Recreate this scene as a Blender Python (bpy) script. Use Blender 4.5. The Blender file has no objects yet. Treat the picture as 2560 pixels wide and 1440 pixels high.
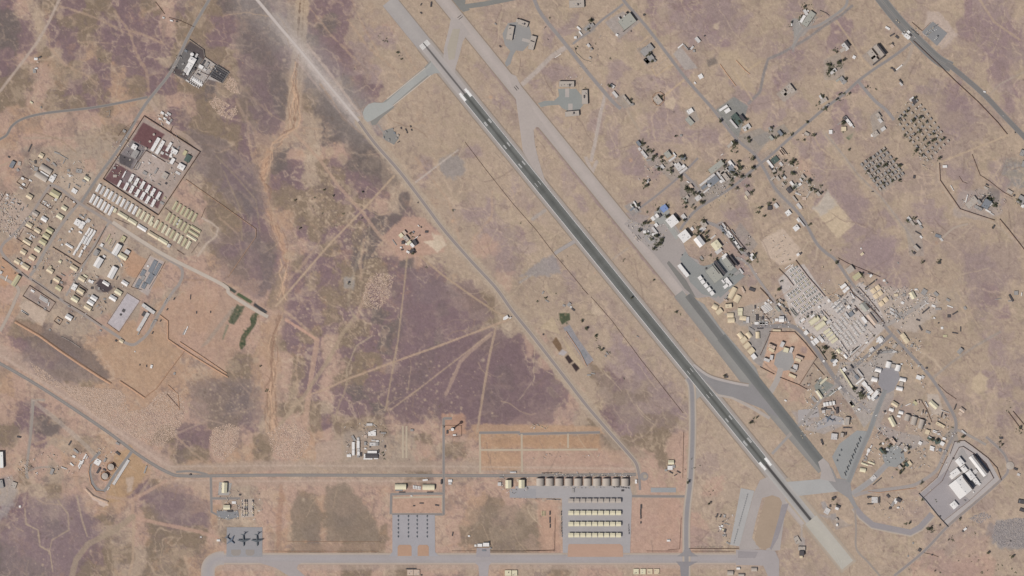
import bpy, math, random
import numpy as np
random.seed(7)
rng = np.random.default_rng(11)
R = math.radians
S = 1.7                     # metres on the ground for one unit of the site plan
PW, PH = 2560, 1440         # extent of the site plan
sc = bpy.context.scene
C = sc.collection

# ---------------- camera, sky, sun, exposure ----------------
ALT = 12000.0
cam = bpy.data.cameras.new("Camera")
cam.angle = 2 * math.atan(PW * S / 2 / ALT)
cam.clip_start = 100.0
cam.clip_end = 40000.0
co = bpy.data.objects.new("Camera", cam)
co.location = (0, 0, ALT)
C.objects.link(co)
sc.camera = co

SUN_EL, SHADOW_DIR = 46.0, math.atan2(19, 25)      # shadows fall to the upper right
world = bpy.data.worlds.new("World")
sc.world = world
world.use_nodes = True
nt = world.node_tree
nt.nodes.clear()
wo = nt.nodes.new("ShaderNodeOutputWorld")
bg = nt.nodes.new("ShaderNodeBackground")
sky = nt.nodes.new("ShaderNodeTexSky")
sky.sky_type = 'NISHITA'
sky.sun_disc = False
sky.sun_elevation = R(SUN_EL)
sky.sun_rotation = math.pi / 2 - (SHADOW_DIR + math.pi)
sky.dust_density = 3.0
bg.inputs[1].default_value = 0.065
nt.links.new(sky.outputs[0], bg.inputs[0])
nt.links.new(bg.outputs[0], wo.inputs[0])
sun = bpy.data.lights.new("Sun", 'SUN')
sun.energy = 3.8
sun.angle = R(0.5)
sun.color = (1.0, 0.955, 0.90)
so = bpy.data.objects.new("Sun", sun)
so.rotation_euler = (R(90 - SUN_EL), 0, SHADOW_DIR - math.pi / 2)
so.location = (-800, -600, 1000)
C.objects.link(so)
sc.view_settings.view_transform = 'Standard'
sc.view_settings.look = 'None'
sc.view_settings.exposure = 0.0
sc.view_settings.gamma = 1.0

# ---------------- helpers ----------------
def lin(c):
    c = np.asarray(c, dtype=float) / 255.0
    return np.where(c <= 0.04045, c / 12.92, ((c + 0.055) / 1.055) ** 2.4)

ALB = 0.84                  # colours below are written as they look in full sun; this brings them to reflectance
def albedo(c):
    return lin(c) * ALB

def P(x, y):
    return ((x - PW / 2) * S, (PH / 2 - y) * S)

def mat(name, rgb, rough=0.85, var=0.10, scale=0.2, spec=0.3, attr=None, big=0.0, metal=0.0):
    m = bpy.data.materials.new(name)
    m.use_nodes = True
    t = m.node_tree
    b = t.nodes["Principled BSDF"]
    b.inputs["Roughness"].default_value = rough
    b.inputs["Specular IOR Level"].default_value = spec
    b.inputs["Metallic"].default_value = metal
    if attr:
        src = t.nodes.new("ShaderNodeAttribute"); src.attribute_name = attr
        col = src.outputs["Color"]
    else:
        src = t.nodes.new("ShaderNodeRGB")
        a = albedo(rgb)
        src.outputs[0].default_value = (a[0], a[1], a[2], 1)
        col = src.outputs[0]
    tc = t.nodes.new("ShaderNodeTexCoord")
    def layer(col, scale, amt, detail=4):
        n = t.nodes.new("ShaderNodeTexNoise")
        n.inputs["Scale"].default_value = scale
        n.inputs["Detail"].default_value = detail
        n.inputs["Roughness"].default_value = 0.65
        geo = t.nodes.new("ShaderNodeNewGeometry")
        t.links.new(geo.outputs["Position"], n.inputs["Vector"])
        mr = t.nodes.new("ShaderNodeMapRange")
        mr.inputs["From Min"].default_value = 0.25
        mr.inputs["From Max"].default_value = 0.75
        mr.inputs["To Min"].default_value = 1 - amt
        mr.inputs["To Max"].default_value = 1 + amt
        t.links.new(n.outputs["Fac"], mr.inputs["Value"])
        mx = t.nodes.new("ShaderNodeVectorMath"); mx.operation = 'SCALE'
        t.links.new(col, mx.inputs[0])
        t.links.new(mr.outputs[0], mx.inputs["Scale"])
        return mx.outputs[0]
    col = layer(col, scale, var)
    if big: col = layer(col, 0.012, big, 6)
    t.links.new(col, b.inputs["Base Color"])
    return m

COLS = {'w': ('white', (226, 223, 220)), 'p': ('pale grey', (200, 196, 193)), 'b': ('beige', (212, 196, 168)),
        'o': ('olive', (190, 182, 148)), 'y': ('cream', (216, 208, 180)), 'g': ('grey', (156, 152, 149)),
        'c': ('stone-grey', (178, 168, 158)), 'k': ('dark', (84, 80, 82)), 't': ('tan', (196, 176, 160)),
        'u': ('blue', (128, 148, 190)), 's': ('slate-grey', (128, 132, 138)), 'v': ('sage green', (164, 163, 154)),
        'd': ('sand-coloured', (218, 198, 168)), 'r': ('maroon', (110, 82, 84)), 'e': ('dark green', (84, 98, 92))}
ROOF = {k: mat("roof_" + v[0].replace(' ', '_'), v[1], 0.7, 0.07, 0.25) for k, v in COLS.items()}
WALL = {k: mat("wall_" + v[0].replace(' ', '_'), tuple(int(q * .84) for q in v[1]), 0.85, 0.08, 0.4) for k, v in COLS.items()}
M = {'dark': mat("dark_metal", (80, 78, 78), 0.5, 0.1), 'fence': mat("fence_metal", (112, 86, 74), 0.8, 0.1),
     'concrete': mat("concrete", (165, 156, 150), 0.9, 0.1), 'earth': mat("earth_bank", (176, 142, 118), 0.95, 0.15),
     'glass': mat("window_glass", (70, 84, 96), 0.15, 0.02, spec=0.6), 'leaf': mat("foliage", (96, 97, 78), 0.8, 0.25, 0.3),
     'bark': mat("bark", (98, 84, 70), 0.9, 0.2), 'steel': mat("steel", (170, 172, 174), 0.4, 0.05),
     'plane': mat("aircraft_grey", (132, 138, 145), 0.5, 0.05), 'planed': mat("aircraft_dark_grey", (92, 98, 104), 0.5, 0.05),
     'planeb': mat("aircraft_blue_grey", (108, 117, 130), 0.5, 0.05),
     'rub': mat("tyre_rubber", (48, 46, 46), 0.9, 0.1), 'white': mat("white_paint", (232, 230, 228), 0.7, 0.05),
     'dirt': mat("spoil", (184, 160, 142), 0.95, 0.2, 0.1), 'dirt2': mat("spoil_pinkish", (196, 174, 158), 0.95, 0.2, 0.1), 'rock2': mat("gravel_dark", (140, 134, 134), 0.95, 0.2, 0.1), 'rock': mat("gravel", (160, 152, 150), 0.95, 0.25, 0.1)}

class MB:
    """collects faces (with a material slot each) and links them as one mesh object"""
    def __init__(s):
        s.v, s.f, s.m = [], [], []
    def face(s, pts, m=0):
        n = len(s.v); s.v += pts; s.f.append(tuple(range(n, n + len(pts)))); s.m.append(m)
    def mesh(s, vs, fs, m=0):
        n = len(s.v); s.v += vs
        for f in fs:
            s.f.append(tuple(i + n for i in f)); s.m.append(m)
    def box(s, cx, cy, z0, lx, ly, lz, a=0.0, m=0, mt=None, taper=1.0):
        ca, sa = math.cos(a), math.sin(a)
        vs = []
        for z, k in ((z0, 1.0), (z0 + lz, taper)):
            for dx, dy in ((-1, -1), (1, -1), (1, 1), (-1, 1)):
                x, y = dx * lx / 2 * k, dy * ly / 2 * k
                vs.append((cx + x * ca - y * sa, cy + x * sa + y * ca, z))
        s.mesh(vs, [(0, 3, 2, 1), (0, 1, 5, 4), (1, 2, 6, 5), (2, 3, 7, 6), (3, 0, 4, 7)], m)
        s.mesh(vs[4:], [(0, 1, 2, 3)], m if mt is None else mt)
    def cyl(s, cx, cy, z0, r0, r1, h, n=12, m=0, cap=True):
        vs = [(cx + r * math.cos(2 * math.pi * i / n), cy + r * math.sin(2 * math.pi * i / n), z)
              for r, z in ((r0, z0), (r1, z0 + h)) for i in range(n)]
        s.mesh(vs, [(i, (i + 1) % n, n + (i + 1) % n, n + i) for i in range(n)], m)
        if cap: s.mesh(vs[n:], [tuple(range(n))], m)
    def prism(s, prof, y0, y1, m=0, ends=True, closed=True):
        """profile (x,z) swept along y"""
        n = len(prof)
        vs = [(x, y0, z) for x, z in prof] + [(x, y1, z) for x, z in prof]
        s.mesh(vs, [(i, (i + 1) % n, n + (i + 1) % n, n + i) for i in range(n if closed else n - 1)], m)
        if ends:
            s.mesh(vs[:n], [tuple(range(n - 1, -1, -1))], m); s.mesh(vs[n:], [tuple(range(n))], m)
    def loft(s, rings, m=0):
        """rings: lists of equally many points"""
        n = len(rings[0]); vs = [p for r in rings for p in r]
        fs = [(k * n + i, k * n + (i + 1) % n, (k + 1) * n + (i + 1) % n, (k + 1) * n + i)
              for k in range(len(rings) - 1) for i in range(n)]
        s.mesh(vs, fs, m)
    def build(s, name, mats, parent=None, smooth=False):
        me = bpy.data.meshes.new(name)
        me.from_pydata(s.v, [], s.f)
        if not isinstance(mats, (list, tuple)): mats = [mats]
        for q in mats: me.materials.append(q)
        if len(mats) > 1: me.polygons.foreach_set("material_index", s.m)
        if smooth: me.polygons.foreach_set("use_smooth", [True] * len(me.polygons))
        me.update()
        o = bpy.data.objects.new(name, me)
        C.objects.link(o)
        if parent: o.parent = parent
        return o

def empty(name, x, y, ang=0.0, z=0.0):
    o = bpy.data.objects.new(name, None)
    wx, wy = P(x, y)
    o.location = (wx, wy, z); o.rotation_euler = (0, 0, R(-ang)); o.empty_display_size = 2
    C.objects.link(o)
    return o

def copy_tree(o, parent=None):
    c = o.copy(); C.objects.link(c)
    if parent: c.parent = parent
    for ch in list(o.children): copy_tree(ch, c)
    return c

ONES = ["", "first", "second", "third", "fourth", "fifth", "sixth", "seventh", "eighth", "ninth", "tenth", "eleventh", "twelfth",
        "thirteenth", "fourteenth", "fifteenth", "sixteenth", "seventeenth", "eighteenth", "nineteenth"]
TENS = ["", "", "twent", "thirt", "fort", "fift", "sixt", "sevent", "eight", "ninet"]
def ordinal(n):
    if n < 20: return ONES[n]
    if n < 100: return TENS[n // 10] + ("ieth" if n % 10 == 0 else "y-" + ONES[n % 10])
    return "hundred-and-" + ordinal(n - 100) if n > 100 else "hundredth"

REG = []                    # every thing waiting for its label: object, x, y, adjective + noun, place
def reg(o, x, y, what, place, cat, label=None, group=None):
    o["category"] = cat
    if label: o["label"] = label
    else: REG.append((o, x, y, what, place))
    if group: o["group"] = group
    return o

def finish_labels():
    d = {}
    for e in REG: d.setdefault((e[3], e[4]), []).append(e)
    for (what, place), es in d.items():
        es.sort(key=lambda e: (e[1], e[2]))
        n = len(es)
        for i, e in enumerate(es):
            o = e[0]
            if n == 1: o["label"] = f"{what} {place}"
            elif i == 0: o["label"] = f"leftmost {what} {place}"
            elif i == n - 1: o["label"] = f"rightmost {what} {place}"
            elif i < n // 2 + 1: o["label"] = f"{what}, {ordinal(i + 1)} from left {place}"
            else: o["label"] = f"{what}, {ordinal(n - i)} from right {place}"
            if n > 1 and "group" not in o: o["group"] = f"{what} objects {place}"
    for o in C.objects:
        if "label" in o and len(o["label"].split()) > 16: print("LONG", o["label"])
# ---------------- ground: one sheet, its soil colours worked out per point ----------------
CELLS = {'t': (173, 155, 138), 'q': (160, 142, 137), 'n': (150, 130, 130), 'e': (175, 157, 141), 'm': (131, 111, 114), 'd': (116, 106, 103), 'o': (139, 123, 107),
         'r': (179, 151, 130), 'p': (182, 155, 140), 's': (188, 170, 151), 'c': (170, 154, 139), 'g': (146, 140, 136)}
MAP = """
mptomoommopmoodd dmtmmmtttttttttt ttttttttmqmmqqtt tqtqttttttttmqqt
dmtmoommmmpoommd ddtmdmttpttttttt ttqqtttttmqqmqqt tqttmtttttttmmmq
dmtmmommmmmoommd ddtdmmtqqttttttt ttqttttttttqqdtt ttttmttttttsmmmm
mpotmrommmtosoom dmtmmmqttttttttt tttttttttttttttt qmtttttttttttmmq
mopoommrmmmoomom mdtdmmqqttttttqt ttqqttqtttqttqtt qqttttttttttttmt
oopomomrommoodoo mdtdtdmmtttttttq tqttttqtqqttttqt mqtttmtttqqmttqm
oopoomorrtppoomo mdtodddmtttttttq tttttttttqttttqq tqttmttttttmmtmt
prrppprpppmmoomo mpptdddttttttttt ttqttqttqqqttttt qtttmqttttttqttt
rpppptoopppoooom ptttdddmtttttttt tttqttqtqqqqqttt tttqqttttttqtttt
pctccccccccccoom rdpsppddtttttqtt ttttttqqtttttttt ttqqtttttttttttt
pccccpcccccccomm rdmtomddttqttttt qttqtttqqttttttt ttpqtttttttqqtqg
pccccccccccptomm ommtoommttqttttt qttqttttttttttqt tttqqtttttttqtqg
cccccccccccppood moooomoptdttttqt tqttqtttttqtttqt tttqqqtttqttqtqt
ccccccccccccpoom mroooomddmtttqqt tttttttttttttqqt ttttqqtqtqqttttt
ccccccpcccccccod mpmommodmpmtttqq mtttqttttttttttt tttttqqttttttttt
rccccccccccccomd dmpmomddpprtttpq qtttttttttttttpt ttttttqqtttttttt
cpccccccrrppprom dmommodomdpttttq ttqtttttttttttqt ttttttqqttttqqtt
rpccpccccrpppprr domomooommmmtttp tttqttttttttttqt tttttttqqtttqqqt
pccccccccpcrrppp pommooommmmmtoot tttttttttttttttt ccccccccccccqmtt
rcccccccccrrrrpp ppmmommdmmmdmtot tttttttttttttttt cccccccccccttqmt
podcccprrrrrrrpp rpmomoomdmmmmmts ttttttttttttttcc cccccccccctttttt
pmoodrrrrrrpprpp rommpommdmmdmmom mpttttqttttttttc ccccccccctttttqt
ppmmdorrrrrrrpoo rpompmoommdmmmmm mmptttqqttttttcc ptccccccctttttqq
rppoooorrrrrrroo rpompoommddmmmmd mmmttomqtttttttt ppcccccccttttqtq
rpppprrrrrrrrodd rpompmdmdmmmmmdm mmmpttoooqtttttt tptccccccctttqqt
pmmpprrprrrppodd roootmmdmmmmmmdm mmmptommqmqttttt ttcccccccctttttq
omddpprppppppoom tppomoooppppmmmm pppptommoottttt  ttccccccccctttqt
opmttorpppommppp opprpttcccopprpr rrrrrroooopttttt tttttttttccttttt
pppprprrpppooprr oprrptttccptoprr pppppprppopttttt tttttttttccctttt
poptppprrpprrrrr pptttttttoopptpp tpppppptpppttttt tttttttttctttttt
tttoppprmorpppcc ppppptpppppppppp ppccccccppptpttt tttttttttttttttt
mmmtmprrpmmmrrcc prporpppppppprop pccccccccrpttttt tttttttttttttttt
mmmdmmoppommmrcs pproodopppppprop oorcccccprpptttt tttttttttttttttt
mmmmmmttpoooopot prodrooopppppooo oorpccccprppttts ttttttttttttttgg
dmmmmmootoooorpt proopoooppppprro oppppppppppptttt ttttttttttpttttt
dddmmoottooorrpp ptpppooptoppptpr ttotppptpppttttt tttttttttppppptt
"""
rows = []
for ln in MAP.strip().splitlines():
    rows.append("".join((w + "t" * 16)[:16] for w in (ln.split() + ["t"] * 4)[:4]))
rows = ["".join('n' if ch == 'm' and i > 31 + (7 if 14 < j < 28 else 0) else ('n' if ch == 'd' and i > 40 else ch) for i, ch in enumerate(r)) for j, r in enumerate(rows)]
rows = [r[:40] + r[40:].replace('t', 'e') if j >= 27 else r for j, r in enumerate(rows)]
grid = np.array([[CELLS[ch] for ch in r] for r in rows], dtype=float)          # 36 x 64 x 3

def axis(n_out, lo, hi, step, far):
    inner = np.arange(lo, hi + .5, step)
    outer = np.geomspace(step * 2, far, n_out)
    return np.concatenate([lo - outer[::-1], inner, hi + outer])
gx = axis(26, -120, PW + 120, 2.2, 9000.0)
gy = axis(26, -120, PH + 120, 2.2, 9000.0)
GX, GY = np.meshgrid(gx, gy)

class Noise:
    def __init__(s, seed, n=256):
        s.t = np.random.default_rng(seed).random((n, n)); s.n = n
    def __call__(s, x, y):
        xi, yi = np.floor(x).astype(int), np.floor(y).astype(int)
        fx, fy = x - xi, y - yi
        fx, fy = fx * fx * (3 - 2 * fx), fy * fy * (3 - 2 * fy)
        n, t = s.n, s.t
        a, b = t[yi % n, xi % n], t[yi % n, (xi + 1) % n]
        c, d = t[(yi + 1) % n, xi % n], t[(yi + 1) % n, (xi + 1) % n]
        return (a * (1 - fx) + b * fx) * (1 - fy) + (c * (1 - fx) + d * fx) * fy - 0.5
def fbm(x, y, size, octs=5, seed=1, gain=.55):
    v, a, tot = 0, 1.0, 0.0
    for k in range(octs):
        v = v + a * Noise(seed * 31 + k)(x / size * 2 ** k + 17.3 * k, y / size * 2 ** k + 5.1 * k)
        tot += a; a *= gain
    return v / tot * 2          # about -1..1
def sm(a, b, v):
    t = np.clip((v - a) / (b - a), 0, 1)
    return t * t * (3 - 2 * t)

wx = GX + 46 * fbm(GX, GY, 70, 5, 2, .62)
wy = GY + 46 * fbm(GX, GY, 70, 5, 3, .62)
def sample(x, y, smooth):
    u, v = np.clip(x / 40 - .5, 0, 62.999), np.clip(y / 40 - .5, 0, 34.999)
    i, j = np.floor(u).astype(int), np.floor(v).astype(int)
    fx, fy = (u - i)[..., None], (v - j)[..., None]
    if not smooth:
        fx, fy = sm(.38, .62, fx), sm(.38, .62, fy)
    return (grid[j, i] * (1 - fx) + grid[j, i + 1] * fx) * (1 - fy) + (grid[j + 1, i] * (1 - fx) + grid[j + 1, i + 1] * fx) * fy
COL = sample(wx, wy, False) * .72 + sample(GX + .3 * (wx - GX), GY + .3 * (wy - GY), True) * .28

def over(rgb, a, sl=None):
    global COL
    a = np.clip(a, 0, 1)[..., None]
    if sl is None: COL = COL * (1 - a) + np.array(rgb, float) * a
    else: COL[sl] = COL[sl] * (1 - a) + np.array(rgb, float) * a

# natural mottling: wind and flood streaks, darker basalt gravel, paler pans
east = sm(1000, 1400, GX + .45 * (720 - GY))
n1 = fbm(GX * .8 + GY * .5, GY * .8 - GX * .3, 80, 6, 5, .6)
over((152, 134, 132), sm(.10, .26, n1) * .38 * east)
n2 = fbm(GX, GY, 46, 6, 6, .62)
over((187, 168, 148), sm(.16, .36, n2) * .42)
n3 = fbm(GX * 1.3, GY, 60, 6, 7, .6)
over((128, 116, 108), sm(.18, .40, n3) * .34 * (1 - .55 * east))
n5 = fbm(GX * .9 - GY * .4, GY + GX * .3, 38, 6, 18, .65)
over((162, 149, 126), sm(.12, .34, n5) * .26 * east)
west = 1 - east
n4 = fbm(GX, GY, 30, 5, 10, .7)
over((187, 152, 126), sm(.2, .5, n4) * .30 * west)
over((116, 102, 104), sm(.22, .42, fbm(GX, GY, 24, 5, 21, .7)) * .36 * west)
def veins(size, seed, thin, rgb, a, warp=16):
    u_, v_ = GX + warp * n2 + .5 * warp * n4, GY + warp * n1
    q = fbm(u_ * 1.25 - v_ * .55, v_ * .8 + u_ * .25, size, 4, seed, .5)
    over(rgb, np.clip(1 - np.abs(q) * thin, 0, 1) ** 1.1 * a)
veins(70, 8, 18, (188, 165, 144), .5 * (1 - .45 * east), 26)
veins(95, 9, 26, (194, 173, 153), .62)
veins(44, 22, 14, (180, 156, 136), .26 * west, 24)
veins(55, 23, 24, (190, 172, 148), .55 * east)
veins(48, 24, 20, (136, 118, 112), .5)
veins(30, 25, 16, (128, 110, 108), .30 * west, 20)

def win(x0, y0, x1, y1):
    i0, i1 = np.searchsorted(gx, x0), np.searchsorted(gx, x1)
    j0, j1 = np.searchsorted(gy, y0), np.searchsorted(gy, y1)
    return (slice(j0, max(j1, j0 + 1)), slice(i0, max(i1, i0 + 1)))
EDGE = fbm(GX, GY, 9, 3, 12, .6)
def track(pts, w, rgb, a=.8, soft=1.6, rag=1.2):
    pad = w + soft * 3 + 6
    xs, ys = [p[0] for p in pts], [p[1] for p in pts]
    sl = win(min(xs) - pad, min(ys) - pad, max(xs) + pad, max(ys) + pad)
    X, Y = GX[sl], GY[sl]
    d = np.full(X.shape, 1e9)
    for (x0, y0), (x1, y1) in zip(pts, pts[1:]):
        dx, dy = x1 - x0, y1 - y0
        t = np.clip(((X - x0) * dx + (Y - y0) * dy) / (dx * dx + dy * dy + 1e-9), 0, 1)
        d = np.minimum(d, np.hypot(X - x0 - t * dx, Y - y0 - t * dy))
    d = d + EDGE[sl] * rag
    over(rgb, (1 - sm(w / 2 - soft * .5, w / 2 + soft, d)) * a, sl)
def patch(pts, rgb, a=.9, soft=2.0, rag=1.5):
    pad = soft * 3 + rag * 2 + 4
    xs, ys = [p[0] for p in pts], [p[1] for p in pts]
    sl = win(min(xs) - pad, min(ys) - pad, max(xs) + pad, max(ys) + pad)
    X, Y = GX[sl], GY[sl]
    d = np.full(X.shape, 1e9); ins = np.zeros(X.shape, bool)
    for (x0, y0), (x1, y1) in zip(pts, pts[1:] + pts[:1]):
        dx, dy = x1 - x0, y1 - y0
        t = np.clip(((X - x0) * dx + (Y - y0) * dy) / (dx * dx + dy * dy + 1e-9), 0, 1)
        d = np.minimum(d, np.hypot(X - x0 - t * dx, Y - y0 - t * dy))
        if y0 != y1:
            c = ((y0 > Y) != (y1 > Y)) & (X < (x1 - x0) * (Y - y0) / (y1 - y0) + x0)
            ins ^= c
    d = np.where(ins, -d, d) + EDGE[sl] * rag
    over(rgb, (1 - sm(-soft, soft, d)) * a, sl)
def blob(x, y, r, rgb, a=.8, soft=None):
    soft = soft or r * .4
    sl = win(x - r - soft - 4, y - r - soft - 4, x + r + soft + 4, y + r + soft + 4)
    d = np.hypot(GX[sl] - x, GY[sl] - y) + EDGE[sl] * r * .5
    over(rgb, (1 - sm(r - soft, r + soft, d)) * a, sl)
def pts(s, ox=0, oy=0, k=1.0):
    return [(ox + float(a) / k, oy + float(b) / k) for a, b in (q.split(',') for q in s.split())]

TAN, PINK, ORG, PALE, SAND, OLV, GRY = (178, 160, 140), (184, 154, 138), (181, 150, 124), (188, 174, 164), (198, 180, 160), (158, 145, 126), (150, 145, 141)
DRK, MVE, BASALT = (112, 96, 90), (136, 118, 119), (111, 102, 98)
# broad bands
for s_, w_, c_, a_, so_ in (
    # dry river bed and the straight ditch above it
    ("757,-20 748,120 738,220 730,320", 32, (184, 164, 143), .92, 3), ("752,-20 742,130 736,320", 4, (128, 108, 92), .95, 1), ("761,-20 752,130 744,300", 2.4, (150, 132, 114), .8, 1),
    ("745,140 733,320 705,345 672,380 655,440 668,520 700,590 716,650 700,760 682,860 680,960 676,1090", 34, (176, 152, 134), .42, 9),
    ("672,380 655,440 668,520 700,590 716,650", 13, (190, 154, 128), .6, 4), ("684,800 672,870 674,960 682,1080", 20, ORG, .3, 8),
    ("640,1050 672,960 655,900", 16, PINK, .5, 6),
    # dust along the north end of the western perimeter road
    ("640,-5 745,118 815,205 905,312", 92, (158, 150, 146), .55, 34), ("690,50 745,118 830,225 905,312", 32, (182, 172, 166), .6, 13),
    ("730,100 800,190 878,280", 12, (198, 186, 180), .7, 6),
    ("900,305 1000,430 1110,575 1240,720 1330,837 1417,950 1505,1060 1590,1165", 27, (178, 162, 145), .85, 4),
    ("0,880 100,930 262,1055 350,1120 425,1170", 30, (176, 156, 144), .7, 8),
    ("425,1175 640,1165 1100,1165 1590,1180", 22, (172, 154, 140), .75, 7), ("425,1205 1000,1204", 18, (178, 156, 142), .6, 6),
    # verges of the two runways
    ("974,0 1062,112 2118,1410", 74, (174, 157, 140), .65, 10), ("1108,0 2058,1168", 62, (174, 157, 140), .6, 9),
    ("1230,170 1540,555 1800,870 1880,960", 13, (148, 130, 130), .8, 5), ("1550,700 1640,790 1690,880", 14, MVE, .3, 8),
    ("530,1418 1210,1416 1900,1412", 14, (178, 160, 148), .6, 6)):
    track(pts(s_), w_, c_, a_, so_, 4)
def braid(q, w, n, a=.5):
    base = np.array(pts(q)); rb = np.random.default_rng(int(base.sum()))
    for k in range(n):
        off = rb.uniform(-w / 2, w / 2); ph = rb.uniform(0, 6)
        base2 = np.array([base[0]] + [base[i] * (1 - t) + base[i + 1] * t for i in range(len(base) - 1) for t in (.33, .67, 1)]); p = [(x + off * math.cos(ph + i * .5) + rb.normal(0, 2.6), y + rb.normal(0, 3)) for i, (x, y) in enumerate(base2)]
        i0 = rb.integers(0, max(1, len(p) - 3)); p = p[i0:i0 + rb.integers(5, 13)]
        if len(p) > 1: track(p, rb.uniform(1, 3), (204, 172, 146) if k % 2 else (146, 120, 104), a * rb.uniform(.6, 1.2), 1.0, 1.0)
braid("745,140 740,200 734,260 730,320 712,340 690,360 672,385 660,420 655,450 660,490 668,520 684,560 700,600 716,650 712,700 704,750", 34, 40, .65)
braid("704,750 694,800 684,850 682,900 680,950 678,1000 678,1050 690,1100", 34, 34, .6)
for q_, w_ in (("560,367 586,385 617,407 643,437 661,481 687,552", 9), ("595,209 639,253 679,288", 6), ("617,253 621,332 630,393 645,425", 5), ("287,30 325,82 337,125 367,182 372,230", 6), ("307,72 360,88 400,105 430,120", 4), ("150,15 225,38 290,70 330,90", 5),
               ("120,72 125,120 162,162 220,190 245,212", 5), ("205,105 280,108", 4), ("520,360 575,375 625,435", 5), ("550,545 595,585 605,635", 4), ("753,319 790,322 824,327", 3), ("440,1090 480,1130 540,1170", 5), ("900,330 860,300 830,250 800,210", 4), ("1010,120 1030,160 1050,190", 3),
               ("870,50 900,90 920,120 960,150 1000,190", 4), ("880,0 905,60 945,130", 3), ("775,20 830,90 900,160", 3), ("910,600 900,660 905,700", 7), ("925,700 905,760 890,800", 8), ("990,560 960,600 930,640", 4), ("1040,395 1065,430 1120,500 1140,560 1150,620", 4), ("1230,480 1230,540 1180,600", 3),
               ("470,1010 520,1040 600,1030 660,1010", 4), ("90,1110 140,1090 200,1110 240,1150", 6), ("560,900 600,960 640,1000", 4), ("750,860 740,920 745,980", 4), ("672,385 640,400 610,420 580,430", 7), ("660,480 630,470 600,440 560,400", 6), ("640,330 610,290 590,250", 6), ("684,560 650,540 625,500 600,480", 5), ("720,700 760,660 800,600", 5), ("700,770 740,800 790,845", 7)):
    track(pts(q_), w_, (180, 156, 136), .6, 2, 4)
for x_, y_, r_ in ((775, 376, 13), (824, 380, 11), (856, 398, 14), (800, 300, 6), (720, 640, 10), (640, 900, 8), (150, 40, 9)): blob(x_, y_, r_, (178, 158, 138), .7)
track(pts("768,112 808,162 838,200 878,256 905,290"), 5, (184, 168, 158), .8, 2, 2); track(pts("742,150 790,212 832,262 880,312"), 4, (178, 162, 154), .7, 2, 2)
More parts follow.
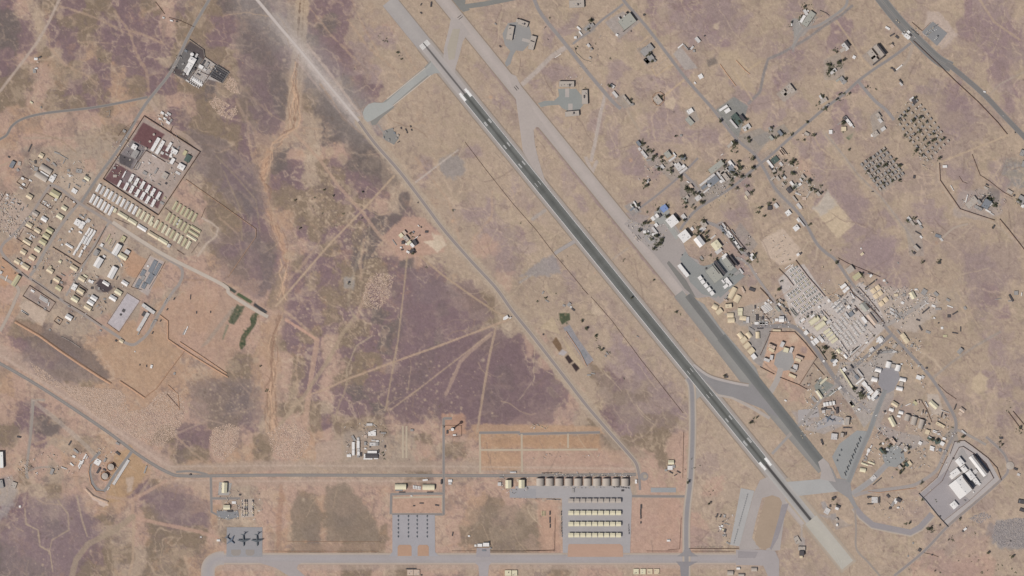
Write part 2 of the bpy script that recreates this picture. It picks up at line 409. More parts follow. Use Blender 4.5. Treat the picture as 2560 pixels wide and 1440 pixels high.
# patches with an outline of their own: x,y points
for s_, c_, a_, so_ in (
    ("1345,970 1395,1000 1380,1060 1240,1062 1100,1062 1090,1000 1040,1062 985,1055 970,980 1000,905 1130,850 1240,815 1290,860 1330,930", (126, 107, 111), .65, 6),
    ("1000,740 1180,700 1235,790 1110,850 1000,890", (130, 111, 115), .55, 6), ("1010,660 1120,700 1150,740 1040,760", (134, 122, 122), .3, 8),
    ("800,220 900,330 1000,450 960,480 900,440 860,340 790,290", BASALT, .45, 12),
    ("570,20 650,60 720,150 700,330 620,330 590,240 600,140", (124, 112, 112), .4, 14),
    ("470,320 560,350 650,430 670,520 640,560 560,490 490,420", (124, 112, 114), .55, 9),
    ("520,600 640,560 700,700 650,760 560,700", (132, 116, 118), .45, 10),
    ("40,800 110,815 230,880 280,945 262,952 160,890 60,850", (126, 112, 106), .85, 5),
    ("70,850 180,880 250,950 120,960 60,900", (132, 118, 116), .6, 8),
    ("470,960 640,940 660,1050 560,1075 480,1050", (136, 121, 118), .55, 10),
    ("726,1272 742,1238 788,1250 802,1300 797,1352 730,1352", (138, 124, 111), .8, 6),
    ("814,1218 860,1208 905,1250 945,1310 946,1354 815,1354", (139, 125, 112), .8, 6), ("700,1200 712,1240 704,1300 700,1372 690,1372 692,1290 698,1240", (160, 128, 110), .5, 4), ("735,1358 960,1358 965,1376 735,1378", (156, 134, 118), .6, 3),
    ("1165,1270 1290,1260 1350,1330 1370,1385 1190,1385", (140, 126, 112), .5, 10),
    ("1400,1080 1500,1075 1570,1100 1640,1140 1600,1150 1480,1110", (140, 126, 114), .45, 9),
    ("90,1250 200,1240 250,1330 180,1440 0,1440 0,1330", (140, 124, 126), .55, 14),
    ("350,1220 440,1210 530,1260 520,1320 400,1310", (136, 120, 120), .55, 10),
    ("955,590 1010,540 1060,545 1115,600 1110,630 1050,640 1000,650 985,625", PINK, .85, 4),
    ("1060,605 1095,598 1117,612 1094,632 1072,612", (205, 188, 168), .95, 1.5), ("1080,583 1105,590 1117,612 1090,630", (200, 184, 164), .8, 2),
    ("2070,480 2137,560 2095,597 2032,522", (196, 178, 154), .95, 1.2), ("2070,480 2098,515 2052,540 2032,522", (178, 172, 168), .6, 6),
    ("1900,602 1957,570 2007,632 1985,655 1948,662 1920,640", (196, 178, 162), .9, 2.5),
    ("1480,745 1487,760 1510,785 1495,788 1480,785", (192, 174, 154), .8, 2),
    ("2430,950 2450,930 2470,945 2468,975 2445,985 2428,970", (192, 174, 150), .85, 3),
    ("1660,255 1682,240 1692,250 1682,275 1665,268", (190, 172, 152), .9, 2), ("1785,60 1800,55 1795,75 1782,72", (190, 172, 152), .9, 2),
    ("1800,130 1840,125 1865,165 1870,190 1900,240 1850,220 1815,190 1792,160", (180, 162, 140), .8, 4),
    ("1765,150 1790,140 1795,160 1770,165", (116, 108, 104), .7, 3),
    ("0,700 30,690 38,740 0,760", PINK, .5, 5), ("22,655 45,690 10,720 0,712 0,640", (186, 150, 124), .8, 3),
    ("45,765 70,750 118,783 105,815 95,810", (190, 172, 156), .92, 1.5),
    ("310,615 350,640 378,655 360,700 322,690 305,650", (182, 148, 124), .8, 3),
    ("405,760 520,700 640,780 610,860 560,925 480,890 415,830", (184, 154, 136), .6, 6),
    ("300,800 400,830 455,880 400,960 350,985 300,950 240,870", (180, 152, 128), .65, 8), ("40,800 100,810 110,830 60,840", ORG, .4, 6),
    ("1175,1060 1500,1065 1510,1085 1190,1090", (183, 153, 128), .8, 3), ("1200,1088 1500,1088 1500,1120 1202,1120", (180, 146, 116), .6, 4),
    ("1202,1128 1302,1128 1302,1175 1202,1175", (184, 150, 122), .6, 3), ("1310,1125 1560,1125 1590,1180 1310,1180", (186, 156, 140), .5, 5),
    ("1105,1035 1160,1035 1165,1085 1105,1085", (186, 150, 128), .8, 4), ("975,1230 1109,1232 1109,1282 980,1282", (184, 154, 136), .8, 2),
    ("790,1105 850,1100 860,1150 790,1155", (178, 158, 144), .8, 3), ("860,1080 950,1070 970,1150 860,1150", (164, 150, 138), .7, 5),
    ("1575,1245 1700,1245 1712,1380 1575,1385", (183, 153, 138), .75, 3), ("1340,1250 1400,1250 1400,1385 1350,1380", (184, 152, 134), .7, 6),
    ("290,1130 330,1115 372,1175 350,1210 320,1240 260,1270 265,1230", (176, 148, 118), .8, 5),
    ("215,1222 240,1235 272,1262 258,1268 225,1240", (202, 184, 172), .9, 2), ("315,1195 335,1190 330,1225 318,1232", (190, 172, 158), .7, 2),
    ("0,1195 30,1190 45,1225 20,1290 0,1300", (166, 160, 158), .6, 5),
    ("1910,880 1925,828 1985,828 2040,885 2000,968 1950,945 1895,915", (188, 158, 138), .85, 2),
    ("2150,742 2180,712 2240,718 2340,738 2350,770 2290,830 2250,825 2225,815 2180,780", (184, 172, 162), .8, 5),
    ("2605,1300 2560,1296 2490,1300 2480,1360 2500,1370 2560,1372 2605,1370", (152, 146, 144), .7, 3),
    ("2380,540 2400,480 2470,470 2510,500 2500,540 2440,550", (168, 156, 150), .7, 4), ("2480,465 2500,475 2500,520 2480,520 2468,480", (122, 116, 114), .55, 6),
    ("2390,1345 2470,1340 2480,1440 2380,1440", (180, 152, 138), .4, 10), ("2320,30 2345,28 2395,85 2355,125 2310,80", (186, 170, 160), .8, 3),
    ("2030,1015 2110,1010 2120,1060 2030,1040", (172, 158, 146), .5, 5), ("1980,1030 2045,1022 2050,1050 2020,1065 1995,1060", (164, 156, 154), .7, 3),
    ("1840,715 1900,725 1905,790 1850,800", (182, 160, 142), .6, 5), ("1300,690 1350,650 1385,635 1402,680 1370,690", (152, 146, 146), .75, 4),
    ("1100,400 1125,385 1160,400 1165,435 1130,450 1095,425", (148, 142, 140), .75, 6), ("855,690 885,692 885,722 862,720", (158, 152, 148), .8, 4),
    ("2230,25 2232,90 2240,30", PALE, .3, 4), ("1980,45 2005,48 2005,90 1985,92", (150, 148, 145), .9, 2),
    ("1780,20 1850,10 1870,80 1830,120 1800,80", (150, 132, 130), .35, 12), ("2330,240 2420,230 2430,330 2350,330", (146, 128, 128), .45, 14),
    ("1540,420 1600,370 1620,440 1590,445", (146, 128, 130), .5, 8), ("1700,430 1640,480 1700,520 1760,480", (154, 138, 132), .3, 9),
    ("2060,420 2130,410 2170,520 2130,560 2090,480", (150, 132, 132), .5, 12), ("2130,600 2230,590 2240,660 2150,690 2100,640", (150, 132, 134), .55, 12),
    ("2400,620 2540,600 2560,700 2420,720", (150, 133, 131), .4, 14), ("1600,900 1700,1010 1690,1080 1560,1000", (144, 128, 126), .35, 12),
    ("1470,915 1560,960 1640,1060 1600,1090 1520,1020", (146, 130, 124), .5, 9), ("1545,850 1590,880 1640,950 1610,950 1560,900", (150, 132, 134), .6, 5)):
    patch(pts(s_), c_, a_, so_, so_ * 1.3 + 1)
# scattered pans and stones in the open basalt desert
rs = np.random.default_rng(5)
for _ in range(2300):
    x, y = rs.uniform(0, PW), rs.uniform(0, PH)
    e = 1 if x + .45 * (720 - y) > 1250 else 0
    if e and rs.random() < .62: continue
    r = rs.choice([.8, 1.1, 1.5, 2.4, 4.0], p=[.3, .3, .25, .12, .03])
    k = rs.random()
    c = (190, 172, 152) if k < .62 else ((196, 160, 132) if k < .75 else (112, 100, 94))
    blob(x, y, r, c, rs.uniform(.25, .65), r * .6 + .6)
for cx, cy, sx, sy, n in ((800, 500, 80, 90, 420), (900, 830, 70, 120, 200), (930, 660, 40, 60, 220), (1000, 1000, 180, 60, 240),
                          (120, 1330, 90, 60, 60), (560, 1000, 80, 50, 160), (740, 830, 60, 120, 160), (1070, 960, 120, 70, 120), (150, 60, 120, 60, 120),
                          (900, 560, 60, 60, 200), (880, 780, 40, 90, 160), (2300, 1380, 130, 50, 120), (2480, 1380, 70, 50, 120)):
    for _ in range(n):
        r = rs.choice([.9, 1.3, 2.0, 3.0], p=[.4, .3, .2, .1])
        c = (196, 176, 152) if rs.random() < .8 else (108, 94, 86)
        blob(rs.normal(cx, sx * .6), rs.normal(cy, sy * .6), r, c, rs.uniform(.3, .7), r * .6 + .5)
# small wandering vehicle tracks and runnels
def wander(x, y, a, n, step, turn, w, rgb, al):
    q = [(x, y)]
    for _ in range(n):
        a += rs.normal(0, turn); x += step * math.cos(a); y += step * math.sin(a); q.append((x, y))
    track(q, w, rgb, al, 1.1, .8)
for _ in range(400):
    x, y = rs.uniform(1150, PW), rs.uniform(0, PH)
    wander(x, y, rs.choice([R(51), R(-39), R(100)]) + rs.normal(0, .5), rs.integers(3, 9), rs.uniform(6, 18), .18, rs.uniform(.8, 2.0),
           (190, 172, 150) if rs.random() < .65 else (136, 119, 110), rs.uniform(.3, .7))
for _ in range(170):
    x, y = rs.uniform(0, 1300), rs.uniform(0, PH)
    wander(x, y, rs.normal(1.4, 1.0), rs.integers(4, 12), rs.uniform(5, 14), .3, rs.uniform(.9, 2.4),
           (182, 160, 138) if rs.random() < .7 else (150, 128, 112), rs.uniform(.25, .6))
# named tracks
for s_, w_, c_, a_ in (
    ("150,-5 120,60 90,110 60,150 0,228", 6, (184, 168, 156), .9),
    ("985,440 905,527 827,607 732,717 690,765", 4, (184, 162, 140), .9), ("735,330 800,400 850,470 905,530 950,590 985,620", 7, (182, 156, 138), .7),
    ("1270,800 1237,812 1105,862 985,905 870,947 815,972 780,985 727,1020", 4, (182, 158, 138), .9),
    ("1018,640 1010,720 995,850 985,905 975,960 965,1020", 3, (176, 156, 134), .8), ("1240,815 1222,900 1205,1000 1193,1080", 5, (180, 158, 138), .85),
    ("1230,830 1160,885 1050,970 975,1025", 2.6, (182, 160, 140), .85), ("1225,838 1175,880 1150,905 1140,930 1115,985", 8, (186, 162, 144), .6),
    ("715,800 745,818 793,850", 6, (196, 160, 142), .8), ("793,850 780,930 770,1000 762,1060", 12, (184, 156, 138), .75),
    ("887,792 852,840 825,895 790,945 760,990 700,1060", 9, (170, 152, 132), .7), ("1135,560 1120,600 1130,650", 2.5, TAN, .6),
    ("905,610 880,700 870,760 890,800", 6, (166, 152, 134), .4), ("925,560 915,640 905,700 900,740", 3, TAN, .4),
    ("1050,640 1110,690 1180,740 1240,780 1275,800", 4, (178, 156, 134), .8), ("1060,640 1140,670 1230,700", 3, TAN, .6),
    ("870,945 860,985 848,1010 835,1060", 4, (168, 150, 130), .6), ("868,940 866,925 880,890 890,865 930,840", 2.2, (176, 160, 140), .8),
    ("415,1202 332,1250 330,1292", 7, (182, 154, 138), .8), ("332,1292 360,1300 500,1330 545,1345", 8, (184, 154, 138), .8),
    ("335,1290 332,1400 322,1440", 6, (180, 158, 138), .8), ("190,1205 200,1225 260,1240 332,1252 332,1292", 7, (180, 154, 136), .7),
    ("350,1235 385,1185 370,1150", 6, (176, 154, 136), .6), ("332,1292 280,1330 220,1360 190,1400 180,1440", 14, (164, 148, 130), .75),
    ("62,1270 65,1310 95,1325 100,1365 125,1380 132,1430", 2.6, (180, 162, 140), .8), ("145,1252 170,1285 172,1325 130,1350 122,1385", 2.6, (178, 160, 138), .7),
    ("192,1240 205,1300 218,1340", 3, TAN, .8), ("60,600 90,560", 3, TAN, .4),
    ("2090,50 2125,100 2160,155 2178,172", 3.5, (186, 166, 144), .85), ("2450,0 2485,55 2550,100", 5, (178, 158, 138), .7),
    ("0,888 60,925 150,985 262,1055 350,1118 425,1168", 7, (190, 170, 156), .6), ("440,1200 640,1203 880,1202 1100,1203", 4, (188, 168, 154), .6), ("430,1166 700,1164 1100,1166 1590,1172", 4, (190, 172, 158), .5), ("2560,180 2500,210 2470,240", 3, (172, 158, 146), .8), ("2240,180 2270,150 2283,110", 8, (168, 156, 146), .6),
    ("2060,330 2110,395 2145,440 2205,500 2270,585 2280,610", 12, (178, 162, 144), .7), ("2065,335 2110,390 2145,436 2205,495 2270,580 2285,610", 4, (162, 151, 143), .8), ("2030,330 2050,370 2085,395", 3, (184, 164, 142), .7),
    ("2130,15 2100,40 2060,65 2020,95 1990,112 1960,130 1920,148 1908,190 1900,230 1872,258", 6, (140, 134, 132), .95),
    ("2390,720 2432,795 2450,820", 3.5, TAN, .7), ("2250,845 2295,875 2335,900 2355,925", 5, (192, 174, 154), .8),
    ("2330,947 2380,905 2435,867 2500,830", 5, (160, 150, 142), .8), ("2325,800 2290,790", 4, PALE, .5),
    ("2345,408 2465,360 2520,338", 4, (186, 166, 144), .9), ("2390,690 2400,740 2420,790", 2, TAN, .5),
    ("2347,407 2345,450 2395,525 2485,558 2560,620", 5, (182, 166, 150), .6), ("2355,555 2440,555 2405,590 2390,600", 2.5, (182, 164, 146), .8),
    ("1512,240 1500,290 1487,360 1478,400", 8, (180, 168, 160), .95), ("1465,395 1480,430 1492,405", 8, (178, 166, 158), .9), ("1415,118 1380,140 1340,180 1305,212", 11, (180, 168, 160), .95),
    ("1040,455 1145,375", 3, (188, 176, 166), .95), ("1332,548 1362,526", 8, (166, 158, 152), .8), ("1300,706 1340,680", 5, (166, 158, 152), .8),
    ("2005,1292 2004,1345", 5, (176, 166, 158), .9), ("2040,1287 2078,1292", 5, (174, 164, 158), .8), ("2090,1322 2130,1312", 3, (160, 150, 144), .7), ("1560,260 1600,330", 5, (168, 154, 140), .6), ("1530,650 1570,620", 4, (164, 152, 144), .6),
    ("1690,155 1640,190 1630,170", 3, (190, 168, 140), .7), ("1710,200 1660,240", 3.5, (190, 168, 142), .8), ("1590,120 1620,90", 3, (190, 168, 142), .6),
    ("1830,170 1850,200 1880,250", 4, (188, 168, 142), .6), ("1848,150 1870,175 1900,155", 4, (188, 168, 142), .7),
    ("2003,632 2020,605 2045,600 2040,650", 3, (190, 172, 152), .8), ("2000,600 1985,575", 2, TAN, .5),
    ("540,390 580,430 640,500 650,580", 3, (160, 144, 124), .5), ("560,430 600,520 605,600", 3, (160, 144, 124), .5),
    ("505,545 525,555 545,570 540,590 515,610 495,640", 4, (190, 174, 160), .9), ("400,760 460,700 520,700", 3, (170, 142, 120), .5),
    ("345,335 330,340 180,345 60,345", 5, (172, 154, 138), .7), ("85,330 150,350 190,380", 3, (160, 140, 122), .7), ("0,415 40,400", 3, TAN, .8),
    ("375,250 400,290 430,320 470,345 500,375", 10, (184, 164, 150), .6), ("110,1000 80,1000 75,1080 66,1170 70,1195", 4, (160, 150, 142), .9),
    ("66,1178 100,1168 130,1167", 4, (158, 148, 140), .8), ("85,1005 130,1040 200,1100 240,1140", 10, (180, 166, 154), .6),
    ("440,1085 520,1050 560,1060", 4, (182, 160, 144), .5), ("1230,1040 1245,1040", 3, TAN, .4)):
    track(pts(s_), w_, c_, a_)
# graded surfaces inside the fenced sites
for s_, c_, a_ in (
    ("475,103 509,125 512,142 470,205 420,175", (112, 110, 110), .95), ("475,103 509,125 511,150 462,120", (90, 82, 82), .9), ("418,175 465,198 472,185 430,165", (92, 84, 84), .9),
    ("512,143 575,180 555,207 520,198 503,218 470,200", (178, 172, 168), .95),
    ("360,293 498,378 395,535 260,447", (168, 154, 146), .9),
    ("537,162 573,182 557,208 521,187", (96, 98, 102), .95), ("358,306 412,336 380,375 330,350", (112, 82, 84), .95), ("330,350 372,373 330,425 290,400", (128, 122, 124), .9), ("300,385 335,398 326,420 298,408", (84, 80, 82), .8),
    ("290,408 320,425 410,482 395,522 262,447", (110, 84, 86), .95), ("405,358 430,375 420,400 400,392", (110, 84, 86), .9),
    ("362,377 410,400 415,430 385,455 335,425", (182, 168, 160), .85), ("315,425 345,440 330,470 300,452", (130, 120, 122), .8),
    ("236,712 250,697 270,702 283,720 270,730 245,731 237,722", (84, 76, 80), .95),
    ("318,732 350,752 298,828 268,808", (186, 180, 184), .95), ("375,640 410,655 370,740 330,715", (182, 172, 168), .85), ("385,668 392,682 372,712", (150, 150, 154), .9),
    ("353,762 388,782 360,840 340,820", (184, 156, 140), .8),
    ("73,713 139,756 122,780 57,740", (168, 152, 142), .9), ("75,730 120,760 118,772 70,742", (146, 132, 128), .6),
    ("182,668 200,680 245,716 262,738 220,745 190,735", (170, 160, 150), .6), ("270,560 325,590 308,640 250,610", (178, 164, 152), .6),
    ("0,480 55,500 90,545 40,600 0,570", (186, 168, 156), .7), ("150,440 235,430 220,480 190,500 150,470", (184, 168, 152), .8), ("240,605 300,640 300,700 215,680", (186, 172, 156), .7),
    ("1350,820 1382,790 1425,890 1445,925 1462,918 1400,835", (186, 168, 144), .9),
    ("1380,855 1390,842 1402,860 1406,875 1398,880 1385,862", (122, 100, 80), .95), ("1395,885 1405,873 1418,880 1410,890", (178, 174, 178), .8),
    ("1412,893 1420,887 1433,903 1423,910", (66, 56, 56), 1.0), ("1429,912 1437,906 1449,921 1440,930", (66, 56, 56), 1.0),
    ("1408,820 1424,812 1444,845 1484,900 1468,917 1445,880", (148, 146, 150), .95), ("1447,880 1459,873 1470,890 1460,900", (136, 138, 142), .9),
    ("1398,783 1424,783 1426,800 1418,803 1405,812 1400,800", (84, 90, 72), 1.0),
    ("590,765 612,765 606,780 585,812 572,808 575,785", (88, 94, 78), .85), ("565,810 573,812 558,850 555,848", (120, 126, 108), .6),
    ("632,785 645,780 640,810 615,845 612,865 602,875 598,862 604,838 628,812 625,795", (82, 88, 70), .9),
    ("552,711 558,706 592,728 587,734", (80, 84, 78), 1.0), ("590,737 596,731 632,753 627,760", (88, 98, 76), 1.0), ("632,763 637,757 669,779 664,786", (74, 74, 76), 1.0),
    ("560,725 600,745 555,840 500,870 540,770", (174, 150, 134), .5), ("520,860 590,770 582,765 500,870", (158, 148, 138), .5),
    ("2130,345 2133,332 2122,338 2115,345 2122,350", (96, 108, 88), .8),
    ("2330,55 2368,83 2342,114 2305,80", (140, 140, 142), .95),
    ("1980,130 1985,85 1992,50 2015,35 2045,42 2010,90 1990,95 1985,130", (160, 156, 152), .7),
    ("1788,275 1835,242 1870,265 1865,285 1845,345 1800,300", (134, 136, 134), .85),
    ("1960,740 1945,700 1975,668 2010,660 2062,735 2085,760 2150,705 2180,725 2218,815 2130,905 2110,890 2020,830 1990,810", (190, 182, 177), .92),
    ("1880,762 1935,745 1960,790 1900,815 1880,800", (172, 162, 152), .7), ("2100,905 2170,905 2210,870 2240,880 2180,960 2150,1000 2210,990 2195,1030 2160,1070 2130,1020 2085,960", (170, 163, 158), .85),
    ("2195,985 2225,900 2240,905 2235,990 2200,1060 2250,1080 2300,1090 2320,1110 2260,1130 2180,1060", (164, 157, 154), .7),
    ("2318,985 2345,985 2362,1040 2330,1035 2320,1010", (186, 176, 166), .7), ("2360,1090 2390,1060 2400,1130", (140, 138, 136), .6),
    ("2035,965 2050,945 2090,965 2085,985 2050,1000", (136, 142, 138), .85), ("2020,1055 2060,1050 2110,1050 2105,1065 2060,1085 2010,1075", (172, 166, 164), .7),
    ("1870,815 1930,815 1905,920 1880,900", (150, 146, 144), .85), ("1810,785 1880,760 1900,815 1850,815", (160, 154, 148), .7),
    ("1990,900 2040,900 2010,965 1985,955", (170, 160, 150), .4), ("1565,530 1625,540 1600,570 1560,545", (156, 146, 146), .7),
    ("1600,362 1622,372 1660,405 1700,395 1722,425 1700,440 1680,455 1655,430 1620,412", (156, 148, 142), .7), ("1745,470 1790,420 1830,398 1856,425 1830,455 1780,505 1750,500", (154, 148, 143), .75), ("1700,455 1740,450 1760,490 1730,520 1700,490", (148, 142, 136), .6),
    ("1890,395 1925,370 1980,410 2060,470 2040,495 1970,470 1925,445", (166, 152, 140), .6), ("1842,340 1900,320 1930,340 1890,390", (146, 142, 138), .6), ("1880,345 1960,310 1975,330 1900,365", (140, 137, 134), .5),
    ("2150,412 2212,370 2262,435 2204,482", (158, 148, 138), .7), ("2230,297 2286,240 2364,352 2318,415", (158, 144, 130), .6), ("2060,150 2100,130 2115,200 2060,200", (158, 150, 142), .5), ("2155,140 2190,108 2212,135 2180,168", (152, 144, 140), .6),
    ("1590,120 1625,115 1645,150 1615,165", (150, 140, 134), .6), ("1700,115 1745,170 1712,175 1683,135", (168, 160, 155), .9), ("1512,55 1558,28 1600,55 1548,98", (160, 152, 148), .85), ("1535,245 1560,235 1590,262 1560,272", (150, 144, 138), .6), ("1438,82 1480,50 1490,75 1455,98", (150, 143, 137), .6),
    ("1712,275 1735,265 1748,300 1725,315", (160, 152, 145), .7), ("1940,235 1975,205 1995,230 1960,255", (166, 158, 150), .7), ("2110,300 2140,315 2130,350 2100,330", (166, 152, 136), .6), ("2175,290 2200,270 2215,320 2185,350", (158, 150, 143), .7), ("2260,555 2300,545 2310,640 2275,640", (158, 150, 145), .5),
    ("2052,1255 2062,1252 2070,1268 2058,1275", (160, 154, 152), .9), ("2075,1285 2090,1283 2092,1298 2078,1300", (158, 152, 150), .9), ("1996,1345 2012,1345 2012,1368 1996,1368", (165, 158, 154), .85), ("1985,1340 1994,1338 1996,1355 1988,1360", (156, 150, 150), .8),
    ("2040,1285 2095,1292 2125,1312 2090,1322 2075,1300", (160, 152, 148), .5), ("1835,585 1850,555 1895,610 1870,640", (150, 144, 142), .6), ("1560,515 1590,500 1605,530 1580,540", (150, 145, 143), .8), ("1790,560 1805,552 1868,625 1852,640", (158, 152, 150), .8), ("1925,465 1960,455 1990,520 1965,530", (160, 150, 140), .5)):
    if len(s_.split()) > 2: patch(pts(s_), c_, a_, 1.3, .8)
for cx, cy, r_, n_ in ((592, 775, 13, 26), (578, 800, 7, 10), (632, 800, 9, 16), (618, 830, 9, 16), (608, 860, 8, 14), (642, 785, 6, 10), (1411, 796, 10, 14)):
    for _ in range(n_):
        blob(cx + rs.normal(0, r_ * .6), cy + rs.normal(0, r_ * .6), rs.uniform(1, 3.2), [(66, 78, 62), (98, 104, 80), (150, 132, 110)][rs.integers(0, 3)], .6, 1.2)
blob(2008, 876, 9, (156, 136, 132), .7, 3)
blob(1985, 845, 12, (200, 182, 160), .6, 6); blob(2092, 1015, 14, (160, 140, 132), .5, 6)
g = fbm(GX, GY, 6, 3, 14, .8)
COL *= (1 + .075 * g + .022 * fbm(GX, GY, 3.2, 2, 16, .9))[..., None]
COL *= (1 + .03 * fbm(GX, GY, 260, 3, 15))[..., None]
COL *= np.array([1.004, 1.0, .996])
COL += (np.random.default_rng(3).random(GX.shape) - .5)[..., None] * 7

ny, nx = GX.shape
vx = (GX - PW / 2) * S; vy = (PH / 2 - GY) * S
verts = np.stack([vx, vy, np.zeros_like(vx)], -1).reshape(-1, 3).astype(np.float32)
idx = np.arange(nx * ny).reshape(ny, nx)
quads = np.stack([idx[:-1, :-1], idx[1:, :-1], idx[1:, 1:], idx[:-1, 1:]], -1).reshape(-1, 4).astype(np.int32)
me = bpy.data.meshes.new("ground")
me.vertices.add(len(verts)); me.vertices.foreach_set("co", verts.ravel())
me.loops.add(quads.size); me.loops.foreach_set("vertex_index", quads.ravel())
me.polygons.add(len(quads)); me.polygons.foreach_set("loop_start", np.arange(0, quads.size, 4, dtype=np.int32))
ca = me.color_attributes.new("soil", 'FLOAT_COLOR', 'POINT')
rgba = np.ones((nx * ny, 4), np.float32); rgba[:, :3] = albedo(np.clip(COL, 0, 255)).reshape(-1, 3)
ca.data.foreach_set("color", rgba.ravel())
me.update(calc_edges=True)
me.materials.append(mat("soil", (0, 0, 0), 0.95, 0.10, 0.16, 0.1, attr="soil"))
go = bpy.data.objects.new("ground", me); C.objects.link(go); go["kind"] = "structure"
go["label"] = "mottled desert ground of tan, orange and mauve gravel"
del verts, rgba, quads, wx, wy, n1, n2, n3, n4, n5
# ---------------- pavements: flush sheets, each a few centimetres above the one below ----------------
def pave_mat(name, var, rough=.9, big=.06):
    return mat(name, (0, 0, 0), rough, var, .12, .2, attr="tint", big=big)
ASPH = pave_mat("pavement", .05)
def smooth_line(p, n=5):
    if len(p) < 3: return p
    out = []
    q = [p[0]] + p + [p[-1]]
    for i in range(1, len(q) - 2):
        a, b, c, d = map(np.array, (q[i - 1], q[i], q[i + 1], q[i + 2]))
        for k in range(n):
            t = k / n
            out.append(tuple(.5 * (2 * b + (c - a) * t + (2 * a - 5 * b + 4 * c - d) * t * t + (3 * b - a - 3 * c + d) * t ** 3)))
    return out + [tuple(p[-1])]
LAY = [0.0]
def sheet_obj(name, vs, fs, cols, z, label, parent=None):
    me = bpy.data.meshes.new(name)
    me.from_pydata([(*P(x, y), z) for x, y in vs], [], fs)
    at = me.color_attributes.new("tint", 'FLOAT_COLOR', 'POINT')
    buf = np.ones((len(vs), 4), np.float32); buf[:, :3] = albedo(np.array(cols, float))
    at.data.foreach_set("color", buf.ravel())
    me.materials.append(ASPH)
    o = bpy.data.objects.new(name, me); C.objects.link(o)
    if parent: o.parent = parent
    else:
        o["kind"] = "structure"; o["label"] = label
    return o
def ribbon(name, p, prof, label, lvl=1, sm_=True, w=None, parent=None):
    """p: centre line in plan units; prof: [(offset, colour), ...] from left to right"""
    if sm_: p = smooth_line(p)
    LAY[0] += .0071
    z = lvl * .26 + LAY[0] % .2
    A = np.array(p, float)
    T = np.gradient(A, axis=0); T /= np.linalg.norm(T, axis=1)[:, None] + 1e-9
    N = np.stack([T[:, 1], -T[:, 0]], 1)
    vs, cols, fs = [], [], []
    k = len(prof)
    for i in range(len(A)):
        for off, c in prof:
            vs.append(tuple(A[i] + N[i] * off)); cols.append(c)
    for i in range(len(A) - 1):
        for j in range(k - 1):
            a = i * k + j
            fs.append((a, a + 1, a + k + 1, a + k))
    return sheet_obj(name, vs, fs, cols, z, label, parent)
def area(name, p, col, label, lvl=1, edge=None, rim=1.6):
    """filled outline; edge: a rim of another colour outside it"""
    LAY[0] += .0071
    z = lvl * .26 + LAY[0] % .2
    n = len(p)
    ar = sum(p[i][0] * p[(i + 1) % n][1] - p[(i + 1) % n][0] * p[i][1] for i in range(n))
    if ar > 0: p = p[::-1]                 # anticlockwise once y is turned up
    if edge is not None:
        vs = list(p); cols = [edge] * n; fs = [tuple(range(n))]
        g = []
        for i in range(n):
            a, b, c = map(np.array, (p[i - 1], p[i], p[(i + 1) % n]))
            d1, d2 = (b - a) / (np.linalg.norm(b - a) + 1e-9), (c - b) / (np.linalg.norm(c - b) + 1e-9)
            m = np.array([-(d1 + d2)[1], (d1 + d2)[0]]); m /= np.linalg.norm(m) + 1e-9
            g.append(tuple(b - m * rim))
        sheet_obj(name + "_margin", [(q[0], q[1]) for q in g], [tuple(range(n))], [edge] * n, z - .05, label.replace("surface", "") + " margin")
    return sheet_obj(name, p, [tuple(range(n))], [col] * n, z, label)

D = np.array([1144.0, 1408.0]); D /= np.linalg.norm(D)
Nn = np.array([D[1], -D[0]])               # to the upper right of the runway
def on_rwy(t, off, base=(1062.0, 112.0)):
    q = np.array(base) + D * t + Nn * off
    return (float(q[0]), float(q[1]))
LIGHT, MID, DK, RUB, LINE = (176, 168, 163), (160, 154, 151), (112, 112, 110), (88, 88, 88), (214, 212, 210)
sh = (166, 158, 151)
ribbon("runway_shoulder", [on_rwy(-142, 0), on_rwy(-2, 0)], [(-21, (150, 138, 126)), (-19, (166, 160, 157)), (0, (172, 166, 162)), (18, (166, 160, 157)), (20, (146, 134, 122)), (21, (150, 138, 126))],
       "pale grey blast pad beyond the northwest end of the runway", 1, False)
L1, L2, L3, L4 = 158.0, 1352.0, 1530.0, 1676.0
ribbon("runway_shoulder", [on_rwy(-2, 0), on_rwy(L2 + 60, 0)], [(-23, (150, 135, 120)), (-21.5, (146, 132, 119)), (-20, (160, 151, 143)), (-12.5, (170, 162, 157)), (12.5, (170, 162, 157)), (20, (160, 151, 143)), (21.5, (146, 132, 119)), (23, (150, 135, 120))],
       "pale concrete shoulders along both sides of the long runway", 1, False)
ribbon("runway", [on_rwy(-6, 0), on_rwy(L1, 0)], [(-14, (178, 170, 165)), (-3.2, (166, 160, 157)), (-1.2, (104, 101, 99)), (1.2, (100, 97, 95)), (3.2, (166, 160, 157)), (14, (178, 170, 165))],
       "pale concrete start of the runway with a dark rubber streak", 2, False)
ts = [L1, 330, 520, 760, 1000, 1180, L2]
nst = 90; stn = np.linspace(L1, L2, nst); offs = [-12.6, -9, -5.5, -2.8, -1, 1, 2.8, 5.5, 9, 12.6]
RUNWAY = ribbon("runway", [on_rwy(t, 0) for t in stn], [(o_, (110, 110, 110)) for o_ in offs], "long dark asphalt runway running from upper left to lower right", 2, False)
rr_ = np.random.default_rng(9); buf = np.ones((nst * len(offs), 4), np.float32)
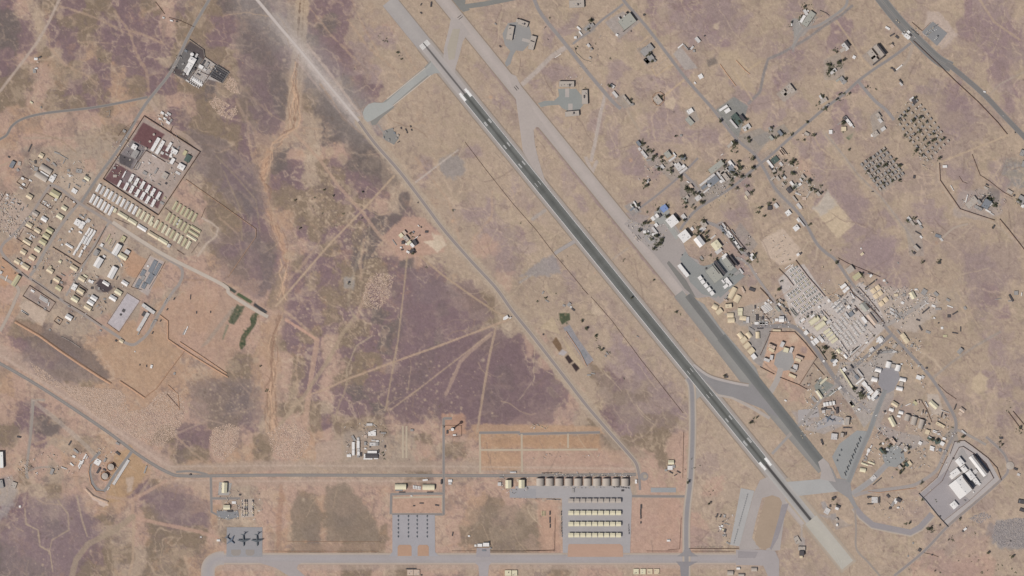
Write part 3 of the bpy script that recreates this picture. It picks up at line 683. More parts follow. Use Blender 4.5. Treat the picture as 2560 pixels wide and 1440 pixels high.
for i, t in enumerate(stn):                 # tyre rubber along the middle, old repairs across
    e1, e2 = max(0, 1 - abs(t - L1 - 60) / 260), max(0, 1 - abs(t - L2 + 60) / 300)
    z_ = max(e1, e2); patchy = rr_.normal(0, 2.2)
    for j, o_ in enumerate(offs):
        base = np.array([114, 115, 112]) + patchy + rr_.normal(0, 1.5) + 5 * z_
        core = math.exp(-(o_ / (3.0 if z_ > .2 else 6.0)) ** 2) * (16 + 20 * z_)
        buf[i * len(offs) + j, :3] = albedo(base - core)
RUNWAY.data.color_attributes["tint"].data.foreach_set("color", buf.ravel())
ribbon("runway", [on_rwy(L2, 0), on_rwy(L3, 0)], [(-14, (178, 174, 170)), (-4.6, (158, 155, 152)), (-2.2, (80, 78, 77)), (2.2, (78, 76, 76)), (4.6, (158, 155, 152)), (14, (178, 174, 170))],
       "pale southeast end of the runway with a black rubber streak", 2, False)
ribbon("runway", [on_rwy(L3, 0), on_rwy(L4, 0)], [(-18, (180, 175, 165)), (0, (184, 179, 169)), (18, (182, 177, 168))], "pale blast pad at the lower right end of the runway", 2, False)
ribbon("runway_verge", [on_rwy(L2 + 60, 0), on_rwy(L4 + 6, 0)], [(-25, (166, 152, 138)), (-19, (176, 163, 148)), (19, (176, 163, 148)), (25, (166, 152, 138))], "sandy verge round the southeast blast pad", 1, False)
ribbon("runway_shoulder", [on_rwy(L2 + 40, -26), on_rwy(L2 + 175, -24)], [(-6, (172, 160, 150)), (0, (180, 170, 164)), (6, (178, 170, 166))], "pale strip beside the southeast runway end", 1, False)
# painted markings, children of a single markings root
mk = []
for s_ in (-1, 1):
    q = [on_rwy(L1 - 2, s_ * 12.3), on_rwy(L2, s_ * 12.3)]
    mk.append(ribbon("runway_edge_line", q, [(-.6, LINE), (.6, LINE)], "white edge line of the runway, " + ("left" if s_ < 0 else "right") + " side seen going down", 3, False))
    for t0 in (L1 + 3, L2 - 2):
        w_ = 3.0
        mk.append(ribbon("aiming_point_marking", [on_rwy(t0 - 12, s_ * 8.6), on_rwy(t0 + 12, s_ * 8.6)], [(-w_, (232, 231, 228)), (w_, (232, 231, 228))],
                         "broad white aiming block on the runway", 3, False))
    for t0, n_ in ((250, 3), (325, 2), (385, 2), (448, 1), (1052, 1), (1128, 1), (1205, 2), (1280, 3), (L2 - 75, 3)):
        for j in range(n_):
            off = s_ * (4.8 + 1.7 * j)
            mk.append(ribbon("touchdown_bar", [on_rwy(t0 - 6, off), on_rwy(t0 + 6, off)], [(-.5, (206, 205, 203)), (.5, (206, 205, 203))], "white touchdown bar painted on the dark runway", 3, False))
for j in range(6):
    for s_ in (-1, 1):
        off = s_ * (2.2 + 1.9 * j)
        mk.append(ribbon("threshold_bar", [on_rwy(-7, off), on_rwy(7, off)], [(-.55, (236, 234, 230)), (.55, (236, 234, 230))], "white threshold stripe at the upper end of the runway", 3, False))
for a, b in (((2083, 1372), (2104, 1420)), ((2104, 1400), (2131, 1399)), ((2104, 1400), (2102, 1421))):
    mk.append(ribbon("pavement_joint", [a, b], [(-.3, (196, 192, 184)), (.3, (196, 192, 184))], "faint white line across the lower blast pad", 3, False))
for o in mk:
    o.parent = RUNWAY
    del o['kind']
    del o['label']
# second, paler strip to the right
T0 = (1108.0, 0.0)
def on_t(t, off): return on_rwy(t, off, T0)
pal = (178, 168, 162)
ribbon("taxiway", [on_t(-30, 0), on_t(952, 0)], [(-18, (152, 137, 122)), (-16.3, (144, 130, 116)), (-15.2, (172, 162, 155)), (-7, pal), (0, (182, 171, 165)), (7, pal), (15.2, (172, 162, 155)), (16.3, (144, 130, 116)), (18, (152, 137, 122))],
       "wide pale concrete taxiway parallel to the runway", 1, False)
ribbon("taxiway_shoulder", [on_t(940, -6), on_t(1240, -12), on_t(1510, -4)], [(-14, (142, 138, 134)), (-3, (146, 144, 140)), (13, (150, 148, 144))], "grey asphalt shoulder beside the dark end of the taxiway", 1, False)
ribbon("taxiway", [on_t(958, 10), on_t(1092, 7)], [(-9, (120, 119, 117)), (0, (114, 114, 112)), (9, (122, 121, 119))], "dark asphalt patch of the parallel taxiway", 2, False)
ribbon("taxiway", [on_t(1092, 7), on_t(1300, 5), on_t(1506, 2)], [(-11, (124, 124, 122)), (-2, (113, 114, 112)), (4, (108, 109, 108)), (13, (120, 121, 119))], "dark asphalt southeast part of the parallel taxiway", 2, False)
area("taxiway_end", pts("2045,1155 2058,1145 2072,1158 2080,1180 2090,1205 2050,1198 2053,1178"), (172, 164, 160), "pale concrete patch where the dark taxiway ends", 2)
for x, y, a in ((1150, 43, -39), (1291, 220, 51), (1597, 594, 51)):
    for s_ in (-1, 1):
        dx, dy = math.cos(R(a)), math.sin(R(a))
        cx, cy = x - dy * 2.6 * s_, y + dx * 2.6 * s_
        ribbon("taxiway_marking", [(cx - dx * 6, cy - dy * 6), (cx + dx * 6, cy + dy * 6)], [(-.8, (96, 92, 90)), (.8, (96, 92, 90))], "dark paired bar painted on the pale taxiway", 3, False)
# connectors
ta = (174, 165, 160)
area("taxiway", pts("1108,150 1110,120 1122,72 1128,42 1150,50 1176,86 1166,89 1157,104 1148,140 1140,166 1136,186"), ta, "pale connector at the upper end between runway and taxiway", 1, (148, 135, 122), 1.6)
area("taxiway", pts("1118,118 1132,72 1150,72 1136,148 1122,150"), (172, 163, 150), "yellowish middle strip of the upper connector", 2)
area("taxiway", pts("1268,180 1290,250 1301,330 1307,378 1330,416 1377,474 1361,446 1346,398 1337,360 1334,325 1341,317 1351,320 1392,372 1400,372 1330,270 1290,190"), (176, 166, 160), "pale funnel-shaped taxiway joining the runway in the middle", 1, (146, 133, 120), 1.5)
g1, g2 = (166, 166, 162), (146, 144, 139)
ribbon("taxiway", [(1092, 152), (1068, 178), (1025, 213), (975, 257), (940, 285)], [(-12, g2), (-8.5, g2), (-8, g1), (8, g1), (8.5, g2), (12, g2)], "grey-green taxiway spur running to a round turning pad", 1, False)
area("taxiway", pts("1072,130 1080,150 1077,166 1062,178 1072,192 1085,184 1105,182 1118,200 1104,150"), (160, 160, 157), "flared mouth of the taxiway spur at the runway", 1, g2, 3)
area("turning_pad", pts("972,255 950,257 935,256 922,260 912,270 907,282 910,297 918,305 928,302 986,268"), (168, 169, 165), "round grey-green turning pad at the end of the spur", 2, (148, 146, 140), 3.5)
area("turning_pad", pts("926,304 986,264 983,271 952,296 940,312 930,313"), (138, 136, 131), "dark asphalt edge of the round turning pad", 2)
for q in ("1063,170 968,247", "1077,188 982,265"):
    ribbon("kerb", pts(q), [(-1, (196, 184, 172)), (1, (196, 184, 172))], "pale kerb strip along the taxiway spur", 3, False)
area("hardstand", pts("955,328 980,320 998,345 985,362 962,350"), (140, 138, 134), "small dark grey hardstand below the turning pad", 1)
ribbon("road", [(944, 310), (962, 335)], [(-2, (156, 148, 142)), (2, (156, 148, 142))], "short road from the turning pad to a hardstand", 1, False)
ribbon("taxiway", pts("1387,634 1400,625 1437,603"), [(-5, (150, 144, 139)), (-3, (166, 158, 154)), (3, (166, 158, 154)), (5, (150, 144, 139))], "narrow grey link on the left of the runway", 1, False)
ribbon("taxiway", pts("1138,22 1165,16 1210,10 1290,-6"), [(-6, (132, 131, 127)), (6, (134, 133, 129))], "dark grey taxiway leaving the top of the pale strip", 1, False)
area("taxiway", pts("1120,-5 1165,-5 1162,12 1175,25 1158,30 1140,14"), (134, 133, 129), "dark asphalt patch at the top edge", 1)
# dispersal aprons with hardened shelters
apc = (150, 148, 146)
area("apron", pts("1270,58 1300,54 1322,62 1330,92 1322,112 1307,128 1290,126 1282,140 1276,160 1266,168 1262,158 1276,128 1262,112 1256,84"), apc, "dark grey dispersal apron at the top, round which shelters stand", 1, (158, 150, 142), 1.5)
area("apron", pts("1395,222 1440,222 1455,240 1458,262 1448,275 1428,282 1405,270 1398,262 1370,264 1352,268 1345,258 1362,252 1385,252 1398,240"), (146, 148, 145), "dark grey-green dispersal apron in the upper middle", 1, (160, 152, 144), 1.5)
for x, y, a, l, w in ((1315, 101, 15, 20, 8), (1283, 90, 15, 10, 9), (1418, 232, 90, 22, 10), (1426, 270, 90, 22, 11)):
    dx, dy = math.cos(R(a)) * l / 2, math.sin(R(a)) * l / 2
    ribbon("apron_slab", [(x - dx, y - dy), (x + dx, y + dy)], [(-w / 2, (176, 168, 162)), (w / 2, (176, 168, 162))], "pale concrete slab in front of a shelter", 2, False)
# the flight line apron
area("apron", pts("1560,560 1572,548 1604,560 1640,560 1635,530 1655,520 1662,545 1690,565 1700,580 1712,620 1722,640 1745,650 1760,685 1830,735 1800,760 1772,742 1745,745 1720,740 1640,640"), (164, 156, 152), "broad pale apron in front of the large white hangars", 1)
area("apron", pts("1655,510 1675,528 1668,545 1700,590 1690,600 1662,560 1640,562 1632,545"), (160, 160, 156), "grey strip of apron beside the blue-roofed building", 2)
area("apron", pts("1700,648 1712,628 1722,640 1748,662 1760,665 1800,655 1845,690 1790,745 1755,735 1725,705 1712,668"), (146, 147, 145), "grey-green apron under the row of small white shelters", 2)
area("apron", pts("1667,658 1672,652 1715,700 1740,745 1712,722"), (128, 126, 122), "dark asphalt bar beside the small white shelters", 2)
area("apron", pts("1610,575 1625,570 1640,600 1642,605 1625,610 1612,598"), (158, 154, 152), "small grey apron beside the trees", 2)
area("building_yard", pts("1760,672 1808,640 1850,680 1862,690 1800,745 1768,700"), (142, 144, 142), "grey yard round the black-roofed shelters", 2)
area("apron", pts("1716,745 1722,738 1760,760 1800,818 1890,920 1905,960 1885,950 1740,775"), (152, 150, 147), "grey asphalt margin right of the dark taxiway", 1)
# junction by the lower runway
area("taxiway", pts("1705,908 1740,952 1780,1002 1772,996 1752,990 1742,998 1738,1020 1724,1020 1726,965 1718,935"), (160, 156, 152), "grey fillet left of the runway at the lower junction", 1)
ribbon("taxiway", pts("1719,945 1728,965 1731,1010 1731,1100 1726,1200 1716,1300 1717,1440"), [(-10, (176, 160, 144)), (-6.5, (182, 170, 158)), (-4.5, (150, 146, 146)), (0, (146, 142, 143)), (4.5, (150, 146, 146)), (6.5, (182, 170, 158)), (10, (176, 160, 144))],
       "grey north-south taxi road with pale edges", 1)
ribbon("taxiway", pts("1728,918 1770,948 1830,965 1870,972"), [(-8, (142, 139, 139)), (5, (142, 139, 139)), (6, (178, 170, 166)), (11, (180, 172, 167)), (12, (142, 128, 116)), (14, (150, 137, 124))], "curved grey link from the runway to the dark taxiway", 1)
ribbon("taxiway", pts("1790,985 1830,992 1880,1018 1925,1045"), [(-5, (178, 168, 160)), (3, (176, 166, 158))], "pale edge of the triangular grass area", 1, False)
area("taxiway", pts("1755,945 1800,958 1868,975 1885,950 1905,965 1960,1035 1945,1045 1905,1022 1830,992 1795,985"), (144, 141, 141), "grey triangular taxiway area between runway and dark taxiway", 1)
# lower right junction
area("taxiway", pts("1966,1205 2070,1196 2102,1228 1985,1241"), (171, 170, 168), "pale greenish link between runway end and the apron", 1, (176, 166, 158), 3)
area("taxiway", pts("2063,1160 2080,1170 2092,1196 2125,1200 2130,1238 2145,1270 2138,1275 2120,1245 2090,1225 2068,1198"), (148, 145, 144), "dark grey meeting point of the taxiways at the lower right", 1)
ribbon("road", pts("2120,1205 2150,1130 2172,1080 2190,1030 2212,975"), [(-7, (158, 156, 154)), (-5, (142, 142, 141)), (0, (138, 138, 138)), (5, (146, 146, 145))], "dark grey taxiway running up to the horseshoe of white shelters", 2)
area("apron", pts("2080,1142 2098,1110 2142,1076 2168,1078 2125,1200 2103,1196"), (152, 153, 152), "grey-green apron with a slanted row of parked aircraft", 1, (166, 160, 156), 2)
ribbon("road", pts("2130,1236 2180,1200 2210,1168 2230,1150"), [(-7, (162, 157, 155)), (0, (156, 153, 152)), (7, (164, 159, 156))], "grey taxiway to the round dispersal apron", 1, False)
area("apron", pts("2215,1118 2240,1112 2258,1125 2262,1150 2240,1168 2215,1165 2205,1140"), (150, 151, 150), "round grey-green dispersal apron at the lower right", 1)
area("apron", pts("2195,960 2200,925 2225,915 2245,925 2250,945 2235,975 2215,985"), (148, 145, 148), "grey apron inside the horseshoe of white shelters", 1)
area("apron", pts("1940,885 1960,872 1980,880 1985,905 1975,925 1950,928 1935,910"), (158, 155, 153), "round grey apron inside the orange walled site", 1)
ribbon("taxiway", pts("1952,920 1945,945 1932,970 1922,985"), [(-7, (172, 164, 158)), (7, (172, 164, 158))], "pale track from the walled apron to the dark taxiway", 1)
ribbon("taxiway", pts("2137,1268 2155,1290 2182,1312 2230,1322 2276,1331 2300,1318 2330,1285"), [(-11, (186, 172, 156)), (-7.5, (170, 160, 152)), (-6.5, (152, 146, 147)), (6.5, (152, 146, 147)), (7.5, (166, 156, 148))], "grey angular taxiway below the walled hangar compound", 1, False)
area("compound_ground", pts("2384,1103 2411,1100 2470,1145 2500,1200 2502,1202 2370,1318 2297,1236 2342,1195 2372,1136"), (178, 171, 168), "pale paved ground of the walled hangar compound", 1)
area("compound_ground", pts("2300,1236 2370,1172 2400,1230 2424,1250 2360,1300"), (160, 154, 155), "grey paved apron inside the walled hangar compound", 2)
area("apron", pts("2395,1135 2405,1118 2425,1150 2470,1190 2440,1215 2400,1180"), (166, 161, 158), "pale yard between the compound's white hangars", 2)
area("apron", pts("1852,1220 1886,1227 1848,1366 1825,1362"), (174, 172, 170), "pale slanted apron with a long line of small aircraft", 2, (150, 146, 144), 1.5)
area("taxiway", pts("1900,1200 1925,1190 1962,1240 1965,1262 1950,1375 1915,1380 1935,1260 1925,1240 1905,1245 1890,1300 1880,1345 1900,1372 1850,1378 1848,1366 1886,1230"), (170, 162, 158), "pale taxiway between the slanted apron and the runway end", 1)
area("taxiway", pts("1955,1262 1972,1258 1945,1345 1928,1375 1922,1368"), (150, 144, 146), "grey taxi strip on the right of the grass island", 2)
area("infield", pts("1915,1243 1930,1238 1948,1244 1955,1256 1948,1290 1926,1368 1910,1374 1890,1362 1886,1345 1900,1290"), (166, 148, 130), "sandy grass island beside the slanted apron", 2, (178, 162, 144), 1.5)
# road along the bottom, taxiway and aprons
ribbon("road", pts("-10,903 100,967 262,1075 350,1140 422,1182 470,1190 640,1188 880,1188 1109,1189 1300,1189 1590,1186"), [(-4, (160, 150, 142)), (-3, (136, 131, 128)), (-1, (138, 133, 130)), (0, (160, 150, 142)), (1, (138, 133, 130)), (3, (136, 131, 128)), (4, (160, 150, 142))],
       "dual grey road running along the lower part of the base", 1)
ribbon("taxiway", [(x, 1397) for x in range(540, 1900, 40)], [(-15, (168, 152, 140)), (-12, (184, 168, 154)), (-9, (164, 157, 155)), (0, (168, 161, 161)), (9, (164, 157, 155)), (12, (182, 168, 154)), (15, (168, 152, 140))], "long pale taxiway along the bottom", 1, False)
ribbon("taxiway", pts("560,1397 545,1398 530,1406 522,1420 521,1450"), [(-19, (178, 164, 152)), (-13, (172, 164, 160)), (0, (166, 160, 160)), (12, (172, 164, 160)), (16, (178, 164, 152))], "curved left end of the bottom taxiway", 1)
area("taxiway", pts("640,1404 760,1404 745,1412 742,1422 765,1442 725,1442 690,1420"), (168, 160, 158), "pale branch leaving the bottom taxiway downwards on the left", 1, (184, 168, 154), 2)
area("taxiway", pts("1185,1404 1230,1404 1222,1415 1220,1442 1198,1442 1196,1415"), (168, 161, 161), "pale branch leaving the bottom taxiway at centre bottom", 1, (184, 168, 154), 2)
area("taxiway", pts("1690,1404 1745,1404 1722,1416 1720,1442 1702,1442 1700,1416"), (142, 138, 140), "dark branch leaving the bottom taxiway near the crossroads", 2, (176, 164, 158), 5)
sp = (153, 151, 153)
area("apron", pts("567,1318 656,1318 656,1392 566,1392"), sp, "pale apron with three large parked transport aircraft", 2, (140, 136, 137), 6)
for x0, x1 in ((578, 602), (614, 636)):
    area("infield", pts(f"{x0},1374 {x1},1374 {x1},1384 {x1 - 5},1389 {x0 + 5},1389 {x0},1384"), (152, 144, 138), "small sunk grass panel in the transport apron", 3, (138, 133, 134), 1)
area("apron", pts("981,1287 1087,1287 1088,1380 1098,1391 972,1391 981,1380"), (164, 161, 164), "pale apron with four columns of small aircraft", 2, (142, 137, 137), 2)
for x0, x1 in ((994, 1029), (1044, 1072)):
    area("infield", pts(f"{x0 + 4},1362 {x1 - 4},1362 {x1},1367 {x1},1390 {x0},1390 {x0},1367"), (180, 148, 126), "rounded orange soil panel in the apron", 3, (140, 134, 133), 2)
rp = [(-3.4, (172, 158, 146)), (-2.2, (140, 134, 131)), (2.2, (140, 134, 131)), (3.4, (172, 158, 146))]
for q, lb in (("1109,1045 1109,1180 1109,1287", "straight road climbing to the tower"), ("976,1236 1030,1234 1109,1234", "short road above the small aircraft apron"),
              ("978,1236 977,1286", "left side road of the small aircraft apron"), ("1109,1286 1040,1286 980,1286", "road along the top of the small aircraft apron"),
              ("1109,1046 1130,1046", "short spur at the top of the tower road"), ("527,1190 528,1240 529,1280 545,1288", "road down to the car park beside the transport apron"),
              ("530,1246 600,1246", "small road between two sheds"), ("1290,1080 1300,1085 1500,1081", "narrow grey lane above the tilled strips"), ("1198,1082 1300,1081", "grey lane above the soil strips on the left"),
              ("1560,1240 1640,1241 1715,1241", "dark road linking the shelter apron to the crossroads")):
    ribbon("road", pts(q), rp, lb, 1, False)
pl = [(-2.4, (184, 168, 148)), (2.4, (188, 174, 154))]
for q, lb in (("1199,1085 1200,1130 1200,1183", "pale track on the left of the soil strips"), ("1198,1125 1300,1125 1495,1124", "pale track between the soil strips"), ("1304,1085 1305,1180", "pale track down between the soil strips"),
              ("1420,1084 1420,1120", "short pale track in the soil strips"), ("1007,1065 1007,1145", "long pale trench slab beside the depot"), ("1016,1065 1016,1145", "second long pale slab beside the depot"),
              ("983,1244 1105,1242 1106,1278", "pale kerbed edge round the orange plot")):
    ribbon("track", pts(q), pl, lb, 1, False)
area("apron", pts("1340,1214 1575,1214 1580,1236 1575,1390 1407,1390 1405,1246 1290,1244 1288,1216"), (167, 163, 163), "large grey apron round the rows of sunshades", 1, (146, 140, 140), 2)
area("infield", pts("1422,1360 1550,1360 1557,1366 1558,1392 1419,1392 1420,1366"), (182, 152, 134), "rounded orange soil panel below the sunshade rows", 2, (140, 136, 136), 2)
area("apron", pts("1274,1222 1340,1222 1340,1246 1274,1244"), (158, 156, 158), "grey apron in front of the two cream hangars", 1)
area("hardstand", pts("1627,1219 1690,1219 1690,1231 1627,1231"), (156, 157, 158), "rectangular grey wash pad on the connecting road", 2, (142, 138, 138), 2)
area("road_junction", pts("1692,1391 1708,1380 1712,1370 1724,1370 1728,1380 1745,1391"), (146, 142, 143), "flared grey crossroads on the bottom taxiway", 2, (178, 164, 150), 3)
area("hardstand", pts("541,1278 595,1276 598,1292 570,1300 545,1292"), (140, 140, 142), "dark grey car park above the transport apron", 2)
area("hardstand", pts("605,1248 635,1246 633,1292 602,1294"), (184, 170, 158), "pale storage yard with lines of containers", 1)
area("hardstand", pts("548,1205 580,1208 572,1238 545,1238"), (166, 162, 158), "pale yard round the cream shed", 1)
area("hardstand", pts("1192,1370 1225,1370 1226,1392 1190,1392"), (160, 154, 156), "grey stub apron by the small white building at the bottom", 1)
# western perimeter road and roundabout
wp = [(-5, (168, 156, 146)), (-3.4, (176, 166, 158)), (-2.6, (134, 128, 127)), (0, (160, 150, 145)), (2.6, (140, 134, 132)), (4, (172, 160, 150))]
ribbon("road", pts("640,-4 700,68 745,120 815,205 897,303"), [(-4, (180, 168, 160)), (-2, (196, 186, 180)), (2, (198, 188, 182)), (4, (182, 170, 162))], "bright dusty north part of the perimeter road", 1)
wp = [(-6, (176, 161, 145)), (-4, (182, 168, 154)), (-2.6, (140, 131, 128)), (0, (154, 144, 140)), (2.2, (140, 131, 128)), (4, (180, 166, 152)), (6, (176, 161, 145))]
ribbon("road", pts("897,303 937,358 1000,430 1065,515 1110,575 1180,655 1240,720 1280,776 1330,838 1417,950 1465,1012 1525,1082 1572,1135 1590,1158 1597,1182"), wp, "long perimeter road running parallel to the runway on its left", 1)
ribbon("road", pts("1596,1182 1598,1192 1600,1225"), [(-3, (144, 138, 136)), (3, (144, 138, 136))], "road below the small roundabout", 1, False)
area("roundabout", [(1610 + 11 * math.cos(t / 12 * 2 * math.pi), 1191 + 11 * math.sin(t / 12 * 2 * math.pi)) for t in range(12)], (152, 145, 142), "small grey roundabout at the end of the perimeter road", 2)
area("roundabout_island", [(1613 + 5 * math.cos(t / 12 * 2 * math.pi), 1191 + 5 * math.sin(t / 12 * 2 * math.pi)) for t in range(12)], (172, 158, 142), "sandy island of the small roundabout", 3)
# roads
def road(q, lb, w=2.2, c=(142, 137, 134), e=(166, 154, 144), z=1, s_=True, ew=1.4):
    ribbon("road", pts(q), [(-w - ew, e), (-w, c), (w, c), (w + ew, e)], lb, z, s_)
road("527,-8 475,82 430,175 375,246 350,282 300,367 245,442 203,506", "grey road from the top edge down to the western camp", 2.6)
road("369,243 240,268 120,282 60,296 30,315 16,338 -8,352", "curving dark road going left from the Y-junction", 2.0, (132, 127, 124))
road("125,462 150,471 197,507 275,555 350,603 420,648 450,667 456,686 448,710 432,730 400,780 372,830 350,852 332,862 310,855 290,838 150,748 100,712 45,676 5,632 8,610 30,590 75,540 125,462", "loop road round the western camp", 2.4, (158, 148, 142))
road("197,507 155,560 120,615 90,668 75,690", "straight road through the middle of the western camp", 2.6, (158, 150, 144))
road("272,557 232,620 200,680 165,740", "second straight road through the western camp", 1.8, (158, 150, 144))
road("245,612 290,640 300,655", "short lane between the white sheds of the western camp", 1.4, (154, 148, 144))
road("282,555 350,600 425,645 557,712 575,735 640,776 670,792", "pale dusty road leading from the camp to the pits", 3.2, (190, 178, 166), (184, 168, 152))
road("0,828 20,790 38,750 45,720 0,690", "pale road at the left edge below the camp", 2.6, (178, 164, 152))
road("84,1003 78,1080 66,1180 72,1195", "thin road going down at the left edge", 1.4, (154, 145, 138))
road("330,1128 318,1145 285,1190 270,1215 258,1228 242,1222 230,1205 224,1175 232,1150 250,1130", "curved road round the fuel tanks", 2.6, (142, 138, 136))
road("440,1180 475,1178 510,1184 523,1190", "upper branch of the split road near the lower left", 1.6, (140, 134, 130))
road("1334,-5 1355,38 1415,112 1470,182 1530,252 1552,272", "grey road beside the shelter aprons at the top", 3.4, (148, 142, 140))
road("1560,-8 1562,5 1615,66 1672,140 1712,193 1755,242 1785,276 1840,346 1885,385 1915,430 1942,477 2002,540 2040,606 2065,632 2090,652 2132,712 2170,757 2217,822 2270,880 2332,950 2382,1033 2390,1070 2382,1090 2360,1137", "long road from the top edge down to the southeast camp", 2.8, (146, 140, 138))
road("1558,10 1535,28 1505,50 1475,78 1450,95 1432,110", "short road between the top buildings", 1.8, (146, 140, 138))
road("2360,1137 2345,1170 2330,1186 2300,1205 2270,1216 2170,1230 2135,1240", "curved road left of the walled hangar compound", 3.0, (160, 152, 148))
road("2277,108 2235,140 2185,173 2145,203 2110,235 2065,268 2025,302 1975,345 1925,390 1887,420 1830,468 1747,520 1716,552 1700,575", "diagonal road across the upper right through the tree belt", 2.4, (144, 138, 136))
road("2147,205 2185,250 2215,275 2235,300", "grey road from the diagonal road to the housing rows", 3.0, (150, 144, 142))
road("1745,395 1700,440 1640,490 1600,520 1580,540", "narrow road left of the tree village", 1.8, (146, 138, 136))
road("1700,425 1730,455 1748,480", "short road in the tree village", 2.6, (150, 143, 140))
road("1980,120 2010,75 2050,62 2110,20 2118,-5", "road at the top right going to the edge", 2.4, (152, 146, 142))
road("2465,1092 2510,1135 2520,1175 2500,1202 2440,1255 2370,1315 2310,1378 2235,1440", "perimeter road outside the walled hangar compound", 2.4, (148, 140, 137), (182, 168, 156))
road("2392,1075 2410,1082 2465,1112", "short road at the top of the walled hangar compound", 2, (158, 150, 144))
road("2137,1265 2140,1320 2141,1372 2170,1405 2200,1440", "thin road on the right of the blast pad", 1.2, (156, 146, 138))
road("1880,815 1925,816 1975,815 2000,828 2030,862 2060,905 2090,950 2115,980", "grey road on the left of the southeast camp", 4.0, (142, 137, 136))
road("2090,950 2120,930 2150,905 2190,870 2230,835", "grey road cutting across the southeast camp", 3.4, (142, 137, 136))
road("1930,1135 1990,1070 2020,1040 2060,990 2095,960", "faint road between the dark taxiway and the camp", 2.4, (158, 152, 148), s_=True)
road("2115,980 2150,1010 2180,1035", "grey road towards the horseshoe apron", 2.6, (156, 150, 148))
road("1800,660 1840,645 1870,660 1890,690 1940,760 1975,812", "road behind the flight line hangars", 2.2, (158, 150, 146))
road("1765,555 1800,570 1840,610 1870,640", "grey road past the cabin row behind the hangars", 3.0, (150, 144, 142))
road("1928,1440 1942,1425 1905,1408", "thin track near the lower end of the taxiway", .8, (134, 126, 120))
road("2215,812 2240,800 2280,775 2310,755 2318,745", "pale road into the tented area on the right", 4, (166, 158, 152))
road("2350,600 2385,570 2420,560", "thin pale track on the right", 1.2, (176, 160, 146))
# highway at the upper right
ribbon("highway", pts("2196,-10 2240,45 2300,108 2345,150 2378,168"), [(-13, (150, 146, 142)), (-11, (124, 122, 120)), (-2.4, (130, 128, 126)), (-1.4, (150, 145, 140)), (0, (112, 110, 108)), (1.4, (150, 145, 140)), (2.4, (128, 127, 125)), (11, (122, 121, 119)), (14, (156, 150, 146))],
       "dark dual highway crossing the upper right corner", 1)
road("2366,160 2382,170 2457,234 2510,290 2570,352", "single dark highway continuing to the right edge", 5.2, (126, 123, 121), (158, 150, 146), 2)
area("car_park", pts("2332,54 2368,83 2343,114 2305,80"), (140, 140, 141), "grey car park beside the highway", 2)

area("taxiway", pts("1840,1374 1900,1374 1938,1378 1948,1400 1948,1445 1922,1445 1908,1414 1840,1412"), (166, 159, 158), "wide grey right end of the bottom taxiway", 2, (176, 164, 152), 2)
area("apron", pts("1845,1378 1895,1380 1888,1395 1845,1395"), (152, 146, 147), "darker grey patch at the right end of the bottom taxiway", 3)
area("hardstand", pts("1995,1025 2045,1020 2048,1042 2020,1045 2018,1062 1996,1060"), (172, 166, 164), "pale pad with faint markings beside the lone transport aircraft", 1)
area("hardstand", pts("2042,1075 2080,1062 2110,1060 2108,1045 2085,1038 2060,1045 2045,1055"), (168, 164, 164), "pale apron under the lone transport aircraft", 1)
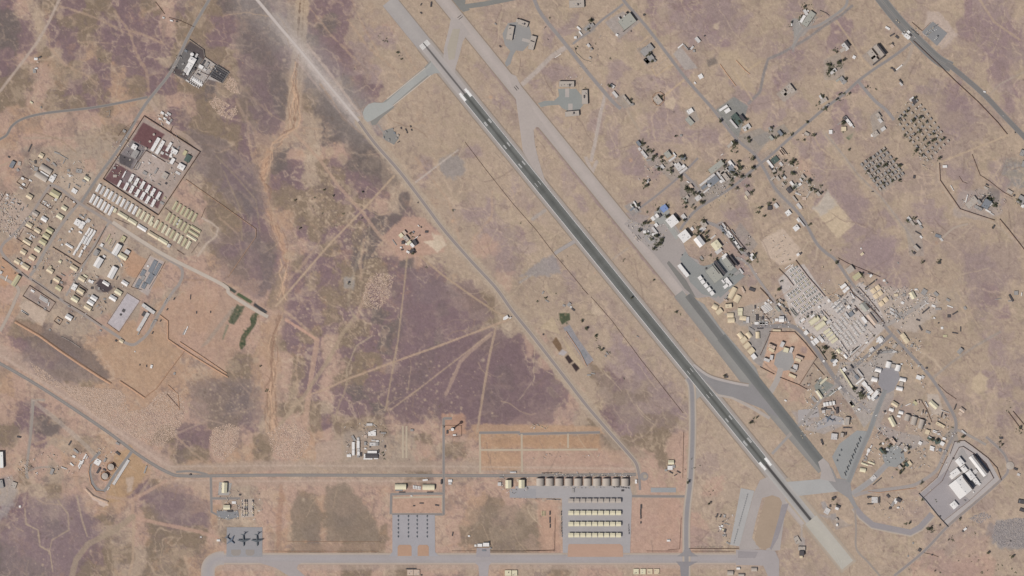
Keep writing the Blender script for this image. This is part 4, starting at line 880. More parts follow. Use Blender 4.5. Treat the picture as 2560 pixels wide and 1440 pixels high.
# ---------------- builders for things that stand on the base ----------------
NOUN = {'F': ('building', 'flat-roofed building'), 'G': ('shed', 'gabled shed'), 'V': ('hangar', 'arched shelter'), 'S': ('canopy', 'open sunshade canopy'),
        'T': ('tank', 'round tank'), 'C': ('cabin', 'cabin'), 'H': ('hangar', 'hangar')}
ONAME = {'F': 'building', 'G': 'gabled_shed', 'V': 'arched_shelter', 'S': 'sunshade_canopy', 'T': 'storage_tank', 'C': 'cabin', 'H': 'hangar'}
def make(kind, x, y, l, w, ang, h, col, place, label=None, group=None, name=None, noun=None, cat=None):
    """x, y, l, w in plan units; h in metres; ang clockwise from the x axis"""
    L, W = l * S, w * S
    if kind == 'F' and name is None and noun is None and col == 'k' and h >= 6 and l * w < 95: return None   # many dark blocks imitate cast shadow; only small tall ones are skipped
    if kind == 'F' and name is None and noun is None:
        ar, rt = l * w, max(l, w) / max(.1, min(l, w))
        if h <= 2.6: name, noun, cat = 'low_slab', 'low platform', 'platform'
        elif ar < 26 and h <= 3.4: name, noun, cat = ('storage_crate', 'crate', 'crate') if col in 'kgs' else ('shipping_container', 'container', 'container')  # dark ones mix real equipment with boxes standing in for shadow
        elif rt > 2.6: name, noun, cat = 'long_block', 'long narrow building', 'barrack'
        elif ar < 70 and h <= 4: name, noun, cat = 'portable_office', 'portable office', 'office'
        elif ar < 70: name, noun, cat = 'hut', 'small flat-roofed hut', 'hut'
        if col not in 'wpy' and h > 4 and place: h *= 1.25
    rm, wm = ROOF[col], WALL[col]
    nm = name or ONAME[kind]
    small = L * W < (230 if kind != 'C' else 1e9)
    k = random.random()
    if kind == 'C' or small and kind in 'FG':
        mb = MB()
        if kind == 'G':
            mb.prism([(-W / 2, 0), (W / 2, 0), (W / 2, h), (0, h + W * .16), (-W / 2, h)], -L / 2, L / 2, 0)
            for s_ in (-1, 1):
                mb.face([(s_ * (W / 2 + .3), -L / 2 - .3, h + .02), (s_ * (W / 2 + .3), L / 2 + .3, h + .02), (0, L / 2 + .3, h + W * .16 + .25), (0, -L / 2 - .3, h + W * .16 + .25)][::s_], 1)
            mb.v = [(b, -a, c) for a, b, c in mb.v]
        else:
            mb.box(0, 0, 0, L, W, h, 0, 0)
            mb.box(0, 0, h, L + .4, W + .4, .25, 0, 1)
            mb.box(L * .25, 0, h + .25, min(1.4, L * .2), min(1.2, W * .4), .6, 0, 2)
            mb.box(L / 2 + .02, 0, 0, .12, min(1.1, W * .4), min(2.1, h * .8), 0, 2)
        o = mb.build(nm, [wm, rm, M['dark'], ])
        wx_, wy_ = P(x, y); o.location = (wx_, wy_, 0); o.rotation_euler = (0, 0, R(-ang))
    else:
        o = empty(nm, x, y, ang)
        if kind in 'FH':
            a = MB(); t = .35
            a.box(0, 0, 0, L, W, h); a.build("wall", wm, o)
            a = MB()
            if kind == 'H':
                a.prism([(-W / 2 - .5, h), (W / 2 + .5, h), (W / 2 + .5, h + .4), (0, h + .4 + W * .05), (-W / 2 - .5, h + .4)], -L / 2 - .5, L / 2 + .5)
                a.v = [(q[1], -q[0], q[2]) for q in a.v]
            else:
                a.box(0, 0, h, L + .5, W + .5, .3)
                for s_ in (-1, 1):
                    a.box(0, s_ * (W / 2 + .05), h + .3, L + .5, .4, .55); a.box(s_ * (L / 2 + .05), 0, h + .3, .4, W - .3, .55)
            a.build("roof", rm, o)
            if L * W > 420:
                for q in range(2 if L * W < 1500 else 4):
                    a = MB()
                    u, v_ = random.uniform(-.36, .36) * L, random.uniform(-.32, .32) * W
                    a.box(u, v_, h + (.3 if kind == 'F' else .3 + W * .05), min(3.2, L * .14), min(2.4, W * .14), 1.3)
                    a.build("roof_unit", M['steel'] if random.random() < .5 else M['dark'], o)
            a = MB(); dw = min(6, W * .45) if kind == 'F' else W * .7
            a.box(-L / 2 - .08, 0, 0, .18, dw, min(h * .8, 3 if kind == 'F' else 12)); a.build("door", M['dark'], o)
        elif kind == 'G':
            r = W * (.15 + .05 * k)
            a = MB(); a.prism([(-W / 2, 0), (W / 2, 0), (W / 2, h), (0, h + r), (-W / 2, h)], -L / 2, L / 2)
            a.v = [(q[1], -q[0], q[2]) for q in a.v]; a.build("wall", wm, o)
            a = MB(); e = .7
            a.prism([(-W / 2 - e, h - .25), (0, h + r + .05), (W / 2 + e, h - .25), (W / 2 + e, h), (0, h + r + .32), (-W / 2 - e, h)], -L / 2 - e, L / 2 + e)
            a.v = [(q[1], -q[0], q[2]) for q in a.v]; rf = a.build("roof", rm, o)
            a = MB(); a.box(0, 0, h + r + .2, L * .96, .8, .35); a.build("ridge_cap", M['steel'], rf)
            for s_ in (-1, 1):
                a = MB(); a.box(s_ * (L / 2 + .05), 0, 0, .15, min(4.5, W * .4), min(4, h * .8)); a.build("door", M['dark'], o)
            a = MB(); a.box(L * .2, -W / 2 - 1.1, 0, 2.4, 1.6, 1.5); a.build("air_conditioner", M['steel'], o)
        elif kind == 'V':
            a = MB(); n = 12; t = .4
            arc = [(-W / 2 * math.cos(math.pi * i / n), h * math.sin(math.pi * i / n) ** .8) for i in range(n + 1)]
            inn = [(x_ * (1 - 2 * t / W), z_ * (1 - t / h)) for x_, z_ in arc]
            a.prism(arc + inn[::-1], -L / 2, L / 2)
            a.v = [(q[1], -q[0], q[2]) for q in a.v]; a.build("shell", rm, o)
            a = MB(); a.prism(inn, L / 2 - .8, L / 2 - .5); a.v = [(q[1], -q[0], q[2]) for q in a.v]; a.build("end_wall", wm, o)
            a = MB(); a.prism([(x_ * .82, z_ * .82) for x_, z_ in inn], -L / 2 + .4, -L / 2 + .7); a.v = [(q[1], -q[0], q[2]) for q in a.v]; a.build("door", M['dark'], o)
        elif kind == 'S':
            a = MB(); a.prism([(-W / 2, h), (0, h + W * .08), (W / 2, h), (W / 2, h + .3), (0, h + .3 + W * .08), (-W / 2, h + .3)], -L / 2, L / 2)
            a.v = [(q[1], -q[0], q[2]) for q in a.v]; a.build("canopy_roof", rm, o)
            n = max(2, int(L / 14) + 1)
            for i in range(n):
                for s_ in (-1, 1):
                    a = MB(); a.box(-L / 2 + .6 + i * (L - 1.2) / (n - 1), s_ * (W / 2 - .5), 0, .35, .35, h); a.build("post", M['steel'], o)
        elif kind == 'T':
            a = MB(); a.cyl(0, 0, 0, L / 2, L / 2, h, 20, cap=False); a.build("shell", wm, o)
            a = MB(); a.cyl(0, 0, h, L / 2 + .1, .3, L * .05, 20); a.build("roof", rm, o)
            a = MB(); a.box(L / 2 + .3, 0, 0, .5, .7, h + 1); a.build("ladder", M['dark'], o)
    adj = COLS[col][0]
    c_, nn = NOUN[kind]
    nn = noun or nn
    reg(o, x, y, f"{adj} {nn}", place, cat or c_, label, group)
    return o

PLACE = ["", 0.0, 0.0, 1.0]
def at(place, ox=0, oy=0, k=4.0):
    PLACE[:] = [place, ox, oy, k]
def B(txt):
    """kind x y l w ang h colour; coordinates in the current frame"""
    place, ox, oy, k = PLACE
    for it in txt.split(';'):
        q = it.split()
        if not q: continue
        kd = q[0]; x, y, l, w, ang, h = map(float, q[1:7])
        make(kd, ox + x / k, oy + y / k, l / k, w / k, ang, h, q[7], place)
def ROW(kind, x0, y0, x1, y1, n, l, w, ang, h, col, label, group, jit=0, skip=(), name=None, noun=None, cat=None):
    """n alike things in a line; the label says which one"""
    place, ox, oy, k = PLACE
    out = []
    for i in range(n):
        if i in skip: continue
        t = i / max(1, n - 1)
        c = col[i % len(col)] if len(col) > 1 else col
        lb = f"{COLS[c][0]} {noun or NOUN[kind][1]}, {ordinal(i + 1)} from {label}"
        out.append(make(kind, ox + (x0 + (x1 - x0) * t) / k + random.uniform(-jit, jit), oy + (y0 + (y1 - y0) * t) / k + random.uniform(-jit, jit),
                        l / k * random.uniform(1 - jit * .1, 1 + jit * .1), w / k, ang + random.uniform(-jit, jit) * 2, h, c, place, lb, group, name, noun, cat))
    return out
def wall(txt, label, h=3.0, t=.9, m='fence', close=False, name="fence", cat="fence"):
    place, ox, oy, k = PLACE
    p = [P(ox + a / k, oy + b / k) for a, b in pts(txt)]
    if close: p.append(p[0])
    mb = MB(); x0, y0 = p[0]
    for (ax, ay), (bx, by) in zip(p, p[1:]):
        L = math.hypot(bx - ax, by - ay); a = math.atan2(by - ay, bx - ax)
        mb.box((ax + bx) / 2 - x0, (ay + by) / 2 - y0, 0, L + t * .6, t, h, a)
        mb.box((ax + bx) / 2 - x0, (ay + by) / 2 - y0, h, L + t * .5, t + .3, .15, a)
    o = mb.build(name, M[m]); o.location = (x0, y0, 0)
    o["category"] = cat; o["label"] = label
    for ax, ay in p[:-1] if close else p:
        ps = MB(); ps.box(ax - x0, ay - y0, 0, t + .5, t + .5, h + .5); ps.build("corner_post", M['dark'], o)
    return o
def berm(txt, label, h=2.5, w=7.0, m='earth'):
    place, ox, oy, k = PLACE
    p = [P(ox + a / k, oy + b / k) for a, b in pts(txt)]
    x0, y0 = p[0]; A = np.array(p) - np.array(p[0])
    T = np.gradient(A, axis=0); T /= np.linalg.norm(T, axis=1)[:, None] + 1e-9
    N = np.stack([-T[:, 1], T[:, 0]], 1)
    mb = MB()
    rings = []
    for a, n_ in zip(A, N):
        hh = h * random.uniform(.85, 1.15)
        rings.append([(*(a + n_ * w / 2), 0.0), (*(a + n_ * w * .12), hh), (*(a - n_ * w * .12), hh), (*(a - n_ * w / 2), 0.0)])
    mb.loft(rings); o = mb.build("earth_bank", M[m]); o.location = (x0, y0, .01)
    o["category"] = "earth bank"; o["label"] = label
    return o

# --- trees: a trunk with limbs, and a crown of small leaf clumps ---
TREES = []
for v in range(4):
    r_ = random.Random(40 + v)
    t = MB(); t.cyl(0, 0, 0, .32, .2, 2.6, 6)
    for k in range(4):
        a = k * 1.57 + r_.random(); e = (math.cos(a) * 1.3, math.sin(a) * 1.3)
        t.loft([[(.12 * math.cos(q), .12 * math.sin(q), 2.2) for q in (0, 2.1, 4.2)], [(e[0] + .05 * math.cos(q), e[1] + .05 * math.sin(q), 4.0) for q in (0, 2.1, 4.2)]])
    c = MB()
    lobes = [(r_.uniform(-1.5, 1.5), r_.uniform(-1.5, 1.5), r_.uniform(3.2, 4.9), r_.uniform(1.0, 1.9)) for _ in range(6 + v)]
    for _ in range(150):
        lx, ly, lz, lr = r_.choice(lobes)
        th, ph, rr = r_.uniform(0, 6.28), math.acos(r_.uniform(-1, 1)), lr * r_.uniform(.6, 1.05)
        x, y, z = lx + rr * math.sin(ph) * math.cos(th), ly + rr * math.sin(ph) * math.sin(th), lz + .8 * rr * math.cos(ph)
        s_ = r_.uniform(.35, .62)
        u = np.array([r_.gauss(0, 1) for _ in range(3)]); u /= np.linalg.norm(u)
        w_ = np.cross(u, [r_.gauss(0, 1) for _ in range(3)]); w_ /= np.linalg.norm(w_)
        b = np.array([x, y, z])
        c.face([tuple(b + s_ * (u * math.cos(q) + w_ * math.sin(q))) for q in (0, 1.3, 2.5, 3.8, 5.0)])
    tm, cm = t.build("trunk", M['bark']), c.build("crown", M['leaf'])
    TREES.append((tm.data, cm.data)); bpy.data.objects.remove(tm); bpy.data.objects.remove(cm)
NT = [0]; SCRUB = []
def tree(x, y, s_=1.0):
    place = PLACE[0]
    tm, cm = TREES[NT[0] % 4]; NT[0] += 1
    o = empty("tree", x, y, random.uniform(0, 360))
    o.scale = (s_, s_, s_ * random.uniform(.85, 1.15))
    for n_, d in (("trunk", tm), ("crown", cm)):
        c = bpy.data.objects.new(n_, d); C.objects.link(c); c.parent = o
    reg(o, x, y, "dark bushy tree" if s_ > 2.0 else "small dark tree", place, "tree")
def trees(txt, n=None):
    """cx cy sx sy n: clumps of trees in plan units"""
    for it in txt.split(';'):
        q = list(map(float, it.split()))
        if not q: continue
        n_ = q[4] * (.12 if 'housing' in PLACE[0] else .185)
        n_ = int(n_) + (1 if random.random() < n_ % 1 else 0)
        for _ in range(n_):
            tree(random.gauss(q[0], q[2] * .5), random.gauss(q[1], q[3] * .5), random.uniform(1.5, 2.9) if q[4] > 3 else random.uniform(1.1, 1.9))
        for _ in range(int(q[4] * (.5 if 'housing' in PLACE[0] else 1.7))):
            SCRUB.append((random.gauss(q[0], q[2] * .6), random.gauss(q[1], q[3] * .6), random.uniform(.8, 2.2)))

# --- vehicles ---
def veh_mesh(kind, body):
    mb = MB()
    if kind == 'truck':
        mb.box(-1.2, 0, .9, 5.6, 2.4, 2.2, 0, 0); mb.box(2.9, 0, .7, 1.9, 2.3, 2.0, 0, 1, taper=.9); mb.box(0, 0, .55, 8.2, 2.0, .35, 0, 2)
        wh = [(-3, 1), (-3, -1), (-1.6, 1), (-1.6, -1), (2.8, 1), (2.8, -1)]; r = .5
    else:
        mb.box(0, 0, .4, 4.6, 1.9, .7, 0, 0); mb.box(-.3, 0, 1.1, 2.5, 1.7, .6, 0, 1, 0, taper=.85)
        wh = [(-1.5, .85), (-1.5, -.85), (1.5, .85), (1.5, -.85)]; r = .36
    for x, y in wh:
        n = 8; vs = [(x + r * math.cos(6.283 * i / n), y + q, r + r * math.sin(6.283 * i / n)) for q in (-.14, .14) for i in range(n)]
        mb.mesh(vs, [(i, (i + 1) % n, n + (i + 1) % n, n + i) for i in range(n)] + [tuple(range(n - 1, -1, -1)), tuple(range(n, 2 * n))], 2)
    o = mb.build(kind, [ROOF[body], M['glass'], M['rub']]); d = o.data; bpy.data.objects.remove(o); return d
VEH = {(k, c): veh_mesh(k, c) for k in ('truck', 'car') for c in 'wbkge'}
def vehicles(kind, x0, y0, x1, y1, n, ang, cols='wbkg', jit=.5, skip=.0):
    place, ox, oy, k = PLACE
    for i in range(n):
        if random.random() < skip: continue
        t = i / max(1, n - 1); c = random.choice(cols)
        x, y = ox + (x0 + (x1 - x0) * t) / k + random.uniform(-jit, jit), oy + (y0 + (y1 - y0) * t) / k + random.uniform(-jit, jit)
        o = bpy.data.objects.new("parked_" + kind, VEH[(kind, c)]); C.objects.link(o)
        wx_, wy_ = P(x, y); o.location = (wx_, wy_, .45); o.rotation_euler = (0, 0, R(-ang + random.uniform(-3, 3)))
        reg(o, x, y, f"{COLS[c][0]} parked {kind}", place, kind)

# --- aircraft, nose along +x ---
def fus(mb, stations, n=10):
    mb.loft([[(x, r * math.cos(6.283 * i / n), z + r * .95 * math.sin(6.283 * i / n)) for i in range(n)] for x, r, z in stations])
def slab(mb, q, th):
    n = len(q); vs = [(x, y, z - th / 2) for x, y, z in q] + [(x, y, z + th / 2) for x, y, z in q]
    mb.mesh(vs, [tuple(range(n - 1, -1, -1)), tuple(range(n, 2 * n))] + [(i, (i + 1) % n, n + (i + 1) % n, n + i) for i in range(n)])
def transport(m, props=False):
    o = empty("transport_aircraft", 0, 0)
    f = MB(); fus(f, [(27, .1, 3.2), (25.5, 1.4, 3.4), (22, 3.0, 3.9), (14, 3.4, 4), (-8, 3.4, 4), (-18, 2.2, 5), (-26, .5, 6.2)])
    fb = f.build("fuselage", M[m], o, True)
    for s_ in (-1, 1):
        w = MB(); slab(w, [(9, s_ * 2.5, 7), (1, s_ * 25, 6.2), (-2.5, s_ * 25.5, 6.2), (-2, s_ * 2.5, 7)][::s_], .7); w.build("wing", M[m], o)
        for y, x in ((8.5, 8), (16, 5)):
            e = MB(); fus(e, [(x + 1.5, 1.2, 4.9), (x - 1, 1.35, 4.9), (x - 4, .7, 5.1)], 8); e.build("engine", M['dark'], o)
        t = MB(); slab(t, [(-21.5, s_ * .3, 16), (-26, s_ * 9.5, 16), (-28, s_ * 9.5, 16), (-27, s_ * .3, 16)][::s_], .4); t.build("tailplane", M[m], o)
    v = MB(); v.prism([(-17, 6.5), (-25, 6.5), (-27.5, 16.4), (-22, 16.4)], -.35, .35); v.build("tail_fin", M[m], o)
    g = MB()
    for x, y in ((19, 0), (1, 3), (1, -3)): g.box(x, y, 0, 2, 1, 1.8)
    g.build("landing_gear", M['rub'], o)
    return o
def fighter(m):
    o = empty("fighter_aircraft", 0, 0)
    f = MB(); fus(f, [(9.5, .05, 2), (7.5, .5, 2.1), (4, 1.0, 2.2), (0, 1.4, 2.1), (-6, 1.3, 2.1), (-8.5, .8, 2.1)], 8); fb = f.build("fuselage", M[m], o, True)
    for s_ in (-1, 1):
        w = MB(); slab(w, [(3.5, s_ * 1, 2.2), (-3.2, s_ * 6.2, 2.2), (-5, s_ * 6.2, 2.2), (-5, s_ * 1, 2.2)][::s_], .25); w.build("wing", M[m], o)
        t = MB(); slab(t, [(-6, s_ * 1, 2.2), (-8.6, s_ * 3.8, 2.2), (-9.6, s_ * 3.8, 2.2), (-9, s_ * 1, 2.2)][::s_], .2); t.build("tailplane", M[m], o)
        v = MB(); v.prism([(-4.5, 3), (-8.2, 3), (-9.2, 5.6), (-7.4, 5.6)], s_ * 1.3 - .1, s_ * 1.3 + .1); v.build("tail_fin", M[m], o)
    c = MB(); fus(c, [(6.2, .1, 2.7), (5, .55, 2.8), (3, .3, 3)], 6); c.build("cockpit_canopy", M['glass'], fb)
    g = MB()
    for x, y in ((5, 0), (-2, 1.3), (-2, -1.3)): g.box(x, y, 0, .7, .4, 1.3)
    g.build("landing_gear", M['rub'], o)
    return o
def drone(m):
    o = empty("light_aircraft", 0, 0)
    f = MB(); fus(f, [(4.4, .1, 1.5), (3.4, .6, 1.6), (1.5, .55, 1.5), (-3.5, .35, 1.5), (-4.4, .1, 1.5)], 8); f.build("fuselage", M[m], o, True)
    for s_ in (-1, 1):
        w = MB(); slab(w, [(.6, s_ * .3, 1.7), (.2, s_ * 8.2, 1.9), (-.5, s_ * 8.2, 1.9), (-.9, s_ * .3, 1.7)][::s_], .18); w.build("wing", M[m], o)
        t = MB(); slab(t, [(-3.2, s_ * .2, 1.5), (-4.2, s_ * 2.2, 2.3), (-4.8, s_ * 2.2, 2.3), (-4.2, s_ * .2, 1.5)][::s_], .12); t.build("tail", M[m], o)
    return o
def place_copy(src, x, y, ang, cat, label, group, sc_=1.0, first=[set()]):
    o = src if src.name not in first[0] else copy_tree(src)
    first[0].add(src.name)
    wx_, wy_ = P(x, y); o.location = (wx_, wy_, .45); o.rotation_euler = (0, 0, R(-ang)); o.scale = (sc_,) * 3
    o["category"] = cat; o["label"] = label; o["group"] = group
    return o
# ================= things, site by site =================
# ---- upper left ----
at("in the open desert at the upper left")
B("""F 360 590 34 24 0 4 w;F 378 622 20 15 0 3 t;F 362 685 28 14 -10 3 w;F 315 1025 30 16 30 4 y;F 1715 207 30 14 15 3 w;F 1635 178 24 16 20 3 p;F 1765 215 14 10 0 3 k;
F 1245 1312 26 30 -60 4 g;F 345 710 40 30 85 3 g;F 412 1075 20 10 80 3 g;F 400 572 24 16 -30 3 k""")
wall("1555,20 1590,65 1645,140", "dark fence line at the top left beside small sheds", 2, .8)
wall("1690,175 1800,205 1940,270", "thin fence joining the small sheds to the northwest road", 2, .7)
wall("1060,1120 1100,1105 1095,1150 1075,1170", "ruined stone enclosure beside the curving road", 1.5, 1.6, 'concrete', name="ruined_wall", cat="wall")
wall("985,585 1000,598 990,612 978,600", "tiny round stone enclosure in an orange patch", 1.5, 1.2, 'concrete', True, name="stone_enclosure", cat="enclosure")
at("in the dark compound beside the northwest road")
B("""H 1925 605 66 58 30 10 w;H 1888 680 100 56 -60 9 w;F 1862 705 50 26 -60 11 p;T 1922 545 36 36 0 7 w;T 1838 742 24 24 0 6 g;F 1850 715 30 20 10 5 k;
F 2010 670 46 36 30 5 w;F 2035 625 46 18 -60 4 k;F 2071 648 50 26 -60 4 g;F 2050 697 30 22 30 4 p;F 1860 510 30 20 30 3 s;F 1875 740 26 20 30 4 w;F 1800 560 14 14 30 3 k;F 1762 680 16 10 30 3 k;
F 1965 560 20 50 30 4 p;F 1945 690 20 24 30 5 k;F 1830 640 24 16 -30 3 g;F 1985 745 40 8 30 3 k;F 2000 715 24 10 -60 3 p;S 1975 820 120 26 34 3 w;C 1905 830 110 14 34 3 p""")
for i in range(4):
    ROW('C', 1925 - 9 * i, 768 + 18 * i, 2015 - 9 * i, 822 + 18 * i, 6, 15, 10, -62, 3, 'w', f"left in row {ordinal(i + 1)} of the container grid", "containers in the dark compound")
for i in range(6):
    make('C', 2232 / 4 - 3.4 * i, (690 + 19 * i) / 4 - 1, 31, 3.2, 32, 2.2, 'k', PLACE[0], f"long striped solar panel row, {ordinal(i + 1)} from top, beside the dark northwest compound", "solar panel rows", "solar_panel_row", "panel row", "solar panel")
wall("1895,395 2038,498 2048,570 2160,650 2290,728 2222,830 2105,768", "boundary wall along the upper right side of the dark northwest compound", 4, .9, 'concrete', name="boundary_wall", cat="wall")
wall("2048,570 1975,680 1885,800 1990,878 2045,820 2155,655", "inner fence of the dark northwest compound", 3.5)
wall("1980,705 2090,755", "cross fence in the dark northwest compound", 3)
at("above the maroon walled camp")
B("""F 1625 1130 34 22 33 4 w;F 1665 1152 30 14 33 3 w;F 1690 1138 44 20 33 4 p;F 1652 1187 36 16 33 3 w;F 1600 1190 26 14 33 3 w;F 1682 1226 42 24 33 4 w;F 1668 1205 30 10 33 3 p;F 1712 1205 20 30 33 3 g;
F 1640 1160 14 14 33 3 k;F 1700 1180 14 14 33 3 t""")
wall("1725,1265 1705,1310 1715,1330", "short fence by the small white sheds above the maroon camp", 3)
wall("1180,1360 1230,1290 1340,1215 1200,1430", "low fence round a grey plot left of the maroon camp", 2, .7)
# ---- maroon walled camp ----
at("in the maroon walled camp", 0, 360)
wall("1440,-280 2000,80 1580,712 1030,350", "tall brown boundary wall of the maroon camp", 5, 1.3, close=True, name="boundary_wall", cat="wall")
wall("1330,245 1460,65 1650,180", "inner fence between the maroon and grey yards", 3.5)
wall("1720,160 1850,240 1910,100", "fence round the dark canopy in the maroon camp", 3)
B("""H 1345 30 48 50 -60 8 w;H 1352 100 84 56 -60 6 g;F 1555 5 150 34 -60 5 w;F 1600 35 150 34 -60 5 w;F 1690 30 100 26 -60 5 w;F 1745 75 62 46 30 7 w;F 1712 105 34 18 -60 5 w;F 1708 122 20 30 -60 4 w;
F 1725 172 62 34 -60 6 w;H 1815 228 66 54 30 8 w;F 1850 90 50 34 -60 4 o;S 1880 145 74 56 -60 4 e;H 1650 318 62 54 -60 6 c;F 1623 90 26 30 -60 3 p;F 1700 155 22 16 30 3 k;F 1780 290 50 24 30 3 p;
F 1730 40 20 30 -60 4 p;F 1785 40 30 14 -60 3 g;F 1670 105 30 12 30 3 p;F 1560 270 60 18 -60 4 g;F 1450 290 44 30 30 3 g;F 1500 310 20 10 -60 3 p;F 1660 395 20 16 30 3 k;F 1590 405 30 10 30 3 g;
F 1145 240 26 20 0 4 g;F 1150 320 36 26 0 3 c;F 1240 140 14 10 0 3 k;F 1495 190 24 12 30 3 p;F 1430 185 14 10 30 3 w;F 1545 122 50 8 30 3 w;F 1620 590 24 40 -60 3 g;F 1650 540 20 16 -60 3 o""")
ds = ((1315, 340, 1262, 425), (1365, 378, 1316, 455), (1425, 412, 1374, 492), (1480, 448, 1428, 520), (1530, 482, 1476, 560), (1586, 516, 1533, 592))
for i, (a, b, c, d) in enumerate(ds):
    for (x, y, s_) in ((a, b, "upper"), (c, d, "lower")):
        make('F', x / 4, 360 + y / 4, 20, 7.4, -62, 5, 'w', "", f"long white cabin block, {s_} of pair {ordinal(i + 1)}, on the maroon ground", "paired white cabin blocks on maroon ground", "cabin_block", cat="cabin block")
    make('C', (a + c) / 8, 360 + (b + d) / 8, 9, 3.6, -62, 3, 'p', "", f"pale link shed joining white block pair {ordinal(i + 1)} on maroon ground", "link sheds on maroon ground", "link_shed", cat="shed")
    make('C', (a + c) / 8 + 7, 360 + (b + d) / 8 + 1.5, 3.6, 3.6, -62, 3, 'c', "", f"small square shed right of white block pair {ordinal(i + 1)} on maroon ground", "square sheds on maroon ground", "square_shed", cat="shed")
B("F 1242 305 70 12 -62 4 w;F 1195 395 70 22 -62 4 w;F 1390 225 70 8 -62 3 g;F 1370 215 70 8 -62 3 g;F 1352 205 70 8 -62 3 g;F 1410 95 60 8 -60 3 g")
for i in range(3): make('T', (1540 - 40 * i) / 4, (1345 + 70 * i) / 4, 6, 6, 0, 4, 'c', "", f"round pale tank, {ordinal(i + 1)} from the top, at the upper left of the maroon yard", "round tanks in the maroon yard")
# ---- cabin rows below the maroon camp ----
at("below the maroon walled camp", 0, 360)
lb1 = "left in the upper row below the maroon camp"
ROW('G', 985, 440, 1350, 664, 10, 84, 25, -62, 3.4, 'wpw', lb1, "long cabins in the upper row below the maroon camp", name="long_cabin", noun="long gabled cabin", cat="cabin")
ROW('G', 1388, 690, 1510, 766, 4, 84, 25, -62, 3.4, 'y', "left of four in mid upper cabin row", "cream cabins in the upper row", name="long_cabin", noun="long gabled cabin", cat="cabin")
ROW('G', 1562, 800, 1885, 1010, 9, 84, 25, -62, 3.4, 'yoy', "left in the upper row's right end", "cabins in the right end of the long row", name="long_cabin", noun="long gabled cabin", cat="cabin")
ROW('G', 925, 545, 1110, 670, 6, 92, 25, -62, 3.4, 'w', "left in the lower row of white long cabins", "long white cabins in the lower row", name="long_cabin", noun="long gabled cabin", cat="cabin")
ROW('G', 1750, 618, 1945, 738, 6, 88, 24, -62, 3.2, 'o', "left in the top row of the olive cabin block", "olive cabins, top row", name="long_cabin", noun="long gabled cabin", cat="cabin")
ROW('G', 1682, 728, 1872, 850, 6, 88, 24, -62, 3.2, 'o', "left in the second row of the olive cabin block", "olive cabins, second row", name="long_cabin", noun="long gabled cabin", cat="cabin")
ROW('G', 1958, 848, 1918, 935, 3, 110, 24, 32, 3.2, 'ooy', "top of three beside the olive block", "crosswise cabins", name="long_cabin", noun="long gabled cabin", cat="cabin")
for i, (x, y, l, c) in enumerate(((1230, 715, 108, 'y'), (1325, 775, 96, 'y'), (1422, 840, 98, 'w'), (1532, 912, 112, 'b'), (1630, 970, 104, 'y'))):
    make('G', x / 4, 360 + y / 4, l / 4, 9, 32, 4.5, c, "", f"{COLS[c][0]} long hall, {ordinal(i + 1)} from left above the pale dusty road", "long halls above the dusty road", "long_hall", cat="hall")
B("G 1152 666 42 28 -62 4 y;G 1690 1018 34 30 -62 4 p;G 1515 800 40 24 -62 3 y;F 1800 770 24 30 -62 3 p;F 1775 800 20 20 -62 3 p")
wall("870,595 950,640 1045,705", "low fence in front of the lower cabin row", 2, .6); wall("1150,745 1290,805", "low fence in front of the long halls", 2, .6)
wall("1770,1060 1840,1105", "low fence right of the dusty road end", 2, .6); wall("2050,645 2010,740", "fence right of the olive cabins", 2, .6); wall("1990,985 1915,1090", "fence below the crosswise cabins", 2, .7)
wall("1860,355 2560,850 2560,925 2440,1100 2280,1330", "long earth-coloured fence looping round the ground right of the olive cabins", 2.2, 1.4, 'earth')
wall("1720,690 1650,640", "short fence beside the olive cabins", 2, .6)
